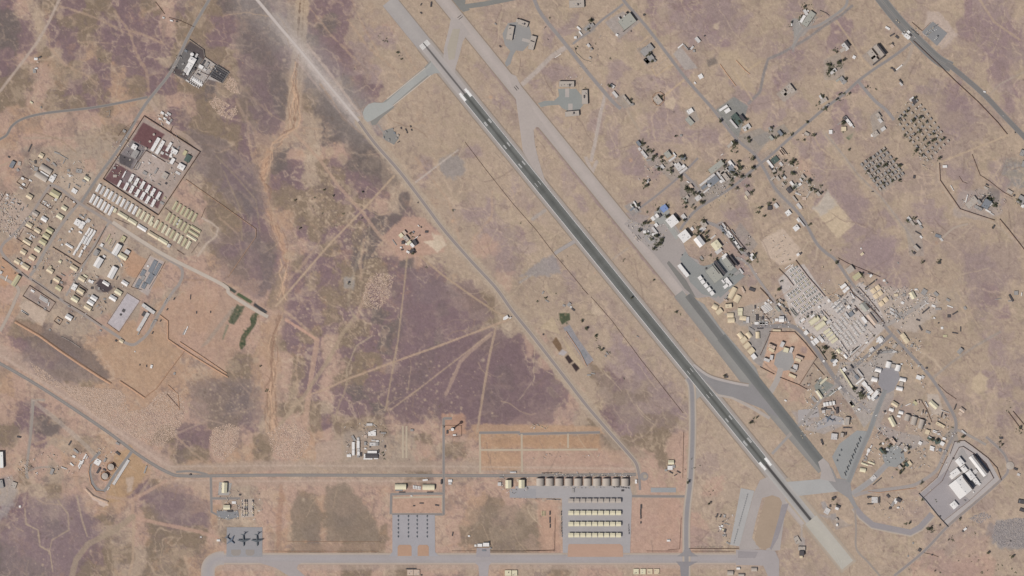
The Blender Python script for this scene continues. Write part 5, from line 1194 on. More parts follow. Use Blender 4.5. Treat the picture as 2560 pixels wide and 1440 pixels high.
# ---- western camp ----
at("in the western camp", 0, 480, 8)
B("""G 1105 40 190 120 30 7 o;G 595 90 120 84 32 6 b;G 1290 322 110 76 32 6 y;G 1200 490 130 84 32 6 y;G 715 432 110 84 32 6 c;G 890 542 120 84 32 6 w;G 590 662 120 80 32 6 b;G 755 772 120 76 32 6 b;G 1000 772 130 94 32 7 o;
G 930 882 130 94 32 7 o;G 862 1000 140 94 32 7 o;G 545 1000 165 76 32 6 b;G 757 1150 120 84 32 6 y;G 470 1200 112 84 32 6 b;G 648 1312 120 84 32 6 b;G 350 1390 112 84 32 6 b;G 2342 1150 230 110 -60 9 w;F 2462 940 120 80 -60 4 o;
G 2460 1290 175 92 32 7 y;F 2548 1200 100 84 32 6 p;F 2040 1062 56 60 30 5 w;H 1930 1212 120 90 -60 7 g;F 2085 1290 54 44 30 4 w;F 2160 920 170 22 -60 3 o;F 2205 990 120 22 -60 3 o;F 2270 1050 170 10 -60 3 g;
H 1555 610 120 112 -60 7 w;H 1645 665 150 80 -60 6 w;F 1770 570 74 62 30 4 p;V 1612 802 74 44 32 5 w;F 1440 742 44 30 32 4 w;F 1395 790 38 38 0 4 w;G 1388 1075 160 40 32 4 w;F 1243 1055 34 30 0 3 w;
F 1120 150 50 60 32 4 p;F 1060 170 30 24 32 3 b;F 880 190 40 20 32 3 w;F 960 270 40 30 32 3 w;F 905 240 24 50 32 3 p;F 1340 120 30 30 32 3 t;F 1480 200 26 34 -60 3 w;F 610 930 60 30 32 3 p;F 620 880 16 60 32 3 w;
F 570 830 14 60 -80 3 w;F 590 830 12 60 -80 3 p;F 655 880 14 50 -50 3 w;F 690 900 40 14 -60 3 w;F 690 560 40 30 32 3 g;F 810 640 50 24 32 3 g;F 600 500 50 24 32 3 o;F 1130 350 30 24 0 3 g;F 1200 950 36 40 0 3 g;
F 1380 1200 50 34 32 3 g;F 1220 100 10 60 20 2 w;F 150 60 50 30 40 3 w;F 130 220 46 26 -70 3 g;F 270 150 30 60 60 3 g;F 140 120 60 14 -30 3 w;F 250 210 60 24 20 3 p;F 380 240 16 60 -70 3 k;F 1230 200 20 18 0 3 k;
F 1345 560 16 12 0 3 k;F 450 340 20 80 25 3 g;F 540 280 14 60 25 3 g;F 890 970 10 44 15 3 k;F 1890 960 30 16 -75 3 k;F 2290 830 10 14 0 3 k;F 1660 510 60 24 32 3 p;F 1610 470 50 40 0 3 g;F 1700 470 30 50 32 3 g;F 1725 600 50 24 32 3 w;F 1860 670 40 14 60 3 p""")
for i, (x0, y0, x1, y1, n, l, w) in enumerate(((1775, 770, 1882, 822, 3, 116, 40), (1728, 840, 1833, 895, 3, 62, 40), (1664, 950, 1776, 992, 3, 156, 42))):
    ROW('G', x0, y0, x1, y1, n, l, w, -62, 4, 'w', f"left in row {ordinal(i + 1)} of the walled yard", "white blocks in the walled yard of the western camp", name="white_block", noun="white cabin block", cat="cabin block")
for i, (x, y, l) in enumerate(((1590, 1068, 130), (1550, 1140, 50), (1500, 1210, 116), (1700, 1110, 84), (1640, 1190, 60), (1606, 1266, 84))):
    make('G', x / 8, 480 + y / 8, l / 8, 4.7, -62, 4, 'w', "", f"narrow white cabin, {ordinal(i % 3 + 1)} from top in the {'left' if i < 3 else 'right'} tail of the white block", "narrow white cabins in the walled yard", "narrow_cabin", cat="cabin")
wall("2115,690 1905,1095 1640,1440", "brown fence on the right of the walled yard of white blocks", 3.5, 1.1)
wall("1055,1105 1310,1260 1610,1450", "brown wall below the walled yard of white blocks", 4, 1.2, name="yard_wall", cat="wall")
wall("465,740 400,850 330,930 610,1110", "brown fence round the lower left yard with white containers", 3, .9); wall("490,690 760,830 930,940", "brown fence above the yard with white containers", 3, .9)
wall("1110,215 1125,150 930,30 800,215 1010,350 1060,280", "square brown fence round a junk-filled yard near the olive hall", 3, 1.0)
wall("1260,170 1300,90 1350,110", "brown fence piece at the upper left of the red earth yard", 3); wall("1400,140 1530,235 1460,310", "brown fence piece at the right of the red earth yard", 3)
wall("0,190 110,0", "brown fence at the left edge of the western camp", 3)
wall("2400,960 2460,870 2545,910 2480,1010", "fence round an olive roof near the big white shed", 2.5, .8, close=True)
at("in the lower part of the western camp", 0, 640, 8)
B("""G 512 215 150 92 32 7 b;G 1005 290 132 84 32 6 b;G 1012 222 50 54 32 4 b;G 1482 240 152 84 32 6 b;G 1206 108 54 54 32 4 y;G 325 490 240 84 -58 7 o;G 1142 470 124 84 32 6 b;G 1177 640 122 84 32 6 o;G 1642 455 132 84 32 6 b;
F 1712 400 92 34 32 3 y;F 1800 500 60 50 32 4 w;F 1850 520 40 60 32 4 w;H 1490 620 120 92 -62 7 w;G 1615 700 142 84 32 8 b;G 1502 862 142 92 32 7 y;G 1882 842 132 84 32 7 w;G 1817 932 132 84 32 7 w;G 1760 1030 142 84 32 6 b;
G 2262 842 144 84 32 6 w;G 2370 722 142 84 32 6 y;G 2122 548 142 60 32 5 w;G 2257 330 245 110 -62 8 w;G 1975 130 205 122 -60 9 w;G 2500 542 132 74 32 5 w;G 1382 1225 132 92 32 7 w;F 655 700 76 38 32 3 w;F 975 962 80 16 -75 3 w;
F 500 1142 160 18 32 3 w;F 770 940 50 30 50 3 g;F 1170 1290 50 24 55 3 g;F 900 1060 50 50 32 2 g;F 1380 1010 40 30 0 3 g;F 1840 640 46 44 0 3 k;F 1980 650 40 50 10 3 g;F 1500 360 20 16 0 3 k;F 440 150 60 60 32 3 p;
F 1020 520 24 70 10 3 k;F 1230 530 50 40 20 3 g;F 1260 380 16 90 -60 3 g;F 860 240 16 60 15 3 k;F 690 220 40 50 0 3 g;F 1410 130 50 30 40 3 g;F 1340 90 60 14 40 3 g;F 1630 290 14 60 20 3 w;F 2340 440 16 80 25 3 k;
F 2430 180 20 60 -20 3 w;F 1940 420 60 30 30 3 c;F 1780 800 40 40 0 3 g;F 1950 1000 60 24 -40 3 g;F 2090 860 50 30 0 3 g;F 2100 920 60 14 60 3 k;F 2030 1130 60 20 -60 3 g;F 1850 1090 20 14 0 3 k;F 1440 1110 20 14 0 3 g;
F 1350 1340 60 24 30 3 g;F 1500 1260 60 14 -60 3 g;F 130 440 14 110 20 2 w;F 55 230 60 16 30 2 g;F 300 345 20 18 0 2 k;F 20 330 60 50 -60 4 p""")
at("in the lower part of the western camp", 0, 640, 8)
ROW('C', 805, 820, 950, 908, 8, 84, 16, -76, 3, 'p', "left in the fenced yard beside the sandy pad", "pale containers in the fenced yard")
wall("590,590 1110,930 980,1120 455,800", "brown fence round the long yard of pale containers", 3, 1.0, close=True)
wall("1148,1212 1252,1280 1190,1380 1078,1300", "small square brown fence right of the sandy pad", 3, 1.0, close=True)
wall("1500,740 1600,575 1750,680 1640,830", "square brown wall round a beige hall", 3, 1.0, close=True, name="yard_wall", cat="wall")
wall("40,40 340,260", "brown fence beside the lower left loop road", 3); wall("430,320 570,440", "dark kerb fence beside the loop road", 2); wall("1270,895 1700,1150 2035,1390", "thin dark fence along the lower loop road", 2.4, .8)
wall("640,480 1180,850", "thin dark fence above the lower loop road", 2.4, .8)
at("at the upper left of the western camp", 0, 360)
B("""V 462 252 126 62 32 9 c;V 415 325 136 62 32 9 c;F 447 298 96 14 32 3 w;F 522 350 62 50 -60 6 w;F 545 322 40 34 -60 4 p;G 415 115 44 44 30 5 b;F 745 470 54 44 32 4 w;G 872 345 54 34 32 4 y;F 125 205 70 40 -62 5 s;
F 227 345 30 20 32 3 w;F 237 405 30 20 32 4 w;F 305 365 30 14 32 3 w;F 215 440 40 14 32 3 p;F 360 250 40 40 10 3 g;F 480 160 40 20 40 3 g;F 545 205 50 16 45 3 g;F 180 260 24 30 -40 3 g;F 690 420 10 50 10 3 g;F 780 420 60 8 30 3 g;
F 865 320 24 30 20 4 k;F 790 270 60 40 10 2 g;F 685 265 24 24 0 3 g;F 700 310 60 8 20 2 p;F 640 130 90 8 30 2 g;F 570 90 60 14 20 2 g;F 300 40 12 80 25 2 k;F 355 180 20 34 0 2 k;F 90 130 24 14 30 2 k;F 195 195 30 40 10 3 c;
F 640 175 50 10 -60 2 g;F 840 370 40 20 30 3 g;F 700 320 20 16 0 3 w""")
wall("165,380 222,322 305,370 262,448", "square brown fence at the upper left of the western camp", 3, 1.0, close=True)
at("in the lower right of the western camp", 0, 360)
B("""F 1530 1225 130 44 -62 1.2 s;F 1572 1255 130 34 -62 1.2 s;F 1500 1345 110 50 -62 1.2 s;F 1385 1395 90 40 -62 1.2 s;F 1430 1290 70 40 -62 1.2 s;F 1480 1220 18 18 0 2 w;F 1430 1340 50 30 -62 1.5 g;F 1440 1415 60 40 -62 2 s""")
wall("1500,1110 1310,1430 1415,1460", "thin fence on the left of the grey filter beds", 2, .7); wall("1650,1180 1600,1275 1490,1450", "thin fence on the right of the grey filter beds", 2, .7)
at("beside the lilac pond pad", 0, 720)
B("F 1485 208 150 34 35 6 p;F 1432 340 210 34 -60 6 p;F 1446 263 48 48 30 1.2 k;F 1236 226 28 30 30 1 k;T 1208 266 24 24 0 1 k;G 1216 530 40 32 32 4 b;F 1160 527 20 16 30 3 k;F 1385 455 30 12 -60 3 g;F 1005 425 24 16 30 2 g;F 500 418 20 16 30 2 g")
wall("1270,48 1400,128 1190,442 1070,352", "thin fence round the lilac lined pond", 1.6, .6, close=True)
B("F 1742 108 22 10 -60 3 k;F 1672 215 20 10 -60 3 k;F 1605 328 20 10 -60 3 k;F 1525 448 24 10 -60 3 k;F 1560 325 20 14 0 3 g;F 1655 130 60 10 -60 2 g;F 1525 350 80 10 -60 2 g")
at("on the orange ground below the western camp", 0, 720)
B("F 1515 785 20 34 15 3 w;F 1465 780 8 20 0 2 k;F 1398 768 8 16 0 2 k;F 1350 635 10 12 0 2 w;F 1860 425 8 90 25 2 w;F 1840 440 8 60 25 2 g;F 250 248 84 12 35 3 w;F 1905 90 6 50 5 2 k;F 1965 245 8 24 0 2 k;F 2105 240 8 20 0 2 k;F 1745 855 20 24 20 2 g")
for q, lb, h, w in (("150,335 400,480 600,625 800,760 1000,890 1110,955", "long straight earth bank left of the orange ground", 3.4, 13), ("1200,930 1330,1015 1450,1100", "shorter earth bank continuing the long bank", 3, 10),
                    ("1600,270 1680,330 1680,510 1780,580 2000,720 2280,890", "long winding earth bank on the right of the orange ground", 3, 9), ("1800,540 2000,670 2270,855", "second earth bank parallel to the winding bank", 2.4, 7),
                    ("1840,635 1700,820 1560,1010 1440,1100", "thin earth bank across the orange ground", 2, 5), ("1680,970 1780,1060 1795,1220", "thin curved earth bank in the spoil area", 2, 5)):
    berm(q, lb, h, w)
wall("1670,1060 1790,1195", "dark trench fence in the spoil area", 2, 1.2)
wall("615,485 700,530 800,595", "broken low wall on the dark gravel strip", 1.6, 1.6, 'concrete', name="low_wall", cat="wall")
# ---- lower left ----
at("at the lower left", 0, 1080)
B("""F 6 278 160 60 88 12 w;F 4 520 80 60 80 6 g;F 60 560 16 90 5 10 k;G 2247 556 100 50 92 8 y;G 2268 752 64 42 0 6 y;F 1050 280 40 20 -60 4 g;F 985 385 60 20 -60 4 k;F 1045 375 34 12 30 3 k;F 975 300 60 60 30 1.5 w;
F 800 318 66 16 -65 3 w;F 825 300 50 14 -65 3 w;F 800 345 40 14 -65 3 w;F 850 245 56 14 -60 3 w;F 870 255 30 10 -60 3 p;F 740 245 30 20 20 3 w;F 720 325 40 14 40 3 w;F 640 360 60 10 20 3 p;F 760 190 60 20 40 3 g;F 700 110 14 50 30 2 k;
F 190 50 40 14 10 3 k;F 1178 115 40 20 30 3 g;F 1180 212 50 20 40 3 k;F 2185 1083 34 18 0 3 w;F 1455 375 14 80 20 2 g;F 2010 1050 16 10 0 2 w;F 520 395 30 60 20 3 g;F 140 530 50 60 20 4 c;F 115 860 10 90 5 14 k;F 1085 565 40 10 -60 2 p;F 2300 790 50 20 0 3 k;
F 1905 425 20 14 0 3 k;F 1210 402 290 28 -58 2.5 p;F 2340 705 40 24 0 2 w;F 2400 628 20 16 0 2 k;F 200 745 20 20 0 2 w""")
B("T 1112 348 64 64 0 11 c;T 1052 440 64 64 0 11 c")
for x, y, lb in ((1112, 348, "upper"), (1052, 440, "lower")):
    berm(" ".join(f"{x + 46 * math.cos(t * .628):.0f},{y + 46 * math.sin(t * .628):.0f}" for t in range(11)), f"round earth bank encircling the {lb} fuel tank", 4, 6)
berm("855,565 930,640 1000,670 1080,700", "pale chalky spoil bank at the lower left", 4, 14, 'dirt'); berm("1000,240 900,320 885,400 910,520 960,590 1040,600", "bank behind the fuel tanks", 2.5, 6)
at("in the container yard above the transport apron", 0, 1080)
for cx, nm in ((2450, "first"), (2470, "second"), (2530, "third")):
    ROW('C', cx, 688, cx, 830, 8, 22, 9, 90 if cx != 2530 else 60, 3, 'ktbg', f"top in the {nm} container line above the transport apron", "containers above the transport apron")
vehicles('car', 2175, 785, 2370, 790, 16, 80, jit=.8); vehicles('car', 2180, 868, 2380, 866, 14, 80, jit=.8)
vehicles('truck', 2420, 690, 2420, 830, 5, 85)
# ---- depot on the middle bottom ----
at("in the depot above the bottom road", 640, 1080)
B("""F 973 140 80 27 90 5 w;F 973 205 56 27 90 5 w;F 1022 125 74 27 90 5 w;F 1025 180 28 24 90 4 p;F 1025 215 44 24 90 4 w;F 930 236 42 26 0 4 w;F 1160 18 76 40 0 4 w;F 1170 122 70 34 0 3 p;S 1160 235 120 50 0 5 k;F 1162 200 94 24 0 5 w;
F 1086 240 44 14 90 3 w;F 1216 240 50 14 90 3 p;F 1120 268 90 12 0 3 w;F 1200 262 40 14 0 4 w;F 1210 120 30 34 0 4 g;F 1092 115 24 36 0 4 g;F 1095 42 30 24 0 3 t;F 975 62 24 60 -30 3 g;F 1022 70 24 30 0 4 p;F 1022 245 24 20 0 4 g;F 1052 225 12 40 0 3 k;
F 1290 145 14 24 0 3 k;F 1135 -75 60 24 0 4 p;F 1170 -8 60 12 -20 4 w;F 1275 10 50 14 0 3 g;F 1215 90 30 14 0 3 w;F 1175 85 40 14 0 3 p;F 1140 140 30 12 90 3 k;F 1225 190 10 30 0 3 k;F 1095 165 20 14 0 3 w""")
trees("957 1138 5 8 3;962 1073 3 3 1")
at("beside the tower road", 640, 1080)
B("""V 1446 545 112 62 0 11 y;V 1726 550 120 60 0 11 y;F 1942 488 40 26 0 4 w;F 1940 515 30 20 0 4 p;F 1852 500 12 44 0 5 k;F 1692 480 50 16 -5 3 w;F 1430 578 70 20 0 2 s;F 1740 603 60 8 0 3 k;F 1460 603 60 8 0 3 k;F 1655 712 40 10 0 2 k;F 1810 732 40 12 10 2 k;F 1580 738 20 10 0 2 k;
F 1555 638 18 10 0 2 w;F 1965 1020 8 40 10 3 k;F 2435 520 34 34 0 5 p;F 2455 455 40 10 0 3 g;F 1560 -18 30 20 0 4 g;F 1240 0 8 12 0 2 k""")
ROW('C', 1575, 550, 1640, 560, 5, 34, 10, 90, 3, 'w', "left between the two cream hangars", "containers between the cream hangars")
# the tall tower
o = empty("control_tower", 1132, 1072)
a = MB(); a.cyl(0, 0, 0, 3.6, 2.6, 42, 10); a.build("shaft", M['concrete'], o)
a = MB(); a.cyl(0, 0, 42, 3, 6.5, 3, 8); a.cyl(0, 0, 49.5, 7, 6.4, .8, 8); a.build("cab", ROOF['w'], o)
a = MB(); a.cyl(0, 0, 45, 6.2, 6.9, 4.5, 8, cap=False); a.build("window", M['glass'], o)
a = MB(); a.cyl(0, 0, 50.3, .25, .1, 7, 6); a.build("antenna", M['steel'], o)
a = MB(); a.box(0, 0, 0, 14, 11, 5); a.build("base_building", WALL['c'], o)
o["category"] = "tower"; o["label"] = "tall concrete tower casting a long shadow at the end of the straight road"
at("at the foot of the tower", 640, 1080)
B("F 1912 0 16 34 0 3 k;F 1950 -20 40 10 0 3 g;F 1985 30 30 14 0 4 w;F 1880 -50 10 10 0 3 k")
wall("1865,-65 2055,-65 2055,40 1960,50", "low fence round the foot of the tower", 1.6, .6)
at("at the bottom edge", 640, 1080)
B("F 2300 1125 62 36 0 7 w;F 2238 1132 46 30 0 5 w;F 2330 1110 16 36 0 4 k;F 2195 1135 20 20 0 3 w;F 2345 1160 24 12 20 3 g;F 2130 1040 20 16 0 3 w;F 2280 1185 40 14 0 2 s;F 1542 1405 60 58 0 3 t;F 1606 1405 60 58 0 3 t;F 1550 1368 100 8 0 3 k;F 2520 1410 64 56 0 4 y;F 1655 1430 14 14 0 2 k")
wall("1960,1190 2180,1190 2190,1188", "low brown fence left of the small white building at the bottom", 1.8, .6); wall("2350,1190 2990,1190", "long low brown fence above the bottom taxiway", 1.8, .6)
wall("90,1190 300,1195 700,1194 1000,1194 1220,1195", "long low earth fence between the two aprons at the bottom", 1.8, .8, 'earth')
wall("320,1095 1240,1098", "faint earth bank fence below the olive gravel", 1.2, .8, 'earth')
# ---- hangars and sunshades of the southern apron ----
at("on the southern apron", 1280, 1080)
ROW('V', 282, 500, 1132, 502, 10, 76, 80, 90, 15, 'c', "left of ten on the southern apron", "ten arched hangars in one row", name="arched_hangar", noun="arched hangar", cat="hangar")
ROW('G', -36, 520, 96, 518, 2, 80, 56, 90, 12, 'y', "left of the two beside the ten hangars", "two cream hangars", name="gabled_hangar", noun="gabled hangar", cat="hangar")
for r_, y, c in ((1, 686, 'c'), (2, 808, 'y'), (3, 919, 'y'), (4, 1030, 'y')):
    ROW('S', 588, y, 1064, y, 9, 51, 44, 0, 9, c, f"left in sunshade row {ordinal(r_)} from the top", "aircraft sunshades in four rows", noun="aircraft sunshade", cat="sunshade")
B("F 1240 495 20 40 0 4 w;G 1590 302 56 40 0 5 y;F 1580 358 50 40 0 4 w;F 1540 382 26 20 0 3 g;F 1615 345 30 30 0 3 g;F 1635 430 30 8 -30 3 k;F 1590 405 40 8 30 3 k;F 1665 400 40 8 30 3 k;F 1565 1085 34 18 0 4 w;F 300 815 50 6 90 2 o;F 315 815 50 6 90 2 o;F 330 815 50 6 90 2 o;F 378 810 40 10 90 3 k;F 378 880 60 10 90 3 k;F 380 940 40 8 90 3 k;F 612 585 20 40 0 3 g;F 1105 585 24 16 0 3 k;F 10 403 60 16 0 4 p")
ROW('F', 1240, 1395, 1446, 1395, 4, 54, 54, 0, 3, 'yybb', "left of four at the bottom edge", "square shades at the bottom edge", name="square_canopy", noun="square flat canopy", cat="canopy")
B("F 25 1410 54 54 0 4 y;V 2182 1408 60 50 0 8 c;V 2262 1362 36 26 0 6 w;V 2292 1432 60 40 0 8 c;V 2420 1372 56 44 0 8 c;F 1290 745 40 14 90 3 k;F 1285 800 60 10 90 3 k;F 1287 850 34 10 90 3 k;F 1287 905 20 10 90 3 k")
B("F 2100 940 24 20 15 3 w;F 2085 965 20 16 15 3 w;F 2110 975 20 16 15 3 y;F 2075 945 14 12 15 3 w;F 2130 985 20 30 15 3 k;F 2050 835 14 40 20 2 k;F 2085 838 14 30 20 2 k;F 2125 840 20 30 20 2 g;F 2115 890 30 10 -30 2 k;F 2155 920 40 8 20 2 g;F 2115 1032 24 16 0 3 g;F 2160 1110 40 14 30 2 g")
vehicles('truck', 300, 410, 480, 410, 9, 0, jit=.7); vehicles('car', 640, 438, 1160, 436, 22, 10, jit=.8, skip=.3); vehicles('car', 520, 556, 920, 552, 12, 30, jit=1, skip=.2)
vehicles('truck', 1000, 545, 1160, 560, 8, 20, 'wkg', jit=1.2); vehicles('truck', 350, 672, 470, 676, 8, 0, 'kg'); vehicles('car', 0, 662, 240, 662, 10, 0, jit=.6, skip=.2); vehicles('truck', 493, 800, 498, 1040, 10, 90, 'kg')
vehicles('truck', 1165, 930, 1170, 1010, 4, 90, 'kg'); vehicles('car', 1835, 1152, 2100, 1150, 14, 0, 'kgb', skip=.3)
wall("1345,1190 1660,1192", "dark ditch fence left of the crossroads", 1.6, .7); wall("1795,1192 2220,1194", "dark ditch fence right of the crossroads", 1.6, .9); wall("1775,1166 2265,1166", "straight dark kerb wall below the slanted apron", 2.6, 1.0, name="kerb_wall", cat="wall")
wall("1715,0 1706,460", "thin brown fence left of the taxi road", 1.8, .6); wall("1690,860 1675,1170 1560,1180", "thin brown fence round the pink plot", 1.8, .6)
wall("430,860 425,1180 0,1192", "thin brown fence left of the sunshade apron", 1.8, .6)
# ---- aircraft ----
T1, T2 = transport('planed'), transport('planeb')
for x, y, a, s_, lb in ((609, 1350, 88, .98, "middle of the three on the pale transport apron"), (643, 1350, 88, .98, "rightmost of the three on the pale transport apron")):
    place_copy(T1, x, y, a, "aircraft", f"grey four-engined transport aircraft, {lb}", "transport aircraft on the lower left apron", s_)
place_copy(T2, 576, 1350, 40, "aircraft", "blue-grey four-engined transport aircraft, leftmost on the pale transport apron", "transport aircraft on the lower left apron", .86)
place_copy(T2, 2072, 1046, -150, "aircraft", "blue-grey transport aircraft parked alone near the row of small white shelters", "lone transport aircraft", .72)
F1, F2, D1 = fighter('planed'), fighter('planed'), drone('planed')
for c_, x in enumerate((996, 1021, 1043, 1068)):
    for r_, y in enumerate((1291.5, 1301.5, 1311.5, 1321.5, 1332, 1342)):
        place_copy(F1, x, y, 90 if c_ % 2 else 78, "aircraft", f"dark fighter aircraft, column {ordinal(c_ + 1)}, {ordinal(r_ + 1)} from the top, on the four-column apron",
                   "fighter aircraft in four columns", .62)
for k_ in range(7):
    t = k_ / 6
    place_copy(F2, 2151 - 36 * t, 1093 + 85 * t, -110, "aircraft", f"dark fighter aircraft, {ordinal(k_ + 1)} from top in the long slanted row", "fighter aircraft in the slanted row", .62)
    a = MB(); a.box(0, 0, 0, 17, 1.4, 3.6); a.box(0, 1.0, 0, 17, .6, 1.2); o = a.build("blast_barrier", M['dark'])
    wx_, wy_ = P(2148.5 - 36 * t, 1100 + 85 * t); o.location = (wx_, wy_, .4); o.rotation_euler = (0, 0, R(-68))
    o["category"] = "barrier"; o["label"] = f"dark slanted blast barrier below fighter {ordinal(k_ + 1)} of the slanted row"; o["group"] = "blast barriers in the slanted row"
for k_ in range(3):
    place_copy(F2, 2103 - 10 * k_ / 2, 1124 + 26 * k_ / 2, -110, "aircraft", f"dark fighter aircraft, {ordinal(k_ + 1)} from top in the short slanted row", "fighter aircraft in the short row", .62)
for k_ in range(23):
    if k_ == 15: continue
    t = k_ / 22
    place_copy(D1, 1869 - 34 * t, 1236 + 121 * t, -166, "aircraft", f"small dark aircraft, {ordinal(k_ + 1)} from the top of the long slanted line", "small aircraft in the long slanted line", .62)
# ---- small site left of the runway, roadside hut, pits ----
at("on the sandy site left of the perimeter road", 640, 360)
B("""F 1450 915 40 40 -40 5 y;F 1485 885 40 30 50 6 t;F 1500 945 60 40 50 6 c;F 1530 990 50 30 -40 6 y;F 1560 1010 50 30 50 6 w;F 1545 925 50 24 50 7 k;F 1590 985 60 30 60 7 k;F 1470 985 30 30 0 5 k;F 1505 1000 20 20 0 5 w;F 1560 1070 50 30 -30 5 k;
F 1450 1035 20 14 0 4 w;F 1460 1058 20 14 0 4 k;F 1385 985 70 8 55 2 g;F 1520 1080 34 20 30 4 w;F 1705 878 30 20 0 3 k;F 1625 818 20 8 50 3 w;F 1650 832 16 8 50 3 k;F 1600 940 50 6 -40 3 w;F 1635 915 14 10 0 3 k;F 1620 585 10 12 40 2 k;F 1575 880 20 14 40 3 s""")
trees("1028 590 6 10 7;1030 628 8 5 5")
at("at the bend of the perimeter road", 640, 720)
B("F 2500 296 46 30 -30 6 w;F 2502 278 20 14 -30 7 k;F 2545 296 24 12 -40 3 w;F 2550 290 8 8 0 3 k;F 2480 310 16 16 0 4 w")
at("round the small hardstand below the turning pad", 640, 0)
B("F 1365 1290 14 14 0 3 g;F 1300 1320 24 12 40 3 g;F 1420 1355 20 20 20 4 c;F 1330 1400 14 24 0 3 g;F 1385 1330 20 20 0 3 s;F 1405 1380 20 14 0 3 g;F 1275 1375 14 20 0 3 g;F 1450 1282 20 10 50 3 k;F 1500 1300 30 8 60 3 k;F 1545 1265 20 10 60 3 k;F 1510 1325 20 8 60 3 k;F 1555 1300 20 8 60 3 k;F 1425 1420 24 8 -30 3 k")
at("in the rough ground left of the runway", 640, 0)
trees("965 100 7 6 4;992 130 4 4 3;1002 145 4 6 3;948 88 4 4 2;886 172 3 3 1"); B("F 1050 195 4 4 0 2 k;F 1650 45 24 8 -60 3 k;F 1650 130 24 10 40 3 k;F 1750 45 12 50 5 4 k;F 2395 240 24 10 40 3 g;F 2440 465 24 10 40 3 k")
at("beside the sewage pits left of the runway", 1280, 720)
B("F 570 165 30 40 40 3 g;F 610 215 40 14 40 3 k;F 520 175 30 20 20 2 g;F 590 190 20 20 30 2 p;F 1255 485 8 24 -60 2 g;F 310 45 30 14 -60 2 g;F 350 130 40 10 30 2 g;F 770 870 40 14 0 2 g;F 810 855 40 12 10 2 g;F 950 655 30 14 50 2 g;F 935 680 20 14 20 2 g;F 312 465 12 14 0 3 k;F 2140 885 40 20 10 2 k")
wall("700,0 760,65", "thin fence piece left of the runway", 1.8, .7)
wall("790,90 900,215 1000,330 1110,480 1180,570 1290,720 1450,920 1560,1060 1710,1250", "long thin dark fence running parallel to the runway on its left", 1.5, .5)
at("", 0, 0, 1); wall("1162,355 1215,425 1280,507 1340,575 1387,637 1412,667 1455,718", "thin dark fence parallel to the middle of the runway", 1.5, .5)
berm("1415,828 1450,880 1467,915 1482,904", "dark lip at the lower edge of the grey lagoon", 2, 4)
# ---- dispersal shelters at the top ----
at("round the upper dispersal aprons", 1280, 0)
for x, y, l, w, a, lb in ((110, 235, 100, 50, 20, "at the upper right of the topmost dispersal apron"), (202, 430, 140, 56, -75, "at the right of the topmost dispersal apron"), (-18, 330, 140, 60, -80, "at the left of the topmost dispersal apron"), (60, 210, 40, 30, 20, "small, above the topmost dispersal apron"),
                          (545, 842, 150, 56, 0, "at the top of the second dispersal apron"), (726, 972, 140, 60, 88, "at the right of the second dispersal apron"), (600, 1138, 140, 50, -5, "at the bottom of the second dispersal apron"),
                          (645, 40, 150, 76, -3, "at the top edge right of the dispersal aprons")):
    make('F', 1280 + x / 4, y / 4, l / 4, w / 4, a, 9, 'c', "", f"earth-grey hardened aircraft shelter {lb}", "hardened shelters round the upper dispersal aprons", "aircraft_shelter", cat="aircraft shelter")
B("V 576 852 14 40 0 12 k;V 722 965 14 44 0 12 k;V 618 1130 14 36 0 12 k;V 125 240 14 36 20 12 k;V 205 415 40 14 20 12 k;V 660 45 14 34 0 12 k;F 470 862 14 60 5 8 k;F 520 1145 14 70 5 8 k;F 145 490 60 14 20 8 k;F 45 215 14 60 20 8 k")
at("in the upper middle of the base", 1280, 0)
B("""F 1150 215 150 108 -37 9 v;F 1050 350 26 20 30 4 w;F 668 283 46 18 42 4 w;F 686 335 50 14 52 4 w;F 634 376 26 22 0 5 w;F 755 275 80 30 -40 5 g;F 800 255 30 40 50 5 g;F 740 300 30 20 50 4 g;F 1350 500 130 70 -40 6 g;F 1368 590 96 60 -40 6 g;F 1345 610 60 40 50 6 c;
F 1410 470 50 16 50 7 k;F 1330 620 14 60 -40 7 k;F 1400 560 50 20 50 6 k;F 1425 605 34 20 40 5 g;F 1310 490 40 14 -40 6 s;F 1855 400 60 34 50 5 p;F 1800 478 40 20 -50 4 p;F 1820 510 24 24 0 4 g;F 1886 765 44 44 -30 3 w;F 1685 460 66 12 -40 4 w;F 1740 475 70 12 50 4 g;F 1770 490 20 20 0 4 k;
F 1455 1000 84 60 50 6 c;F 1490 1010 14 70 50 7 k;F 1000 862 50 30 30 5 p;F 1030 945 70 30 50 5 p;F 1065 930 24 34 0 7 k;F 1145 1000 110 24 52 6 c;F 1170 995 110 12 52 7 k;F 1200 1045 30 20 0 5 g;F 1780 1113 60 44 -33 6 w;F 1775 1212 86 50 48 5 v;F 1805 1195 50 14 48 7 k;F 2152 1108 56 36 -33 7 w;
F 2112 1082 96 22 -33 5 w;F 2175 1105 20 40 50 7 k;F 2245 1190 110 60 50 6 e;F 2215 1240 110 20 50 6 p;F 2345 1275 76 50 -33 6 p;F 2300 1180 70 30 50 8 k;F 1830 830 24 14 50 3 w;F 1190 312 10 12 0 2 k;F 1130 168 30 12 30 10 w;F 1075 190 10 40 -37 9.8 p;F 1140 245 50 8 30 9.8 p;F 765 455 36 24 50 5 p;F 795 490 30 14 50 5 g;
F 1320 150 20 16 0 3 k;F 1925 360 14 12 0 3 k;F 1690 1355 24 20 0 3 g;F 780 580 30 20 30 4 c""")  # tall dark block beside the dark green building is its shadow built solid
wall("625,470 640,530 720,600 790,618 860,560 850,545", "curved fence round a small site right of the top road", 2, .7, m='concrete')
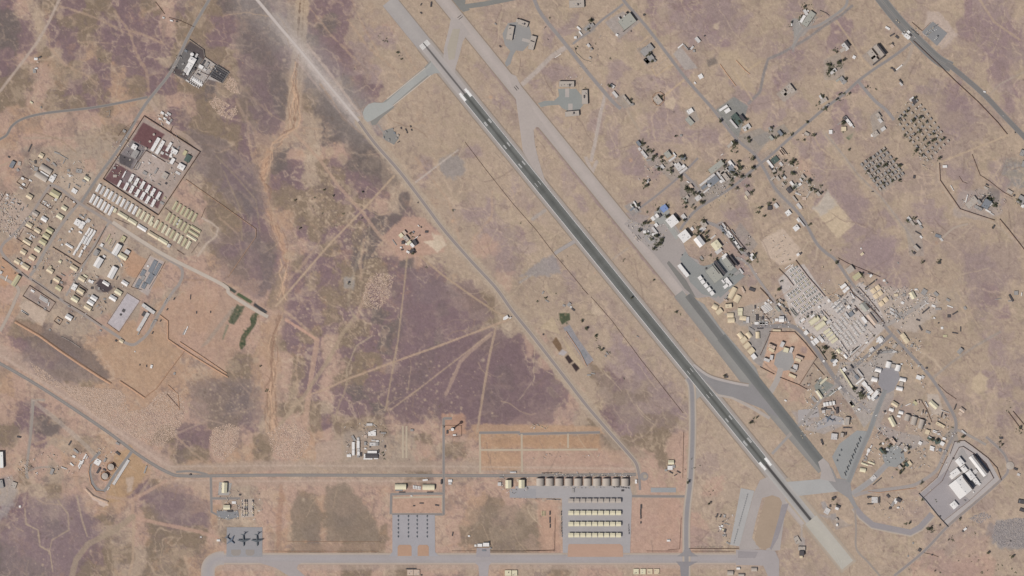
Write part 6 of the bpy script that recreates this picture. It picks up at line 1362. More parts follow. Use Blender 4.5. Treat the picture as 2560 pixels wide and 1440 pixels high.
wall("1240,470 1390,380", "pale wall above the grey buildings", 2.5, 1, 'concrete', name="low_wall", cat="wall"); wall("1400,685 1550,590", "pale wall below the grey buildings", 2.5, 1, 'concrete', name="low_wall", cat="wall"); wall("425,580 495,535", "white pipe-like wall beside the pale link road", 1.5, 1.6, 'white', name="low_wall", cat="wall")
wall("1140,125 1235,215 1110,318", "dark high parapet wall on the edge of the square grey-green roof", 11, 1.5, 'dark', name="parapet_wall", cat="wall")
wall("1405,970 1430,935 1480,920 1520,945 1520,1010 1480,1055 1440,1050 1410,1015", "round earth wall encircling the small stone-grey building", 2.5, 2, 'earth', True, name="earth_wall", cat="wall")
berm("2080,640 2150,740 2240,860", "thin earth bank in the sandy cut", 2, 4); berm("2240,600 2330,700 2380,740", "thin earth bank on the right of the sandy cut", 2, 4)
trees("1478 50 6 5 6;1470 75 5 5 4;1612 36 3 3 2;1850 305 10 8 14;1868 300 6 8 6;1800 302 4 5 4;1620 135 8 10 10;1632 150 8 5 5;1775 160 8 7 0;1525 215 6 5 4;1575 255 5 8 6;1870 345 6 4 5;1652 245 8 8 6;1440 120 5 5 3;1870 320 6 4 4;1760 90 3 2 1;1735 262 8 3 0;1832 355 5 4 4;1375 45 3 4 2;1465 220 3 3 1;1600 330 2 2 0;1500 120 40 30 2;1690 340 3 3 2;1605 360 6 4 3")
# ---- upper right ----
at("in the upper right", 1920, 0)
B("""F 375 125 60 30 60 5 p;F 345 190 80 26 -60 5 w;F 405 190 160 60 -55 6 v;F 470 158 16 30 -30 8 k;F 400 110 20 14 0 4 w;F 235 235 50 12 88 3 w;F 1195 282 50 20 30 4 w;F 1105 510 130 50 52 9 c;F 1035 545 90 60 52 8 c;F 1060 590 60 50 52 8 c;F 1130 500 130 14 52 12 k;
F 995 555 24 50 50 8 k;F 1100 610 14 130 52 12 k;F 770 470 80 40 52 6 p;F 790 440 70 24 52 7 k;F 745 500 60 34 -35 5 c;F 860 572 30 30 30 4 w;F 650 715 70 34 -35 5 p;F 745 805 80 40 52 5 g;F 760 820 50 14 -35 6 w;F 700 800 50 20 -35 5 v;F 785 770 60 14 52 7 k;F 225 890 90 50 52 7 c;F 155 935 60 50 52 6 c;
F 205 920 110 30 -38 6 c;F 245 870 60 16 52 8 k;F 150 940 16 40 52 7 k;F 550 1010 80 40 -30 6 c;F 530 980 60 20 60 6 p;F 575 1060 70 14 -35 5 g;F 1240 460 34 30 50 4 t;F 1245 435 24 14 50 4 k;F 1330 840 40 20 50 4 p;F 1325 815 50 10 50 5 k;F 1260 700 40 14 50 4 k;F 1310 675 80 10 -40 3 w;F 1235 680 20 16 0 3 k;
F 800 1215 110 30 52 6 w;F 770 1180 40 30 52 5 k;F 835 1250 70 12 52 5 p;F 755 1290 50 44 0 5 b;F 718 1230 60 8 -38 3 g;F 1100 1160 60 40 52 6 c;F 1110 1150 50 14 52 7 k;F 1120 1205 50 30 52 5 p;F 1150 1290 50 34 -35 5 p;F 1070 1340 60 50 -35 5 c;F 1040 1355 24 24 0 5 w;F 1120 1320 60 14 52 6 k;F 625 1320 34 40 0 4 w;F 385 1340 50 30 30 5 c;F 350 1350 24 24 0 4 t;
F 1985 0 4 4 0 2 k;F 2165 918 24 14 20 3 w;F 20 1290 40 24 50 6 g;F 120 1330 60 30 50 6 s;F 150 1300 60 20 50 6 k;F 30 1380 50 30 50 6 v;F 90 1360 30 20 0 6 k;F 1390 365 60 40 40 4 w;F 1405 320 30 24 40 4 w;F 1420 355 30 20 40 4 k;F 1350 340 30 14 40 4 p;F 1290 370 40 20 40 3 k;F 1240 350 50 14 -30 3 k""")  # tall dark strips on the upper right of buildings are shadow built as boxes
F_ = wall("1450,405 1540,490 1700,640 1860,800 2100,1020 2300,1230 2390,1342", "long brown fence running beside the highway", 3.4, 1.3)
wall("1440,225 1540,310 1620,230", "row of dark posts fencing the highway car park", 2.5, .9); wall("1435,285 1505,350", "dark barrier between the highway lanes", 2.5, 1.2, 'dark', name="road_barrier", cat="barrier"); wall("520,105 580,130 610,155", "dark curved wall above the slanted grey-green building", 2.5, 1, 'dark', name="low_wall", cat="wall")
vehicles('car', 1560, 340, 1700, 240, 16, 35, jit=1.0); vehicles('car', 1575, 355, 1680, 290, 10, 35, jit=1.4); vehicles('car', 1600, 350, 1650, 300, 8, 35, jit=1.5); vehicles('truck', 1670, 400, 1700, 360, 4, 35); vehicles('truck', 1285, 205, 1310, 225, 2, 40); vehicles('car', 2350, 1155, 2360, 1160, 1, 45, 'w'); vehicles('truck', 2470, 1325, 2480, 1335, 1, 45, 'k')
trees("2090 125 8 6 6;2075 165 8 10 22;2102 160 8 8 16;2080 180 8 6 8;2070 185 6 6 6;2108 195 8 8 6;2055 240 5 5 5;2060 272 10 5 9;2050 258 5 4 4;2110 235 14 4 7;2095 250 10 3 5;2015 15 16 14 5;2110 300 5 8 8;2108 330 4 4 3;2032 335 5 4 4;2010 350 4 2 3;1995 350 3 2 2;2018 305 8 3 5;2170 218 5 4 3;2190 225 3 3 2;1925 325 5 5 6;1960 335 6 5 6;1940 345 5 5 5;1980 335 3 3 2;2075 55 3 3 1;2000 45 4 8 5;2250 275 6 3 0;1975 60 5 10 3;2230 110 4 3 2;2080 330 4 3 2")
# ---- far right site ----
at("in the fenced compound at the far right", 1920, 360)
B("""F 2060 560 70 50 52 6 c;F 2090 540 14 60 52 8 k;F 2020 600 90 60 -38 5 c;F 1985 545 80 8 -75 4 w;F 2110 580 50 24 52 7 g;F 2180 600 90 70 -60 10 s;F 2215 610 60 20 -40 9 p;F 2195 545 60 24 30 9 k;F 2230 560 20 70 10 9 k;F 2150 540 50 16 -50 5 k;F 2100 640 80 30 30 4 g;F 2200 670 60 14 30 3 w;F 2240 700 40 10 30 3 p;F 2130 640 40 20 30 4 k;
F 1768 225 44 24 0 4 w;F 1840 440 60 6 60 3 w;F 2415 480 60 34 30 4 c;F 2460 515 20 16 30 3 k;F 2190 410 34 10 30 4 k;F 2180 440 50 20 30 4 c;F 2540 90 40 60 20 5 g;F 2550 200 30 60 20 5 g;F 2530 560 70 80 30 6 g;F 2545 620 30 30 30 7 w;F 2520 600 30 24 0 6 k""")
wall("1712,192 1722,365 1920,650 2100,710 2262,762", "brown fence round the left of the far right compound", 3.4, 1.4); wall("2318,752 2400,850 2560,1055 2640,1160", "brown fence running to the right edge below the far right compound", 3.4, 1.4)
wall("2040,105 2120,312 2210,370 2350,480 2440,530", "thin brown fence crossing the far right compound", 2.4, .9); wall("1912,325 1945,378 1990,395", "short fence in the far right compound", 2, .8)
trees("2476 495 9 9 20;2488 512 7 7 16;2468 470 4 3 3;2550 505 8 8 12;2530 375 3 3 1;2285 545 5 3 5;2272 552 6 5 4;2285 365 5 3 0;2290 560 4 3 2;2484 565 4 8 3;2304 655 4 4 4;2280 628 6 3 3;2345 655 3 5 5")
at("in the middle of the far right", 1920, 360)
B("F 1410 750 50 30 52 4 p;F 1440 790 60 24 52 4 c;F 1510 785 60 20 52 4 p;F 1530 830 40 20 52 4 g;F 1500 890 70 8 30 3 k;F 1530 930 30 16 50 3 w;F 1480 1040 66 34 45 7 c;F 1495 1030 14 60 45 9 k;F 1460 1090 30 20 40 4 k;F 940 1100 34 24 -40 4 b;F 1710 1190 30 20 0 4 k;F 2255 830 40 16 -60 3 k;F 1640 885 20 14 0 3 t;F 1700 920 60 30 20 2 s;F 1730 950 50 20 50 2 p;F 1460 330 20 30 10 4 k;F 1045 475 20 8 0 2 k;F 930 1045 14 14 0 2 w;F 1300 1190 10 20 -40 2 g")
# ---- two housing quarters ----
at("in the dense housing block on the right", 0, 0, 1)
hn = 0
for i in range(7):
    for j in range(7):
        x = 2155 + j * 9.3 + i * 7.4; y = 411 - j * 6.4 + i * 10.3
        if (i, j) in ((3, 3), (2, 5)): continue
        c = 'ggcg'[(i * 3 + j) % 4]
        if (i + j) % 2 == 0: wall(f"{x - 4.5:.1f},{y - 1:.1f} {x + .5:.1f},{y + 4.5:.1f} {x + 4.2:.1f},{y + 2.2:.1f}", f"dark garden wall of house row {ordinal(i + 1)}, {ordinal(j + 1)} from left, in the dense housing block", 2.4, .9, 'dark', name="garden_wall", cat="wall")
        make('F', x + random.uniform(-.8, .8), y + random.uniform(-.8, .8), 7.4, 4.6, 54, 6, c, "", f"{COLS[c][0]} flat-roofed house, row {ordinal(i + 1)} from top, {ordinal(j + 1)} from left, in the dense housing block",
             "houses of the dense housing block", "house", cat="house")
wall("2205,485 2262,438", "pale kerb wall at the lower right of the dense housing block", 1.5, 1.4, 'concrete', name="low_wall", cat="wall")
trees("2208 460 8 5 14;2185 445 10 8 12;2190 420 14 12 18;2215 410 14 10 16;2238 398 5 4 9;2248 415 5 4 10;2225 440 14 10 16;2250 450 6 6 8;2165 430 6 6 5;2210 380 5 5 6;2172 400 5 5 5;2240 365 2 2 0;2300 450 3 2 0")
at("in the scattered housing rows at the upper right", 0, 0, 1)
for i in range(10):
    for j in range(6):
        x = 2240 + j * 10.4 + i * 8.6; y = 300 - j * 9.6 + i * 11.2
        if (i * 5 + j * 3) % 11 == 0: continue
        c = 'gcgc'[(i + j * 2) % 4]
        make('F', x + random.uniform(-.7, .7), y + random.uniform(-.7, .7), 6.2, 4.4, 54, 5.5, c, "", f"{COLS[c][0]} flat-roofed house, row {ordinal(i + 1)} from top, {ordinal(j + 1)} from left, in the scattered housing rows",
             "houses of the scattered housing rows", "house", cat="house")
B("F 2285 253 14 8 54 5 k;F 2283 247 10 6 54 5 w;F 2277 250 8 6 54 5 p")
trees("2285 250 8 7 9;2300 295 4 4 7;2305 293 4 3 4;2296 330 6 5 9;2322 365 7 6 11;2295 370 7 6 10;2302 385 7 5 9;2325 375 5 5 7;2340 350 4 5 5;2265 340 7 5 9;2275 350 5 4 5;2250 300 5 6 6;2270 275 7 5 7;2260 290 6 5 6;2345 398 4 3 5;2330 335 5 8 5;2315 310 4 6 5;2355 345 5 5 5;2325 400 4 3 3;2285 310 20 25 18;2310 345 20 25 18;2290 375 12 12 6")
# ---- village in the trees right of the taxiway ----
at("in the tree village", 1560, 340, 8)
B("""F 290 150 110 60 52 6 s;F 400 370 170 60 52 6 p;F 310 260 60 50 52 5 p;F 500 480 100 30 -10 4 g;F 870 370 130 110 52 8 v;F 930 350 130 20 52 10 k;F 960 460 160 40 -35 6 p;F 1010 370 90 24 52 6 w;F 1090 620 150 110 52 7 p;F 1185 610 70 60 -38 7 w;F 1225 590 70 20 52 9 k;F 1185 690 190 40 -38 6 p;
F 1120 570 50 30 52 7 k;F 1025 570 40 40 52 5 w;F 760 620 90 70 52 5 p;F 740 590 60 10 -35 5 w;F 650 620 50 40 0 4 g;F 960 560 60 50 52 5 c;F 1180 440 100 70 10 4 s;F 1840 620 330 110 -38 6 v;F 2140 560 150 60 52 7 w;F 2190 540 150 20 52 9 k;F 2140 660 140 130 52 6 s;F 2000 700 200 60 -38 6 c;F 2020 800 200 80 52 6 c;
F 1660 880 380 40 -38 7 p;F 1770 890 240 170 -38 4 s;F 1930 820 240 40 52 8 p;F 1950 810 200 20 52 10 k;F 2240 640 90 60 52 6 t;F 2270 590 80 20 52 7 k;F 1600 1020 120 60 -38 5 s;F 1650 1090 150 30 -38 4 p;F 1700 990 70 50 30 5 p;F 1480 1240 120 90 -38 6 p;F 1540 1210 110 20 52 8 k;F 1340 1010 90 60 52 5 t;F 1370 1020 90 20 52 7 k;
F 1250 1230 90 60 -40 5 c;F 1220 1270 100 30 50 5 v;F 2110 190 110 60 -40 5 c;F 2160 140 70 20 52 6 w;F 480 900 90 40 -60 4 p;F 500 890 50 20 52 5 k;F 1280 920 60 20 30 3 w;F 1960 370 60 10 -35 3 w;F 2080 690 60 20 50 6 w;F 1940 910 60 50 20 4 w;F 2460 1150 100 70 52 4 c;F 2440 1230 90 40 60 3 b""")
at("in the tree village", 0, 0, 1)
trees("1606 357 6 6 9;1622 378 8 6 10;1632 398 6 5 8;1640 390 5 4 5;1655 395 5 8 8;1662 405 5 5 5;1645 422 6 6 7;1655 425 4 4 4;1675 425 8 6 7;1680 432 5 4 4;1700 443 5 6 9;1705 395 8 5 7;1712 398 4 3 3;1720 470 8 6 14;1728 478 8 6 12;1715 475 6 5 6;1755 487 5 4 6;1710 500 6 5 8;1712 508 5 4 5;1755 507 5 4 9;1735 485 8 4 8;1780 462 8 5 6;1850 420 8 6 12;1840 435 9 8 15;1855 440 8 6 10;1830 450 6 5 8;1825 460 6 4 6;1848 410 6 8 6;1842 470 6 4 3;1868 465 5 4 8;1878 480 5 5 6;1835 365 8 6 14;1840 360 6 4 6;1872 350 5 6 7;1880 395 6 5 9;1610 455 5 6 6;1613 466 6 3 4;1620 460 4 5 3;1800 405 12 5 5;1885 420 8 5 8;1875 440 6 4 5;1815 420 10 8 8;1770 430 3 3 2;1830 380 8 4 3;1618 370 10 8 4")
# ---- village row below the diagonal road ----
at("in the houses below the diagonal road", 1920, 360)
B("""F 145 70 80 14 52 5 t;F 160 80 80 14 52 5 t;F 125 95 60 14 52 5 t;F 175 65 50 10 52 6 k;F 68 160 70 60 -38 4 e;F 20 200 90 24 52 5 w;F 25 240 60 14 52 5 k;F 270 425 60 44 -38 6 v;F 240 400 60 24 52 6 w;F 310 410 50 24 -38 5 w;F 212 460 60 44 52 6 k;F 265 550 70 20 52 5 c;F 310 620 60 30 52 4 p;F 330 645 30 20 52 4 t;
F 80 617 50 34 52 5 p;F 200 690 50 50 -38 6 w;F 205 680 40 14 52 8 k;F 280 840 56 50 -38 7 w;F 300 825 40 16 52 9 k;F 330 780 110 14 52 5 p;F 300 765 40 14 52 5 w;F 15 640 40 40 0 5 k;F 300 1105 30 24 -40 4 w;F 325 1095 24 20 -40 4 k;F 60 270 30 34 52 5 c;F 100 345 50 24 52 5 c;F 45 345 50 20 -38 5 c;F 160 330 50 24 52 5 p;F 150 400 40 20 52 4 c;
F 350 330 50 30 52 5 c;F 330 360 40 16 52 5 p;F 400 380 40 24 52 5 g;F 430 470 60 24 -38 5 c;F 500 500 50 30 52 5 c;F 400 510 60 16 -60 4 c;F 300 500 60 14 20 3 p;F 360 545 40 34 0 3 t;F 230 210 50 20 52 5 c;F 130 200 40 24 52 4 p""")
trees("1985 400 5 4 9;1978 408 5 4 8;1936 428 6 5 12;1980 432 5 5 10;1950 425 5 4 5;1960 400 6 4 3;2020 455 6 5 12;2030 470 6 6 10;2040 480 5 5 8;1985 470 5 4 6;1930 448 4 3 4;2035 440 4 3 2;1975 385 3 3 2;1995 410 4 4 4;2050 465 4 4 3;2055 480 3 3 3;2065 475 3 2 2;1935 500 3 3 3;1965 455 5 4 4;1945 500 0 0 0;2025 560 5 4 5;2005 445 6 6 5;1960 440 6 6 6;2120 375 3 3 1;2075 625 3 3 1;2092 655 5 5 4")
at("in the burnt orange-roofed cluster", 1880, 360)
# ---- flight line hangars ----
at("along the flight line", 1280, 360)
B("""H 1600 772 96 96 -38 16 w;H 1722 922 98 98 -38 16 w;G 1872 975 100 70 52 13 w;H 2042 1012 86 80 52 11 y;F 2065 1070 70 40 -38 7 p;F 1520 645 66 60 -38 6 u;F 1497 655 60 40 -38 4 s;F 1410 745 38 40 -38 7 w;F 1445 720 38 38 -38 7 w;F 1428 732 16 40 -38 6 g;F 1475 715 30 40 -38 5 k;F 1442 810 34 30 52 5 w;F 1232 600 60 14 55 6 w;F 1260 622 50 14 52 6 p;
F 1205 630 60 12 52 5 w;F 1200 650 50 20 -40 5 s;F 1240 665 40 30 52 5 g;F 1325 878 30 26 0 4 w;F 1365 872 14 14 0 4 w;F 1425 865 80 24 52 6 p;F 1430 880 70 14 52 6 k;F 1715 728 40 50 -38 5 p;F 1800 850 26 34 -38 4 w;F 1915 800 70 50 52 6 c;F 1930 780 60 14 52 7 k;F 1905 850 60 40 -38 5 p;F 2010 930 60 14 -38 4 p;F 1895 1140 40 20 52 4 g;F 2128 1122 54 36 -38 6 w;F 2145 1108 20 40 -38 8 k;
F 2020 1300 150 110 52 9 v;S 2075 1235 170 24 52 13 k;S 2035 1250 120 8 52 12 k;F 2055 1345 8 60 52 10 k;F 2180 1170 130 14 52 8 k;F 2215 1165 130 14 52 9 k;F 2160 1200 130 60 52 6 v;F 2135 1185 110 10 52 6 w;F 2250 1290 60 30 -38 6 g;F 2290 1270 60 20 52 6 p;F 2160 1380 90 40 52 6 w;F 2140 1420 60 30 -38 6 w;F 2110 1375 40 16 52 6 w;F 2200 1350 40 20 52 6 k;F 2400 1130 50 60 -38 5 w;F 2365 1110 50 20 52 5 k;F 1940 1245 14 16 0 4 k;F 2190 1250 20 14 0 4 w;F 1420 905 40 24 0 4 w;F 1700 1110 8 8 0 3 k""")
at("on the grey-green apron", 1280, 360)
for i, (x, y) in enumerate(((1678, 1222), (1700, 1250), (1723, 1279), (1747, 1308), (1880, 1340), (1906, 1378), (1938, 1416), (1970, 1455), (2000, 1492))):
    make('H', 1280 + x / 4, 360 + y / 4, 9, 9.2, -36, 9, 'w', "", f"small white open shelter, {ordinal(i + 1)} from top in the stepped line by the flight line", "stepped white shelters", "white_shelter", cat="shelter")
at("in the long fenced strip behind the hangars", 1280, 360)
wall("2068,810 2122,785 2340,1060 2290,1112", "dark fence round the long strip of grey cabins behind the hangars", 3.6, 1.1, close=True)
B("F 2125 820 70 14 52 4 p;F 2095 835 50 20 52 4 s;F 2140 860 60 14 52 4 p;F 2120 880 60 20 52 4 s;F 2180 900 70 20 52 4 w;F 2160 915 60 20 52 4 p;F 2205 945 70 20 52 4 w;F 2190 960 50 12 52 4 k;F 2235 985 70 20 52 4 w;F 2220 1010 50 14 52 4 k;F 2265 1030 60 24 52 4 p;F 2290 1070 60 30 52 4 g;F 2210 880 60 8 52 4 g;F 2150 840 20 20 52 4 t")
at("beside the flight line", 0, 0, 1)
trees("1568 545 5 6 0;1640 590 8 8 18;1652 600 7 7 14;1645 612 8 6 14;1630 598 6 8 7;1636 620 6 4 5;1612 560 6 5 8;1600 575 5 4 4;1617 585 5 4 4;1582 515 6 4 5;1598 512 6 4 4;1668 512 4 5 5;1664 540 5 4 6;1695 545 6 6 8;1712 545 5 5 5;1712 518 5 4 4;1735 520 4 3 3;1757 552 6 5 7;1750 575 7 7 12;1765 585 7 6 8;1768 598 7 6 10;1745 570 5 5 5;1740 588 5 3 4;1730 515 4 4 3;1755 648 6 4 5;1775 640 4 3 2;1830 600 5 8 4;1852 625 6 8 7;1880 645 8 8 14;1888 640 5 6 7;1870 655 6 4 6;1895 655 4 4 3;1920 510 5 4 6;1900 520 5 4 5;1910 540 4 4 3;1808 580 3 6 3;1875 610 6 3 4;1830 690 6 4 3;1645 520 5 4 4;1620 530 4 3 3;1650 500 3 2 0;1682 645 0 0 0;1895 530 4 3 3;1795 648 6 2 3")
# ---- southeast camp ----
at("in the southeast camp", 1900, 640, 8)
rows = ((600, 312, 735, 215, 8), (607, 415, 790, 290, 8), (680, 490, 850, 350, 9), (708, 542, 885, 415, 9), (760, 600, 950, 475, 9), (800, 672, 990, 545, 9), (550, 792, 750, 652, 9), (592, 848, 785, 712, 9),
        (882, 748, 1080, 615, 9), (925, 822, 1120, 692, 9), (640, 958, 860, 800, 9), (685, 1012, 895, 872, 9), (1002, 892, 1190, 765, 8), (1052, 962, 1235, 822, 8), (762, 1092, 980, 940, 9), (822, 1150, 1010, 1010, 9))
for i, (a, b, c, d, n) in enumerate(rows):
    ROW('C', a, b, c, d, n, 46, 15, 54, 3, 'wpy' if i % 3 else 'wv', f"left in row {ordinal(i + 1)} of the tall cabin block", "cabins of the tall block in the southeast camp", name="cabin", noun="narrow cabin")
ROW('C', 610, 1075, 705, 1190, 5, 50, 16, 54, 3, 'v', "top in the left column below the tall cabin block", "cabins in the short column", noun="narrow cabin"); ROW('C', 650, 1060, 740, 1175, 5, 50, 16, 54, 3, 'v', "top in the right column below the tall cabin block", "cabins in the short column", noun="narrow cabin")
for i in range(3):
    ROW('C', 45 + 48 * i, 1010 - 25 * i, 130 + 48 * i, 1120 - 25 * i, 6, 70, 14, -38, 3, 'w', f"top in column {ordinal(i + 1)} of the small white cabin yard", "white cabins in the small fenced yard", noun="slim cabin")
for i in range(3):
    ROW('C', 1440 + 60 * i, 985 - 50 * i, 1590 + 60 * i - i * 20, 1150 - 40 * i, 7, 66, 15, -38, 3, 'pws', f"top in column {ordinal(i + 1)} of the central container stack", "containers in the central stack", noun="container cabin")
B("""H 2352 632 90 92 52 5 d;H 2262 695 90 92 52 5 d;H 2400 742 90 92 52 5 d;H 2315 802 90 92 52 5 d;H 2510 872 90 92 52 5 d;H 2425 952 90 92 52 5 d;V 1082 1290 220 116 -37 10 y;V 1200 1395 230 116 -37 10 y;G 425 1262 96 112 0 8 w;F 332 1277 66 54 0 6 w;F 505 1275 24 56 0 5 p;F 262 1310 16 80 5 4 p;
F 350 1060 120 50 52 5 v;F 385 965 40 60 -38 5 w;F 110 945 50 40 52 4 w;F 170 885 40 30 52 4 w;F 220 930 30 40 52 4 w;H 1640 622 66 60 -38 5 w;H 1690 585 66 60 -38 5 w;H 1690 700 66 60 -38 5 w;H 1745 650 66 60 -38 5 w;F 1850 790 110 26 54 4 w;F 1810 760 90 14 54 4 g;G 1795 272 150 120 -37 7 c;G 1935 410 160 104 -37 7 o;
F 1880 240 20 90 -38 9 k;F 2215 395 60 40 -50 5 w;F 2190 360 90 14 20 4 s;G 2235 1262 245 90 52 7 t;F 2080 1275 140 64 52 6 w;F 2110 1390 40 30 30 4 s;G 2085 1020 170 120 52 5 v;F 2130 1020 110 20 52 7 k;F 1735 1190 140 44 54 5 p;F 1820 1160 90 90 -38 4 s;F 1870 1150 110 16 52 6 k;F 1770 1020 60 60 -38 5 w;F 1180 1020 50 44 52 5 w;
F 1372 1318 100 50 -38 5 p;F 1290 1252 90 60 52 5 y;F 1340 1240 60 14 52 6 k;F 845 1285 110 44 -38 4 w;F 795 1322 50 40 52 4 p;F 1050 1200 90 30 -40 4 w;F 1030 1130 40 40 0 4 k;F 945 1170 50 30 -40 4 g;F 1375 895 60 50 52 4 w;F 1270 975 60 20 -38 4 p;F 1220 1130 60 40 52 4 g;F 1250 1170 50 20 52 4 p;
F 1590 820 70 30 52 4 g;F 1560 800 60 20 52 4 p;F 1630 800 60 20 -38 4 k;F 1680 900 70 60 20 3 g;F 1700 960 50 30 52 3 k;F 1740 830 34 20 -38 4 k;F 1860 890 60 34 20 3 g;F 1840 920 30 40 0 3 p;F 1920 1080 60 30 52 4 k;F 1890 1060 40 20 52 3 g;F 555 215 140 12 -37 3 w;F 600 260 160 12 -37 3 w;F 640 190 60 14 -40 3 w;
F 270 1130 60 14 -40 3 g;F 260 1190 60 14 -40 3 g;F 130 1180 40 30 0 4 t;F 50 1240 40 60 0 4 k;F 120 1265 50 14 0 3 w;F 20 1345 50 40 0 4 w;F 75 1345 40 40 0 4 w;F 130 1345 60 20 0 4 w;F 450 1000 90 20 52 4 g;F 540 1080 80 10 52 5 k;F 400 880 60 40 40 4 c;F 460 900 50 14 52 5 k;F 2530 1080 60 20 -40 3 g;F 2480 490 50 40 0 4 w;F 2530 540 40 30 40 4 g;F 2040 545 60 24 -38 3 g;F 1960 720 20 34 -40 3 k""")
at("in the southeast camp", 1920, 720)
lines = ((592, 405, 655, 492, 13), (628, 376, 700, 470, 14), (664, 350, 738, 442, 14), (700, 322, 776, 412, 14), (730, 285, 792, 362, 11), (822, 372, 900, 474, 14), (858, 345, 938, 446, 14), (892, 328, 970, 424, 14),
         (722, 470, 806, 582, 14), (760, 452, 848, 568, 15), (790, 430, 878, 546, 15), (640, 158, 700, 236, 9), (668, 140, 750, 240, 11))
for i, (a, b, c, d, n) in enumerate(lines):
    ROW('C', a, b, c, d, n, 24, 5.0, -36, 2.8, 'wpp' if i % 2 else 'pw', f"top of slanted line {ordinal(i + 1)} in the hut block", "huts of the lower block in the southeast camp", name="hut", noun="narrow hut", cat="hut")
ROW('G', 575, 440, 650, 535, 4, 40, 28, -36, 4, 'y', "top of the left hall column beside the huts", "broad halls beside the huts", noun="broad hall", cat="hall")
ROW('G', 603, 420, 678, 515, 4, 40, 26, -36, 4, 'y', "top of the right hall column beside the huts", "broad halls beside the huts", noun="broad hall", cat="hall")
ROW('C', 728, 545, 812, 668, 6, 34, 10, 56, 3, 'w', "top along the left wall of the hut block", "cabins on the left wall of the hut block", noun="wall-side cabin")
ROW('C', 830, 655, 920, 575, 9, 30, 9, -62, 3, 'w', "left along the lower wall of the hut block", "cabins on the lower wall of the hut block", noun="wall-side cabin"); ROW('C', 845, 630, 895, 590, 5, 40, 8, -38, 3, 'w', "left in the inner line near the hut block's lower wall", "cabins in the inner line", noun="wall-side cabin")
at("in the camp beside the walled orange site", 1900, 820, 8)
B("""F 922 92 84 64 52 5 w;F 895 118 60 16 52 4 w;F 1030 195 60 40 52 4 w;F 1118 258 104 84 52 6 w;F 1188 195 84 70 52 5 p;F 1240 250 74 60 52 5 w;F 1060 300 110 40 52 5 w;F 862 2 30 34 0 4 w;F 1500 672 100 60 -38 6 w;F 1450 640 90 60 -38 5 s;F 1490 735 70 40 -20 4 w;F 1530 650 20 60 -38 8 k;V 1710 562 96 56 52 6 w;G 1572 456 84 62 52 5 y;
F 1718 1000 440 34 57 6 y;F 1682 830 70 64 52 6 w;F 1995 900 180 30 52 6 p;F 1990 1062 200 30 -40 6 w;F 1890 920 150 30 52 4 g;F 1935 985 100 60 52 4 s;F 1750 920 60 30 52 4 k;F 1830 770 90 16 52 5 k;G 1188 1325 180 50 55 7 y;F 1160 1340 220 20 55 3 p;G 1270 1058 180 34 -42 5 y;F 1240 1290 170 16 55 8 k;F 1592 1200 80 40 -38 5 w;F 1450 1310 160 10 -38 3 w;
F 1530 1240 40 30 40 4 g;F 1420 1270 40 24 0 4 g;F 2385 205 90 40 -50 5 w;F 2350 260 70 30 -50 4 w;F 2420 230 60 20 52 4 p;F 2232 432 84 56 -38 6 p;F 2275 400 60 14 52 8 k;F 2080 1115 90 80 52 6 w;F 2125 1160 80 50 52 6 w;F 2172 1215 90 70 52 6 w;F 2110 1095 60 14 52 9 k;F 2190 1180 60 12 52 9 k;F 2040 1220 100 20 52 5 k;F 2210 1290 110 60 -38 6 w;F 2305 1320 150 80 -48 7 w;
F 2160 1330 50 40 0 6 s;F 2180 1385 80 50 52 6 w;F 2250 1410 90 50 52 6 w;F 2380 1290 60 20 52 6 g;F 2330 1390 70 40 -48 5 s;F 2100 1290 20 50 52 5 k;F 2360 1240 60 40 0 5 g;F 330 48 160 36 2 5 b;F 430 50 20 50 0 6 k;F 1275 660 40 40 20 4 w;F 2130 290 60 30 -38 5 w;F 2105 240 60 20 -38 5 p;F 2195 550 70 20 -40 4 p;F 2000 600 60 14 40 3 p;
F 1930 600 70 12 40 3 g;F 1000 950 20 14 0 3 k;F 1030 910 20 14 0 3 k;F 940 965 20 12 0 3 k;F 1160 840 24 14 30 3 w;F 980 1130 40 30 -40 3 g;F 880 1140 24 14 0 3 k;F 1120 1060 60 14 -40 3 k;F 1200 1000 60 12 -40 3 w;F 1140 1050 40 20 20 3 g""")
B("""F 440 330 70 110 25 9 p;F 400 350 16 110 20 10 k;F 515 440 100 90 15 9 y;F 550 370 110 14 25 11 k;F 575 430 14 110 10 11 k;F 620 440 60 110 20 8 p;F 220 440 120 60 30 9 b;F 230 370 140 70 25 8 t;F 225 590 60 100 10 8 p;F 195 590 16 110 10 10 k;F 130 640 120 60 20 9 p;F 130 700 140 14 28 11 k;F 750 640 120 60 20 9 b;F 780 590 150 50 20 8 t;F 725 700 100 14 15 10 k;
F 700 790 90 120 10 8 p;F 735 790 16 130 10 10 k;F 650 850 120 60 20 9 c;F 660 890 140 16 22 11 k;F 640 960 150 60 25 6 b;F 220 510 90 14 20 10 k""")
wall("195,110 100,330 0,545", "brown wall on the left of the orange walled site", 3.6, 1.1, name="site_wall", cat="wall"); wall("185,75 690,78 900,300 1140,600", "brown wall along the top and right of the orange walled site", 3.6, 1.3, name="site_wall", cat="wall")
wall("1120,610 1060,700 780,1140 400,990", "brown wall along the lower right of the orange walled site", 3.6, 1.1, name="site_wall", cat="wall"); wall("0,780 280,925", "brown wall at the lower left of the orange walled site", 3.6, 1.1, name="site_wall", cat="wall")
wall("1062,700 1280,945", "brown fence between road and grey parking triangle", 3, 1); wall("780,1140 930,1225", "brown fence at the lower corner of the grey parking triangle", 3, 1)
wall("1100,330 1190,420", "dark fence at the upper part of the road beside the burnt patch", 3.6, 1.2, 'dark'); wall("1190,430 1330,640", "dark fence on the right of the road below the burnt patch", 3.6, 1.4, 'dark')
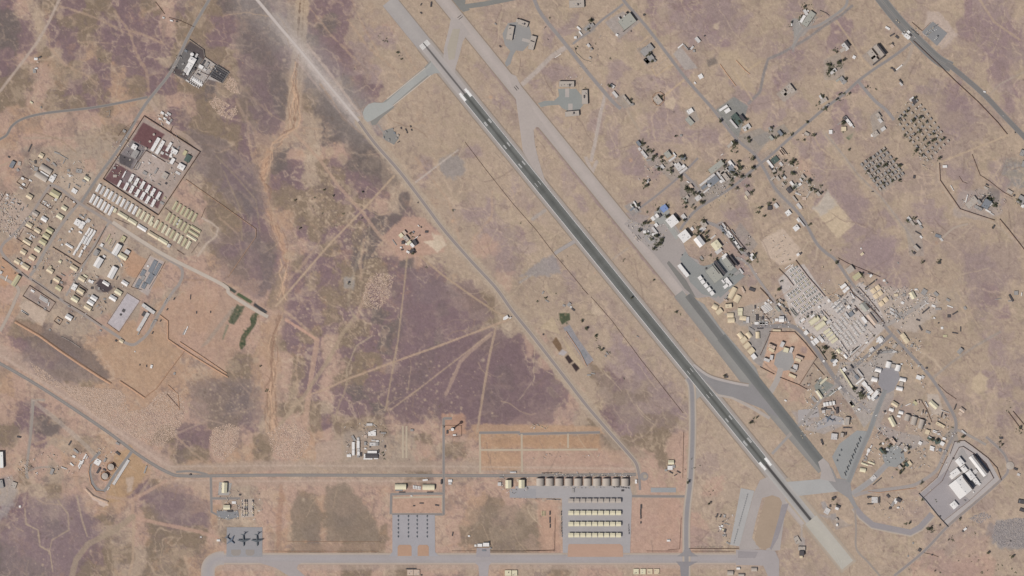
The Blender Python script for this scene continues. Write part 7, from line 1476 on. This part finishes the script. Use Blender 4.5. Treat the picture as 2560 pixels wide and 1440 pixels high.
wall("1610,270 1810,580", "brown wall on the left of the hut block", 3.6, 1.2, name="block_wall", cat="wall"); wall("1810,580 2120,300 2300,140", "brown wall below the hut block", 3, 1, name="block_wall", cat="wall")
at("in the southeast camp", 1900, 640, 8)
wall("715,90 980,440 1140,620 1300,810", "long brown wall on the right of the tall cabin block", 4, 1.4, name="block_wall", cat="wall"); wall("375,258 540,420 670,590", "brown wall on the left of the tall cabin block", 3.6, 1.1, name="block_wall", cat="wall")
wall("0,640 130,780 255,925", "brown fence left of the side road", 3.6, 1.2); wall("350,860 650,640", "thin pinkish fence crossing below the tall cabin block", 1.8, .7, 'earth'); wall("1690,530 1900,790 2020,890 2150,970 2320,1150 2490,1350", "long dark fence right of the hut block along the main road", 4, 1.5)
wall("1970,620 2130,800 2380,1115", "dark fence on the far side of the main road", 3.4, 1.1); wall("1260,1080 1390,1225", "dark fence right of the pink yard", 3, 1); wall("0,1050 100,1180 190,1290", "curved brown fence left of the white cabin yard", 3, 1)
wall("450,970 600,1170", "dark tree-lined wall on the left of the white cabin rows", 3.6, 1.4, 'dark'); wall("1300,800 1450,760 1600,640", "pinkish fence above the central container stack", 1.8, .8, 'earth'); wall("1560,40 1760,150 1960,230 2200,330 2400,420", "brown fence at the upper right of the southeast camp", 2.6, .9)
wall("1890,990 2300,1440", "dark double fence beside the long beige hall", 3, 1.4)
vehicles('truck', 2108, 640, 2330, 470, 11, -70, 'kg', jit=.3)
at("in the southeast camp", 0, 0, 1)
trees("2155 688 4 4 6;2160 694 3 3 3;1945 722 4 3 4;1937 740 3 2 2;1952 700 4 4 2;2062 870 8 5 16;2058 880 6 4 8;2085 885 6 5 8;2082 893 5 4 6;2135 970 6 6 12;2155 990 8 6 14;2148 985 5 5 6;2040 790 6 4 5;2020 792 5 4 3;1960 760 4 4 2;1940 755 8 3 3;2165 945 4 3 0;2100 700 8 5 0;1975 650 3 2 1;2235 835 6 4 0;2120 680 3 3 1;2185 840 2 2 2")
# ---- east of the camp ----
at("among the stores east of the main road", 1920, 720)
B("""G 1445 72 70 46 62 6 y;F 1560 40 60 50 -60 2.5 g;F 1345 148 30 24 30 3 w;F 1235 105 40 10 60 3 g;F 1280 70 40 24 0 3 b;F 1360 70 30 30 0 3 g;F 1555 175 90 8 -40 3 p;F 1575 225 90 14 -40 3 k;F 1662 300 20 14 30 4 w;F 1655 180 40 20 20 3 w;F 1810 280 34 30 0 1.5 k;F 1770 480 40 24 0 2 o;F 1705 350 14 12 0 2 k;
H 1350 480 50 44 52 6 b;H 1380 525 50 44 52 6 b;F 1400 490 100 10 52 7 k;F 1435 575 24 34 30 4 g;F 1115 520 60 44 52 5 w;F 1140 500 40 14 52 5 p;F 1035 615 44 34 -38 5 w;V 1265 580 50 40 -50 6 c;F 1275 560 14 30 -30 8 k;F 1180 640 120 24 -5 2 g;F 1110 640 60 20 -50 2 k;F 1250 640 70 16 -10 2 p;F 1305 440 50 14 50 3 g;F 1500 320 40 14 20 2 k;
F 1525 400 60 14 60 2 k;F 1600 440 50 24 20 2 g;F 1870 450 60 10 10 2 k;F 1925 410 10 50 0 2 k;F 1870 250 60 14 -30 2 k;F 1700 210 60 20 0 3 g;F 1800 120 40 24 30 3 g;F 1820 185 60 10 20 2 w;F 1640 110 60 40 20 3 t;F 1680 60 50 30 45 3 g;F 1970 200 24 34 -30 3 g;F 1505 895 50 40 20 5 w;F 1545 890 30 30 30 4 p;F 1585 800 20 16 0 3 k;
G 1920 630 60 40 -50 5 g;F 1950 610 20 30 -30 6 k;F 1480 15 30 16 0 3 w;F 1740 400 24 24 0 2 w;F 1335 760 20 14 0 4 w;F 2480 50 40 40 0 3 g;F 2430 100 80 16 60 3 k;F 2535 62 8 34 10 3 w;F 2420 130 40 10 0 2 g;F 2300 110 60 6 -10 2 g""")
for i in range(5): make('F', 1920 + (1240 + 40 * (i % 3)) / 4 , 720 + (215 + 34 * (i // 3) + 20 * (i % 3)) / 4, 12, 5, [30, 60, -40][i % 3], 3, 'pgg'[i % 3], PLACE[0])
vehicles('truck', 1170, 600, 1300, 650, 12, 60, 'wkg', jit=2); vehicles('truck', 1060, 700, 1140, 640, 10, -30, 'kg', jit=1.5); vehicles('truck', 1200, 260, 1360, 300, 14, 20, 'wkg', jit=3); vehicles('car', 1500, 150, 1600, 90, 10, -30, jit=1.5); vehicles('truck', 1280, 300, 1500, 130, 10, -35, 'wbg', jit=4, skip=.2)
# ---- horseshoe of white shelters ----
at("", 1920, 720)
hs = ((1205, 768, 62, 56, 105, "upper left of the horseshoe, left of the pair"), (1298, 800, 62, 56, 105, "upper right of the horseshoe, right of the pair"), (1100, 818, 62, 48, 14, "left arm of the horseshoe, upper"), (1062, 912, 62, 48, 14, "left arm of the horseshoe, lower"),
      (1345, 914, 66, 44, 12, "right arm of the horseshoe, upper"), (1312, 1004, 66, 44, 12, "right arm of the horseshoe, lower"))
for x, y, l, w, a, lb in hs:
    make('V', 1920 + x / 4, 720 + y / 4, l / 4, w / 4, a, 10, 'w', "", f"bright white arched shelter, {lb}", "white shelters of the horseshoe", "white_arched_shelter", cat="shelter")
for x, y, a, lb in ((1252, 780, 15, "top"), (1080, 868, 105, "left"), (1330, 960, 105, "right")):
    make('F', 1920 + x / 4, 720 + y / 4, 11, 9, a, 6, 'c', "", f"stone-grey link building between the two white shelters at the {lb} of the horseshoe", "link buildings of the horseshoe", "link_building", cat="building")
# ---- below the horseshoe ----
at("below the horseshoe of white shelters", 2100, 1000, 8)
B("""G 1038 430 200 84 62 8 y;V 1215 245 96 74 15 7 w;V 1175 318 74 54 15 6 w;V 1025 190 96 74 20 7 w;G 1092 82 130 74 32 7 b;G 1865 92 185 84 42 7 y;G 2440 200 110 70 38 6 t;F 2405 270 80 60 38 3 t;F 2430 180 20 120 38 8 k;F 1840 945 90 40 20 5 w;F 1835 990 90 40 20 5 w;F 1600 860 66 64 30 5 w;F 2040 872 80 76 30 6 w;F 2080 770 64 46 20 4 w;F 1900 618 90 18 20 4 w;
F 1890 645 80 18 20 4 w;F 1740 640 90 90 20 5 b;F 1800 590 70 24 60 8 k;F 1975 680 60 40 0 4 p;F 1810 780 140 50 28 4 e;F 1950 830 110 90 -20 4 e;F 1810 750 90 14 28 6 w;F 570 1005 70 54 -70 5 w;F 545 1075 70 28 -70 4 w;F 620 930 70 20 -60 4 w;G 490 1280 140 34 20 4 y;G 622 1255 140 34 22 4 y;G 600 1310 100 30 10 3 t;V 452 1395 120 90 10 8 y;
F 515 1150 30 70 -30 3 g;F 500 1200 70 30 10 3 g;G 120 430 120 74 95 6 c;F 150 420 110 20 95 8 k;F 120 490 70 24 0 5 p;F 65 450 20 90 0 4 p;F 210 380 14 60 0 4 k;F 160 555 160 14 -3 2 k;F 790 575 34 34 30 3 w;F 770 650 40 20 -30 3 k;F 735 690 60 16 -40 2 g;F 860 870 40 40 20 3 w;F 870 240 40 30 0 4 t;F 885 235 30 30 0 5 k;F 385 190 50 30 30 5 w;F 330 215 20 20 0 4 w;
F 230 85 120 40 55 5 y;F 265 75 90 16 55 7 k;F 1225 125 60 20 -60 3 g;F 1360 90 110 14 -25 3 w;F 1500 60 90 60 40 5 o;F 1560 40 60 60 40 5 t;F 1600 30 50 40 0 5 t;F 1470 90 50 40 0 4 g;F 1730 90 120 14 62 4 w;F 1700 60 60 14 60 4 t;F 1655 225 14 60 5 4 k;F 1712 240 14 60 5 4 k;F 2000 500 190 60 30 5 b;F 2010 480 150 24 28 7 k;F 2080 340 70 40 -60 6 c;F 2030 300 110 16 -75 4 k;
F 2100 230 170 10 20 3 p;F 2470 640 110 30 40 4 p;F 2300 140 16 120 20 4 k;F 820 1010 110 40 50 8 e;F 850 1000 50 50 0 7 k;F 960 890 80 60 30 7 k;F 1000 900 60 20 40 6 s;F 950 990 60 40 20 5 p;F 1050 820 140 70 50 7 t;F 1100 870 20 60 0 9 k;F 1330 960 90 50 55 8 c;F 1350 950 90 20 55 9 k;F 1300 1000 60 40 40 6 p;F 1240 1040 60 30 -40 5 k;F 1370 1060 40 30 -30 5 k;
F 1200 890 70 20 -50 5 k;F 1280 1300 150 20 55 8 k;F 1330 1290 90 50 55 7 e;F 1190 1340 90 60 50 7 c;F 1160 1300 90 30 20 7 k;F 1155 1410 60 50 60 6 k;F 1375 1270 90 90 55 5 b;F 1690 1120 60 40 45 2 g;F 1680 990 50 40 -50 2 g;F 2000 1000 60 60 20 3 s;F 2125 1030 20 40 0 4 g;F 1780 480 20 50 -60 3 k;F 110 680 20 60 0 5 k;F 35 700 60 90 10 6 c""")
for i, (x, y, l, w, a) in enumerate(((1342, 352, 130, 116, 108), (1476, 415, 170, 120, 105), (1622, 480, 190, 110, 106))):
    make('V', 2100 + x / 8, 1000 + y / 8, l / 8, w / 8, a, 11, 'c', "", f"big stone-grey arched shelter, {ordinal(i + 1)} of three along the dark wall", "three big arched shelters", "arched_shelter", cat="hangar")
wall("1300,300 1330,275 1480,340 1600,365 1710,400 1700,470 1615,630", "dark wall behind the three big arched shelters", 4, 1.4, 'dark', name="back_wall", cat="wall")
wall("1640,40 1740,200 1830,440", "dark brown fence right of the sandy yard", 2.6, .9)
for i, x in enumerate((2061, 2068, 2076, 2084)):
    make('H', x, 1011 + i * -1.2, 9, 5.6, 82, 6, 'w', "", f"small white shelter, {ordinal(i + 1)} from left in the row above the lone transport aircraft", "white shelters above the lone aircraft", "white_shelter", cat="shelter")
at("near the lone transport aircraft", 1920, 720)
B("F 555 1210 20 50 80 5 k;F 600 1215 60 10 0 5 g;F 650 1210 50 14 60 5 t;F 690 1225 20 60 0 5 k;F 555 1235 30 30 0 4 p;F 640 1245 30 30 0 4 g;F 790 1330 80 40 95 7 c;F 808 1320 60 14 95 9 k;F 780 1395 60 10 0 3 k;F 830 1155 50 20 52 5 w;F 845 1150 40 8 52 6 k;F 175 1125 24 14 30 3 w;F 908 1212 24 20 0 4 w;F 1110 1408 24 14 0 3 w;F 460 1115 60 30 50 2 g;F 380 1125 20 16 0 2 t")
# ---- three shelters above the walled orange site ----
at("between the dark taxiway and the southeast camp", 1280, 720)
B("""V 2205 50 120 56 -62 8 b;V 2252 108 76 62 -62 7 b;V 2030 186 56 56 30 8 b;V 2072 236 66 56 -38 8 b;F 2052 175 24 40 0 10 k;F 2162 180 66 40 -5 7 b;F 2190 165 24 44 0 9 k;V 2182 270 66 52 0 7 b;V 2190 322 70 52 0 7 b;F 2210 265 20 44 0 9 k;F 2220 318 20 44 0 9 k;V 2308 298 66 50 10 6 b;F 2335 290 14 50 0 8 k;F 2280 218 50 34 0 5 y;F 2280 255 44 40 0 5 y;
F 2445 352 40 26 0 4 w;F 2490 352 24 28 0 4 w;F 2516 352 20 28 0 4 w;F 2545 352 20 28 0 4 w;F 2430 190 14 34 0 3 k;F 2135 120 20 40 -60 5 t;F 2140 95 40 14 -50 5 g;F 2450 295 24 60 0 3 k;F 2480 320 60 10 90 3 g;F 2510 300 10 60 0 3 g;F 2355 320 30 60 0 4 p;F 2330 345 40 24 0 4 g;V 2285 472 60 50 52 7 b;V 2370 468 60 50 52 7 b;V 2458 470 66 44 88 7 b;V 2316 520 66 56 -40 7 b;
V 2350 575 66 56 -40 7 b;V 2392 630 66 60 -40 7 b;F 2416 685 50 44 52 7 w;F 2300 465 16 44 -60 8 k;F 2384 475 16 50 -60 8 k;F 2470 465 14 56 -2 9 k;F 2335 515 16 50 40 9 k;F 2380 565 16 44 40 9 k;F 2418 610 20 40 40 9 k;F 2435 670 16 44 40 9 k;F 2395 410 60 14 30 3 g;F 2480 405 60 10 0 3 k;F 2310 15 60 14 60 5 t;F 2310 30 50 14 60 4 t;F 2400 15 60 30 20 4 k""")
wall("2560,75 2480,0", "brown fence right of the beige arched shelters", 3, 1)
# ---- walled hangar compound ----
at("in the walled hangar compound at the lower right", 1920, 1080)
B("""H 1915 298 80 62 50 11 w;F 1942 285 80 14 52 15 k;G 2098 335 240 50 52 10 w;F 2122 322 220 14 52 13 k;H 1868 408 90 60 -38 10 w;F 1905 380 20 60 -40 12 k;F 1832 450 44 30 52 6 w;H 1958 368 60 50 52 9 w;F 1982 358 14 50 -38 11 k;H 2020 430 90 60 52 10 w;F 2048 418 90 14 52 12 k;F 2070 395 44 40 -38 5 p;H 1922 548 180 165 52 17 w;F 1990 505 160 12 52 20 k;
F 1998 525 100 24 52 8 k;F 2075 490 60 44 52 7 w;F 2090 470 16 50 -38 9 k;F 2105 515 40 24 30 5 w;H 1858 728 64 62 50 8 w;F 1882 710 40 20 60 10 k;F 1965 688 20 14 0 4 g;F 2055 600 14 12 0 3 w;F 2020 590 90 8 -38 4 k;F 1720 842 14 12 0 3 k;F 1850 265 16 14 0 4 k""")  # long dark box beside the white gabled hangar stands in for its shadow
wall("1820,215 1862,98 1960,85 2040,140 2200,262 2290,360 2330,478", "dark outer fence over the top of the walled hangar compound", 3.4, 1.4); wall("1842,275 1908,155 1950,145 2110,250 2180,320 2255,462", "dark inner fence over the top of the walled hangar compound", 3.4, 1.2)
wall("1790,245 1690,455 1530,590", "dark fence on the left of the walled hangar compound", 3, 1); wall("1840,275 1740,490 1560,650", "second dark fence on the left of the walled hangar compound", 3, 1)
wall("1508,615 1580,690 1700,840 1800,948", "dark wall closing the lower left of the walled hangar compound", 4, 1.6, 'dark', name="compound_wall", cat="wall"); wall("2255,462 2010,690 1755,890", "thin dark fence on the lower right of the walled hangar compound", 2.6, .9)
wall("2330,480 2000,760 1800,948", "outer thin fence on the lower right of the walled hangar compound", 2.6, .7, 'concrete')
at("around the lower right of the base", 1920, 1080)
B("""F 660 45 60 60 5 8 p;F 640 30 20 60 5 10 k;F 1275 690 50 34 -60 5 w;F 1245 720 50 24 -60 5 g;F 1305 680 30 50 -60 5 k;F 1300 755 24 16 0 4 w;F 1220 760 24 20 0 4 k;F 1200 640 40 20 50 4 k;F 1065 680 60 60 0 2.5 p;F 1010 650 40 14 0 4 k;F 1110 680 14 60 0 4 k;F 1020 720 60 8 0 3 k;F 690 760 34 34 20 5 w;F 700 745 40 20 20 5 k;F 620 740 14 24 0 4 k;
F 685 875 30 24 60 5 c;F 690 928 20 24 0 5 w;F 655 660 40 20 -20 5 k;F 770 850 50 20 60 7 k;F 590 790 50 60 30 2.5 p;F 335 1165 70 40 0 5 c;F 335 1210 44 50 0 9 k;F 330 1240 30 40 0 6 b;F 240 1085 30 44 -30 9 k;F 290 1080 70 50 60 4 c;F 1970 970 34 20 -40 4 w;F 1950 990 20 20 -40 4 k;F 1515 1180 30 30 30 4 k;F 1640 1228 14 12 0 3 k;T 2420 335 80 80 0 2 c;F 2475 370 40 20 20 3 k;F 2505 425 30 24 20 3 p;F 2330 60 34 20 0 3 k;
F 1090 495 110 10 -40 3 k;F 1050 460 60 40 -40 2 p;F 540 100 16 60 -20 3 k;F 535 120 20 20 0 3 t;F 1240 455 20 14 60 2 g;F 2530 695 60 40 10 4 k;F 2540 780 50 30 20 4 k;F 1450 1110 14 20 0 2 g;F 1400 1240 14 20 0 2 g;F 2425 1090 14 10 0 2 k;F 1720 930 14 14 0 2 k""")
berm("1000,595 1110,605 1300,580 1480,560", "thin bank below the curved road", 1.4, 4)
wall("1560,1210 1640,1225 1700,1248", "thin dark fence below the perimeter road at the lower right", 2, .8)
at("", 1920, 720)
wall("1700,965 1790,1050 1880,1110", "thin brown fence curving along the road on the right", 2, .8); wall("2405,1245 2520,1400 2545,1420", "dark fence round the narrow plot at the right edge, left side", 3, 1.3); wall("2450,1235 2620,1440", "dark fence round the narrow plot at the right edge, right side", 3, 1.3)
at("at the right edge and lower right", 0, 0, 1)
trees("2320 1322 5 4 8;2330 1328 5 4 5;2350 1312 2 2 1;2305 1250 4 3 3;2330 1318 4 6 3;2265 1308 6 3 5;2340 1250 3 3 2;2085 1250 6 4 5;2092 1262 5 4 4;2400 1100 8 10 4;2220 1100 8 5 6;2240 1098 5 4 4;2212 1125 5 5 8;2225 1115 5 4 5;2268 1120 6 4 6;2255 1165 6 4 5;2250 1175 6 6 6;2265 1155 6 6 6;2200 1110 3 3 2;2305 1205 6 5 3;2065 1115 3 3 1;2345 1105 5 4 8;2330 1098 5 4 8;2505 1105 10 14 8;2520 1020 10 20 3;2375 1070 5 4 2;2545 1080 8 10 4;2380 1350 8 10 3;2410 1300 20 20 2;2530 1390 4 4 4;2450 1400 60 30 6;2500 1420 40 20 4;2330 1430 80 8 3;2440 1330 5 8 2")
at("scattered on the open ground between the runways", 0, 0, 1)
trees("1690 780 5 2 4;1702 785 2 2 2;1812 940 4 2 4;1635 700 2 1 1;1560 650 3 3 2;1470 570 4 3 1;1340 365 2 2 1;1880 1055 8 3 6;1890 1045 5 2 3;1740 838 1 1 1;1560 945 3 3 2;1520 880 3 3 3;1490 840 3 8 6;1500 870 6 6 6;1465 820 3 6 6;1455 800 3 6 4;1580 745 2 2 1;1740 1180 30 40 4;1790 1230 30 40 4;1300 560 2 2 1;1390 730 4 3 1;1345 755 3 4 2;1365 745 4 3 2;1420 640 3 2 1")
at("in the western basalt desert", 0, 0, 1)
trees("785 495 3 1 1;782 515 2 2 1;810 475 3 2 2;832 490 2 2 1;738 500 2 1 1;760 530 2 3 1;808 533 2 2 1;860 535 3 2 2;840 562 3 2 2;905 480 2 2 1;870 710 3 2 2;872 705 2 2 1;650 915 2 3 1;668 978 5 3 5;1066 668 1 1 1;880 420 1 1 1;1132 525 3 2 2;905 545 3 3 2;750 570 3 2 1")
B("T 872 706 5 5 0 4 k;F 1136 525 3 2 0 2 g")
# ---------------- uncountable stuff ----------------
def inside(x, y, p):
    r = False
    for (x0, y0), (x1, y1) in zip(p, p[1:] + p[:1]):
        if (y0 > y) != (y1 > y) and x < (x1 - x0) * (y - y0) / (y1 - y0) + x0: r = not r
    return r
def heaps(txt, n, mats, label, name, r0=1.0, r1=2.7, h=.55, seed=1):
    rr = random.Random(seed); p = pts(txt)
    xs, ys = [a for a, _ in p], [b for _, b in p]
    mb = MB(); k = 0; n = int(n * 1.7)
    ox, oy = P(sum(xs) / len(xs), sum(ys) / len(ys))
    while k < n:
        x, y = rr.uniform(min(xs), max(xs)), rr.uniform(min(ys), max(ys))
        if not inside(x, y, p): continue
        k += 1; X, Y = P(x, y); r = rr.uniform(r0, r1); m = 6
        X -= ox; Y -= oy; a0 = rr.random() * 6
        hh = r * h * rr.uniform(.6, 1.3)
        vs = [(X + r * rr.uniform(.8, 1.2) * math.cos(a0 + 6.283 * i / m), Y + r * rr.uniform(.8, 1.2) * math.sin(a0 + 6.283 * i / m), 0) for i in range(m)] + [(X + rr.uniform(-.3, .3) * r, Y + rr.uniform(-.3, .3) * r, hh)]
        mb.mesh(vs, [(i, (i + 1) % m, m) for i in range(m)], rr.randrange(len(mats)))
    o = mb.build(name, mats); o.location = (ox, oy, .02); o["kind"] = "stuff"; o["label"] = label
for s_, n, lb, m in (("75,905 110,925 160,965 230,968 300,975 315,990 310,1010 290,1020 250,1050 215,1020 160,975 100,950", 1500, "spoil heaps along the left of the lower left road", 'dirt'),
                 ("150,970 220,968 300,975 315,1000 318,1030 365,1020 400,980 440,975 460,1000 462,1040 440,1090 395,1118 330,1090 262,1050", 3600, "spread of small spoil heaps below the orange ground", 'dirt'),
                 ("522,1095 535,1070 575,1058 602,1070 590,1120 562,1150 535,1140", 800, "round field of small spoil heaps in the lower left middle", 'dirt'),
                 ("668,1080 700,1062 740,1060 775,1085 770,1120 745,1150 700,1145 680,1130", 1000, "field of spoil heaps right of the dry river bed", 'dirt'),
                 ("522,255 540,240 575,262 560,280 590,265 595,280 580,300 545,285", 420, "stone heaps below the dark northwest compound", 'dirt'), ("560,215 575,190 590,200 600,235 575,230", 260, "stone heaps beside the solar panel rows", 'dirt'),
                 ("905,765 915,700 945,680 985,690 975,740 945,775", 600, "rubbly hollow in the middle of the basalt desert", 'dirt'),
                 ("2480,1345 2490,1305 2540,1295 2600,1300 2600,1370 2560,1368 2500,1366", 1500, "field of grey gravel heaps at the lower right edge", 'rock'), ("2420,1295 2460,1280 2480,1290 2450,1310", 160, "small gravel heaps left of the grey heap field", 'rock')):
    heaps(s_, n, [M[m], M[m + '2']], lb, "spoil_heaps" if m == 'dirt' else "gravel_heaps", seed=n)
def clutter(txt, n, label, seed, mats='wgktpb', s0=1.2, s1=4.5):
    rr = random.Random(seed); p = pts(txt)
    xs, ys = [a for a, _ in p], [b for _, b in p]
    mb = MB(); k = 0
    ox, oy = P(sum(xs) / len(xs), sum(ys) / len(ys)); base = rr.choice([.5, .9])
    while k < n:
        x, y = rr.uniform(min(xs), max(xs)), rr.uniform(min(ys), max(ys))
        if not inside(x, y, p): continue
        a = base if rr.random() < .6 else base + 1.57
        for q in range(rr.randint(1, 5)):
            X, Y = P(x, y); l = rr.uniform(s0, s1)
            mb.box(X - ox + q * (l * .7 + 1) * math.cos(a), Y - oy + q * (l * .7 + 1) * math.sin(a), 0, l, l * rr.uniform(.35, .8), rr.uniform(.8, 2.6), a, rr.randrange(len(mats))); k += 1
    o = mb.build("scattered_equipment", [ROOF[c] for c in mats]); o.location = (ox, oy, .5); o["kind"] = "stuff"; o["label"] = label
for i, (s_, n, lb) in enumerate((("0,490 45,480 60,540 90,545 60,570 40,600 0,580", 420, "junk spread over the left edge yard of the western camp"), ("60,540 110,520 160,600 100,700 40,660", 180, "small equipment between the sheds on the left of the western camp"),
        ("150,600 330,620 300,780 200,800 130,700", 260, "small equipment between the sheds in the middle of the western camp"), ("60,400 230,400 220,470 100,450", 130, "small equipment at the top of the western camp"),
        ("100,505 130,505 140,545 105,535", 70, "crates inside the square brown fence"), ("290,330 480,400 420,470 280,440", 260, "small equipment inside the maroon walled camp"), ("300,410 400,480 390,520 270,440", 70, "small equipment on the maroon ground"),
        ("390,280 430,330 480,365 490,380 430,350 380,300", 50, "small equipment along the upper wall of the maroon camp"), ("440,130 560,180 510,215 430,180", 120, "small equipment in the dark northwest compound"),
        ("100,1130 205,1130 215,1180 120,1190 20,1200 0,1175", 150, "scrap scattered on the reddish ground at the lower left"), ("240,1110 330,1140 290,1200 245,1220", 50, "small equipment round the fuel tanks"),
        ("545,1210 650,1240 650,1300 545,1300", 130, "small equipment round the sheds above the transport apron"), ("860,1060 960,1060 965,1145 865,1145", 130, "small equipment in the depot"), ("1240,1190 1340,1190 1320,1225 1260,1240", 60, "small equipment by the two cream hangars"),
        ("1340,1185 1580,1185 1580,1192 1340,1192", 90, "small equipment behind the ten hangars"), ("1330,1062 1375,1060 1370,1075 1320,1070", 30, "small equipment above the soil strips"), ("1310,1138 1500,1130 1510,1150 1320,1150", 30, "small equipment on the pink ground"),
        ("1780,1280 1840,1290 1830,1370 1800,1350", 60, "small equipment left of the slanted apron"), ("1960,670 2060,740 2080,770 2020,800 1960,745", 60, "small equipment in the tall cabin block"), ("1985,780 2130,700 2210,800 2130,910 2060,880", 480, "small equipment between the huts of the southeast camp"),
        ("1880,765 1960,755 2000,820 1880,820", 130, "small equipment in the yards left of the southeast camp"), ("2080,880 2220,870 2180,1000 2200,1060 2120,1020", 300, "small equipment below the hut block"), ("2150,720 2280,715 2350,750 2330,800 2290,800 2240,840 2180,800", 300, "stores spread over the ground east of the main road"),
        ("2020,960 2090,940 2140,1060 2000,1100", 200, "small equipment left of the horseshoe"), ("2220,1020 2400,1040 2380,1160 2260,1180 2150,1160", 330, "small equipment below the horseshoe"), ("2180,850 2300,850 2320,1000 2260,900", 120, "small equipment above the horseshoe"),
        ("1580,420 1660,360 1720,440 1600,470", 90, "bits scattered in the left part of the tree village"), ("1740,480 1880,400 1860,470 1780,520", 140, "bits scattered in the right part of the tree village"), ("1560,540 1680,560 1640,620 1580,600", 110, "bits scattered at the left of the flight line"),
        ("1700,530 1900,600 1890,700 1760,640", 150, "bits scattered behind the hangars"), ("1920,380 2060,450 2050,500 1960,480", 180, "bits scattered among the houses below the diagonal road"), ("2220,290 2290,240 2370,360 2320,430", 260, "bits scattered in the scattered housing rows"), ("2150,410 2215,370 2262,435 2205,480", 200, "bits scattered in the dense housing block"),
        ("2000,20 2060,40 1990,90", 60, "bits scattered beside the slanted grey-green building"), ("2250,80 2300,70 2290,110", 50, "bits scattered at the highway gate"), ("1310,20 1560,100 1500,280 1400,200", 50, "bits scattered on the upper middle ground"), ("2420,470 2520,490 2500,545 2400,520", 130, "bits scattered in the far right compound"),
        ("1905,590 1960,570 2000,635 1950,660", 60, "small objects on the pale sandy pad"), ("2150,1250 2330,1220 2300,1290 2180,1300", 60, "bits scattered below the curved road"), ("2030,640 2200,720 2130,820 2000,700", 60, "bits right of the tall cabin block"))):
    se = 18 < i < 26
    clutter(s_, int(n * (1.7 if se else 1.25)), lb, 100 + i, mats='wpbtkg' if se else 'wgktpb', s0=1.2, s1=5.6 if se else 4.4)
mb = MB()
for x, y, s_ in SCRUB:
    X, Y = P(x, y)
    for _ in range(9):
        a, b, c = random.gauss(0, s_), random.gauss(0, s_), random.uniform(.2, 1.1) * s_; r = random.uniform(.4, .8) * s_
        t0 = random.random() * 6; tz = random.uniform(-.6, .6)
        mb.face([(X + a + r * math.cos(t0 + q), Y + b + r * math.sin(t0 + q), c + r * tz * math.cos(q) + .3) for q in (0, 1.3, 2.5, 3.8, 5.0)])
o = mb.build("scrub", M['leaf']); o["kind"] = "stuff"; o["label"] = "low dark scrub and bushes growing round the trees and houses"
finish_labels()
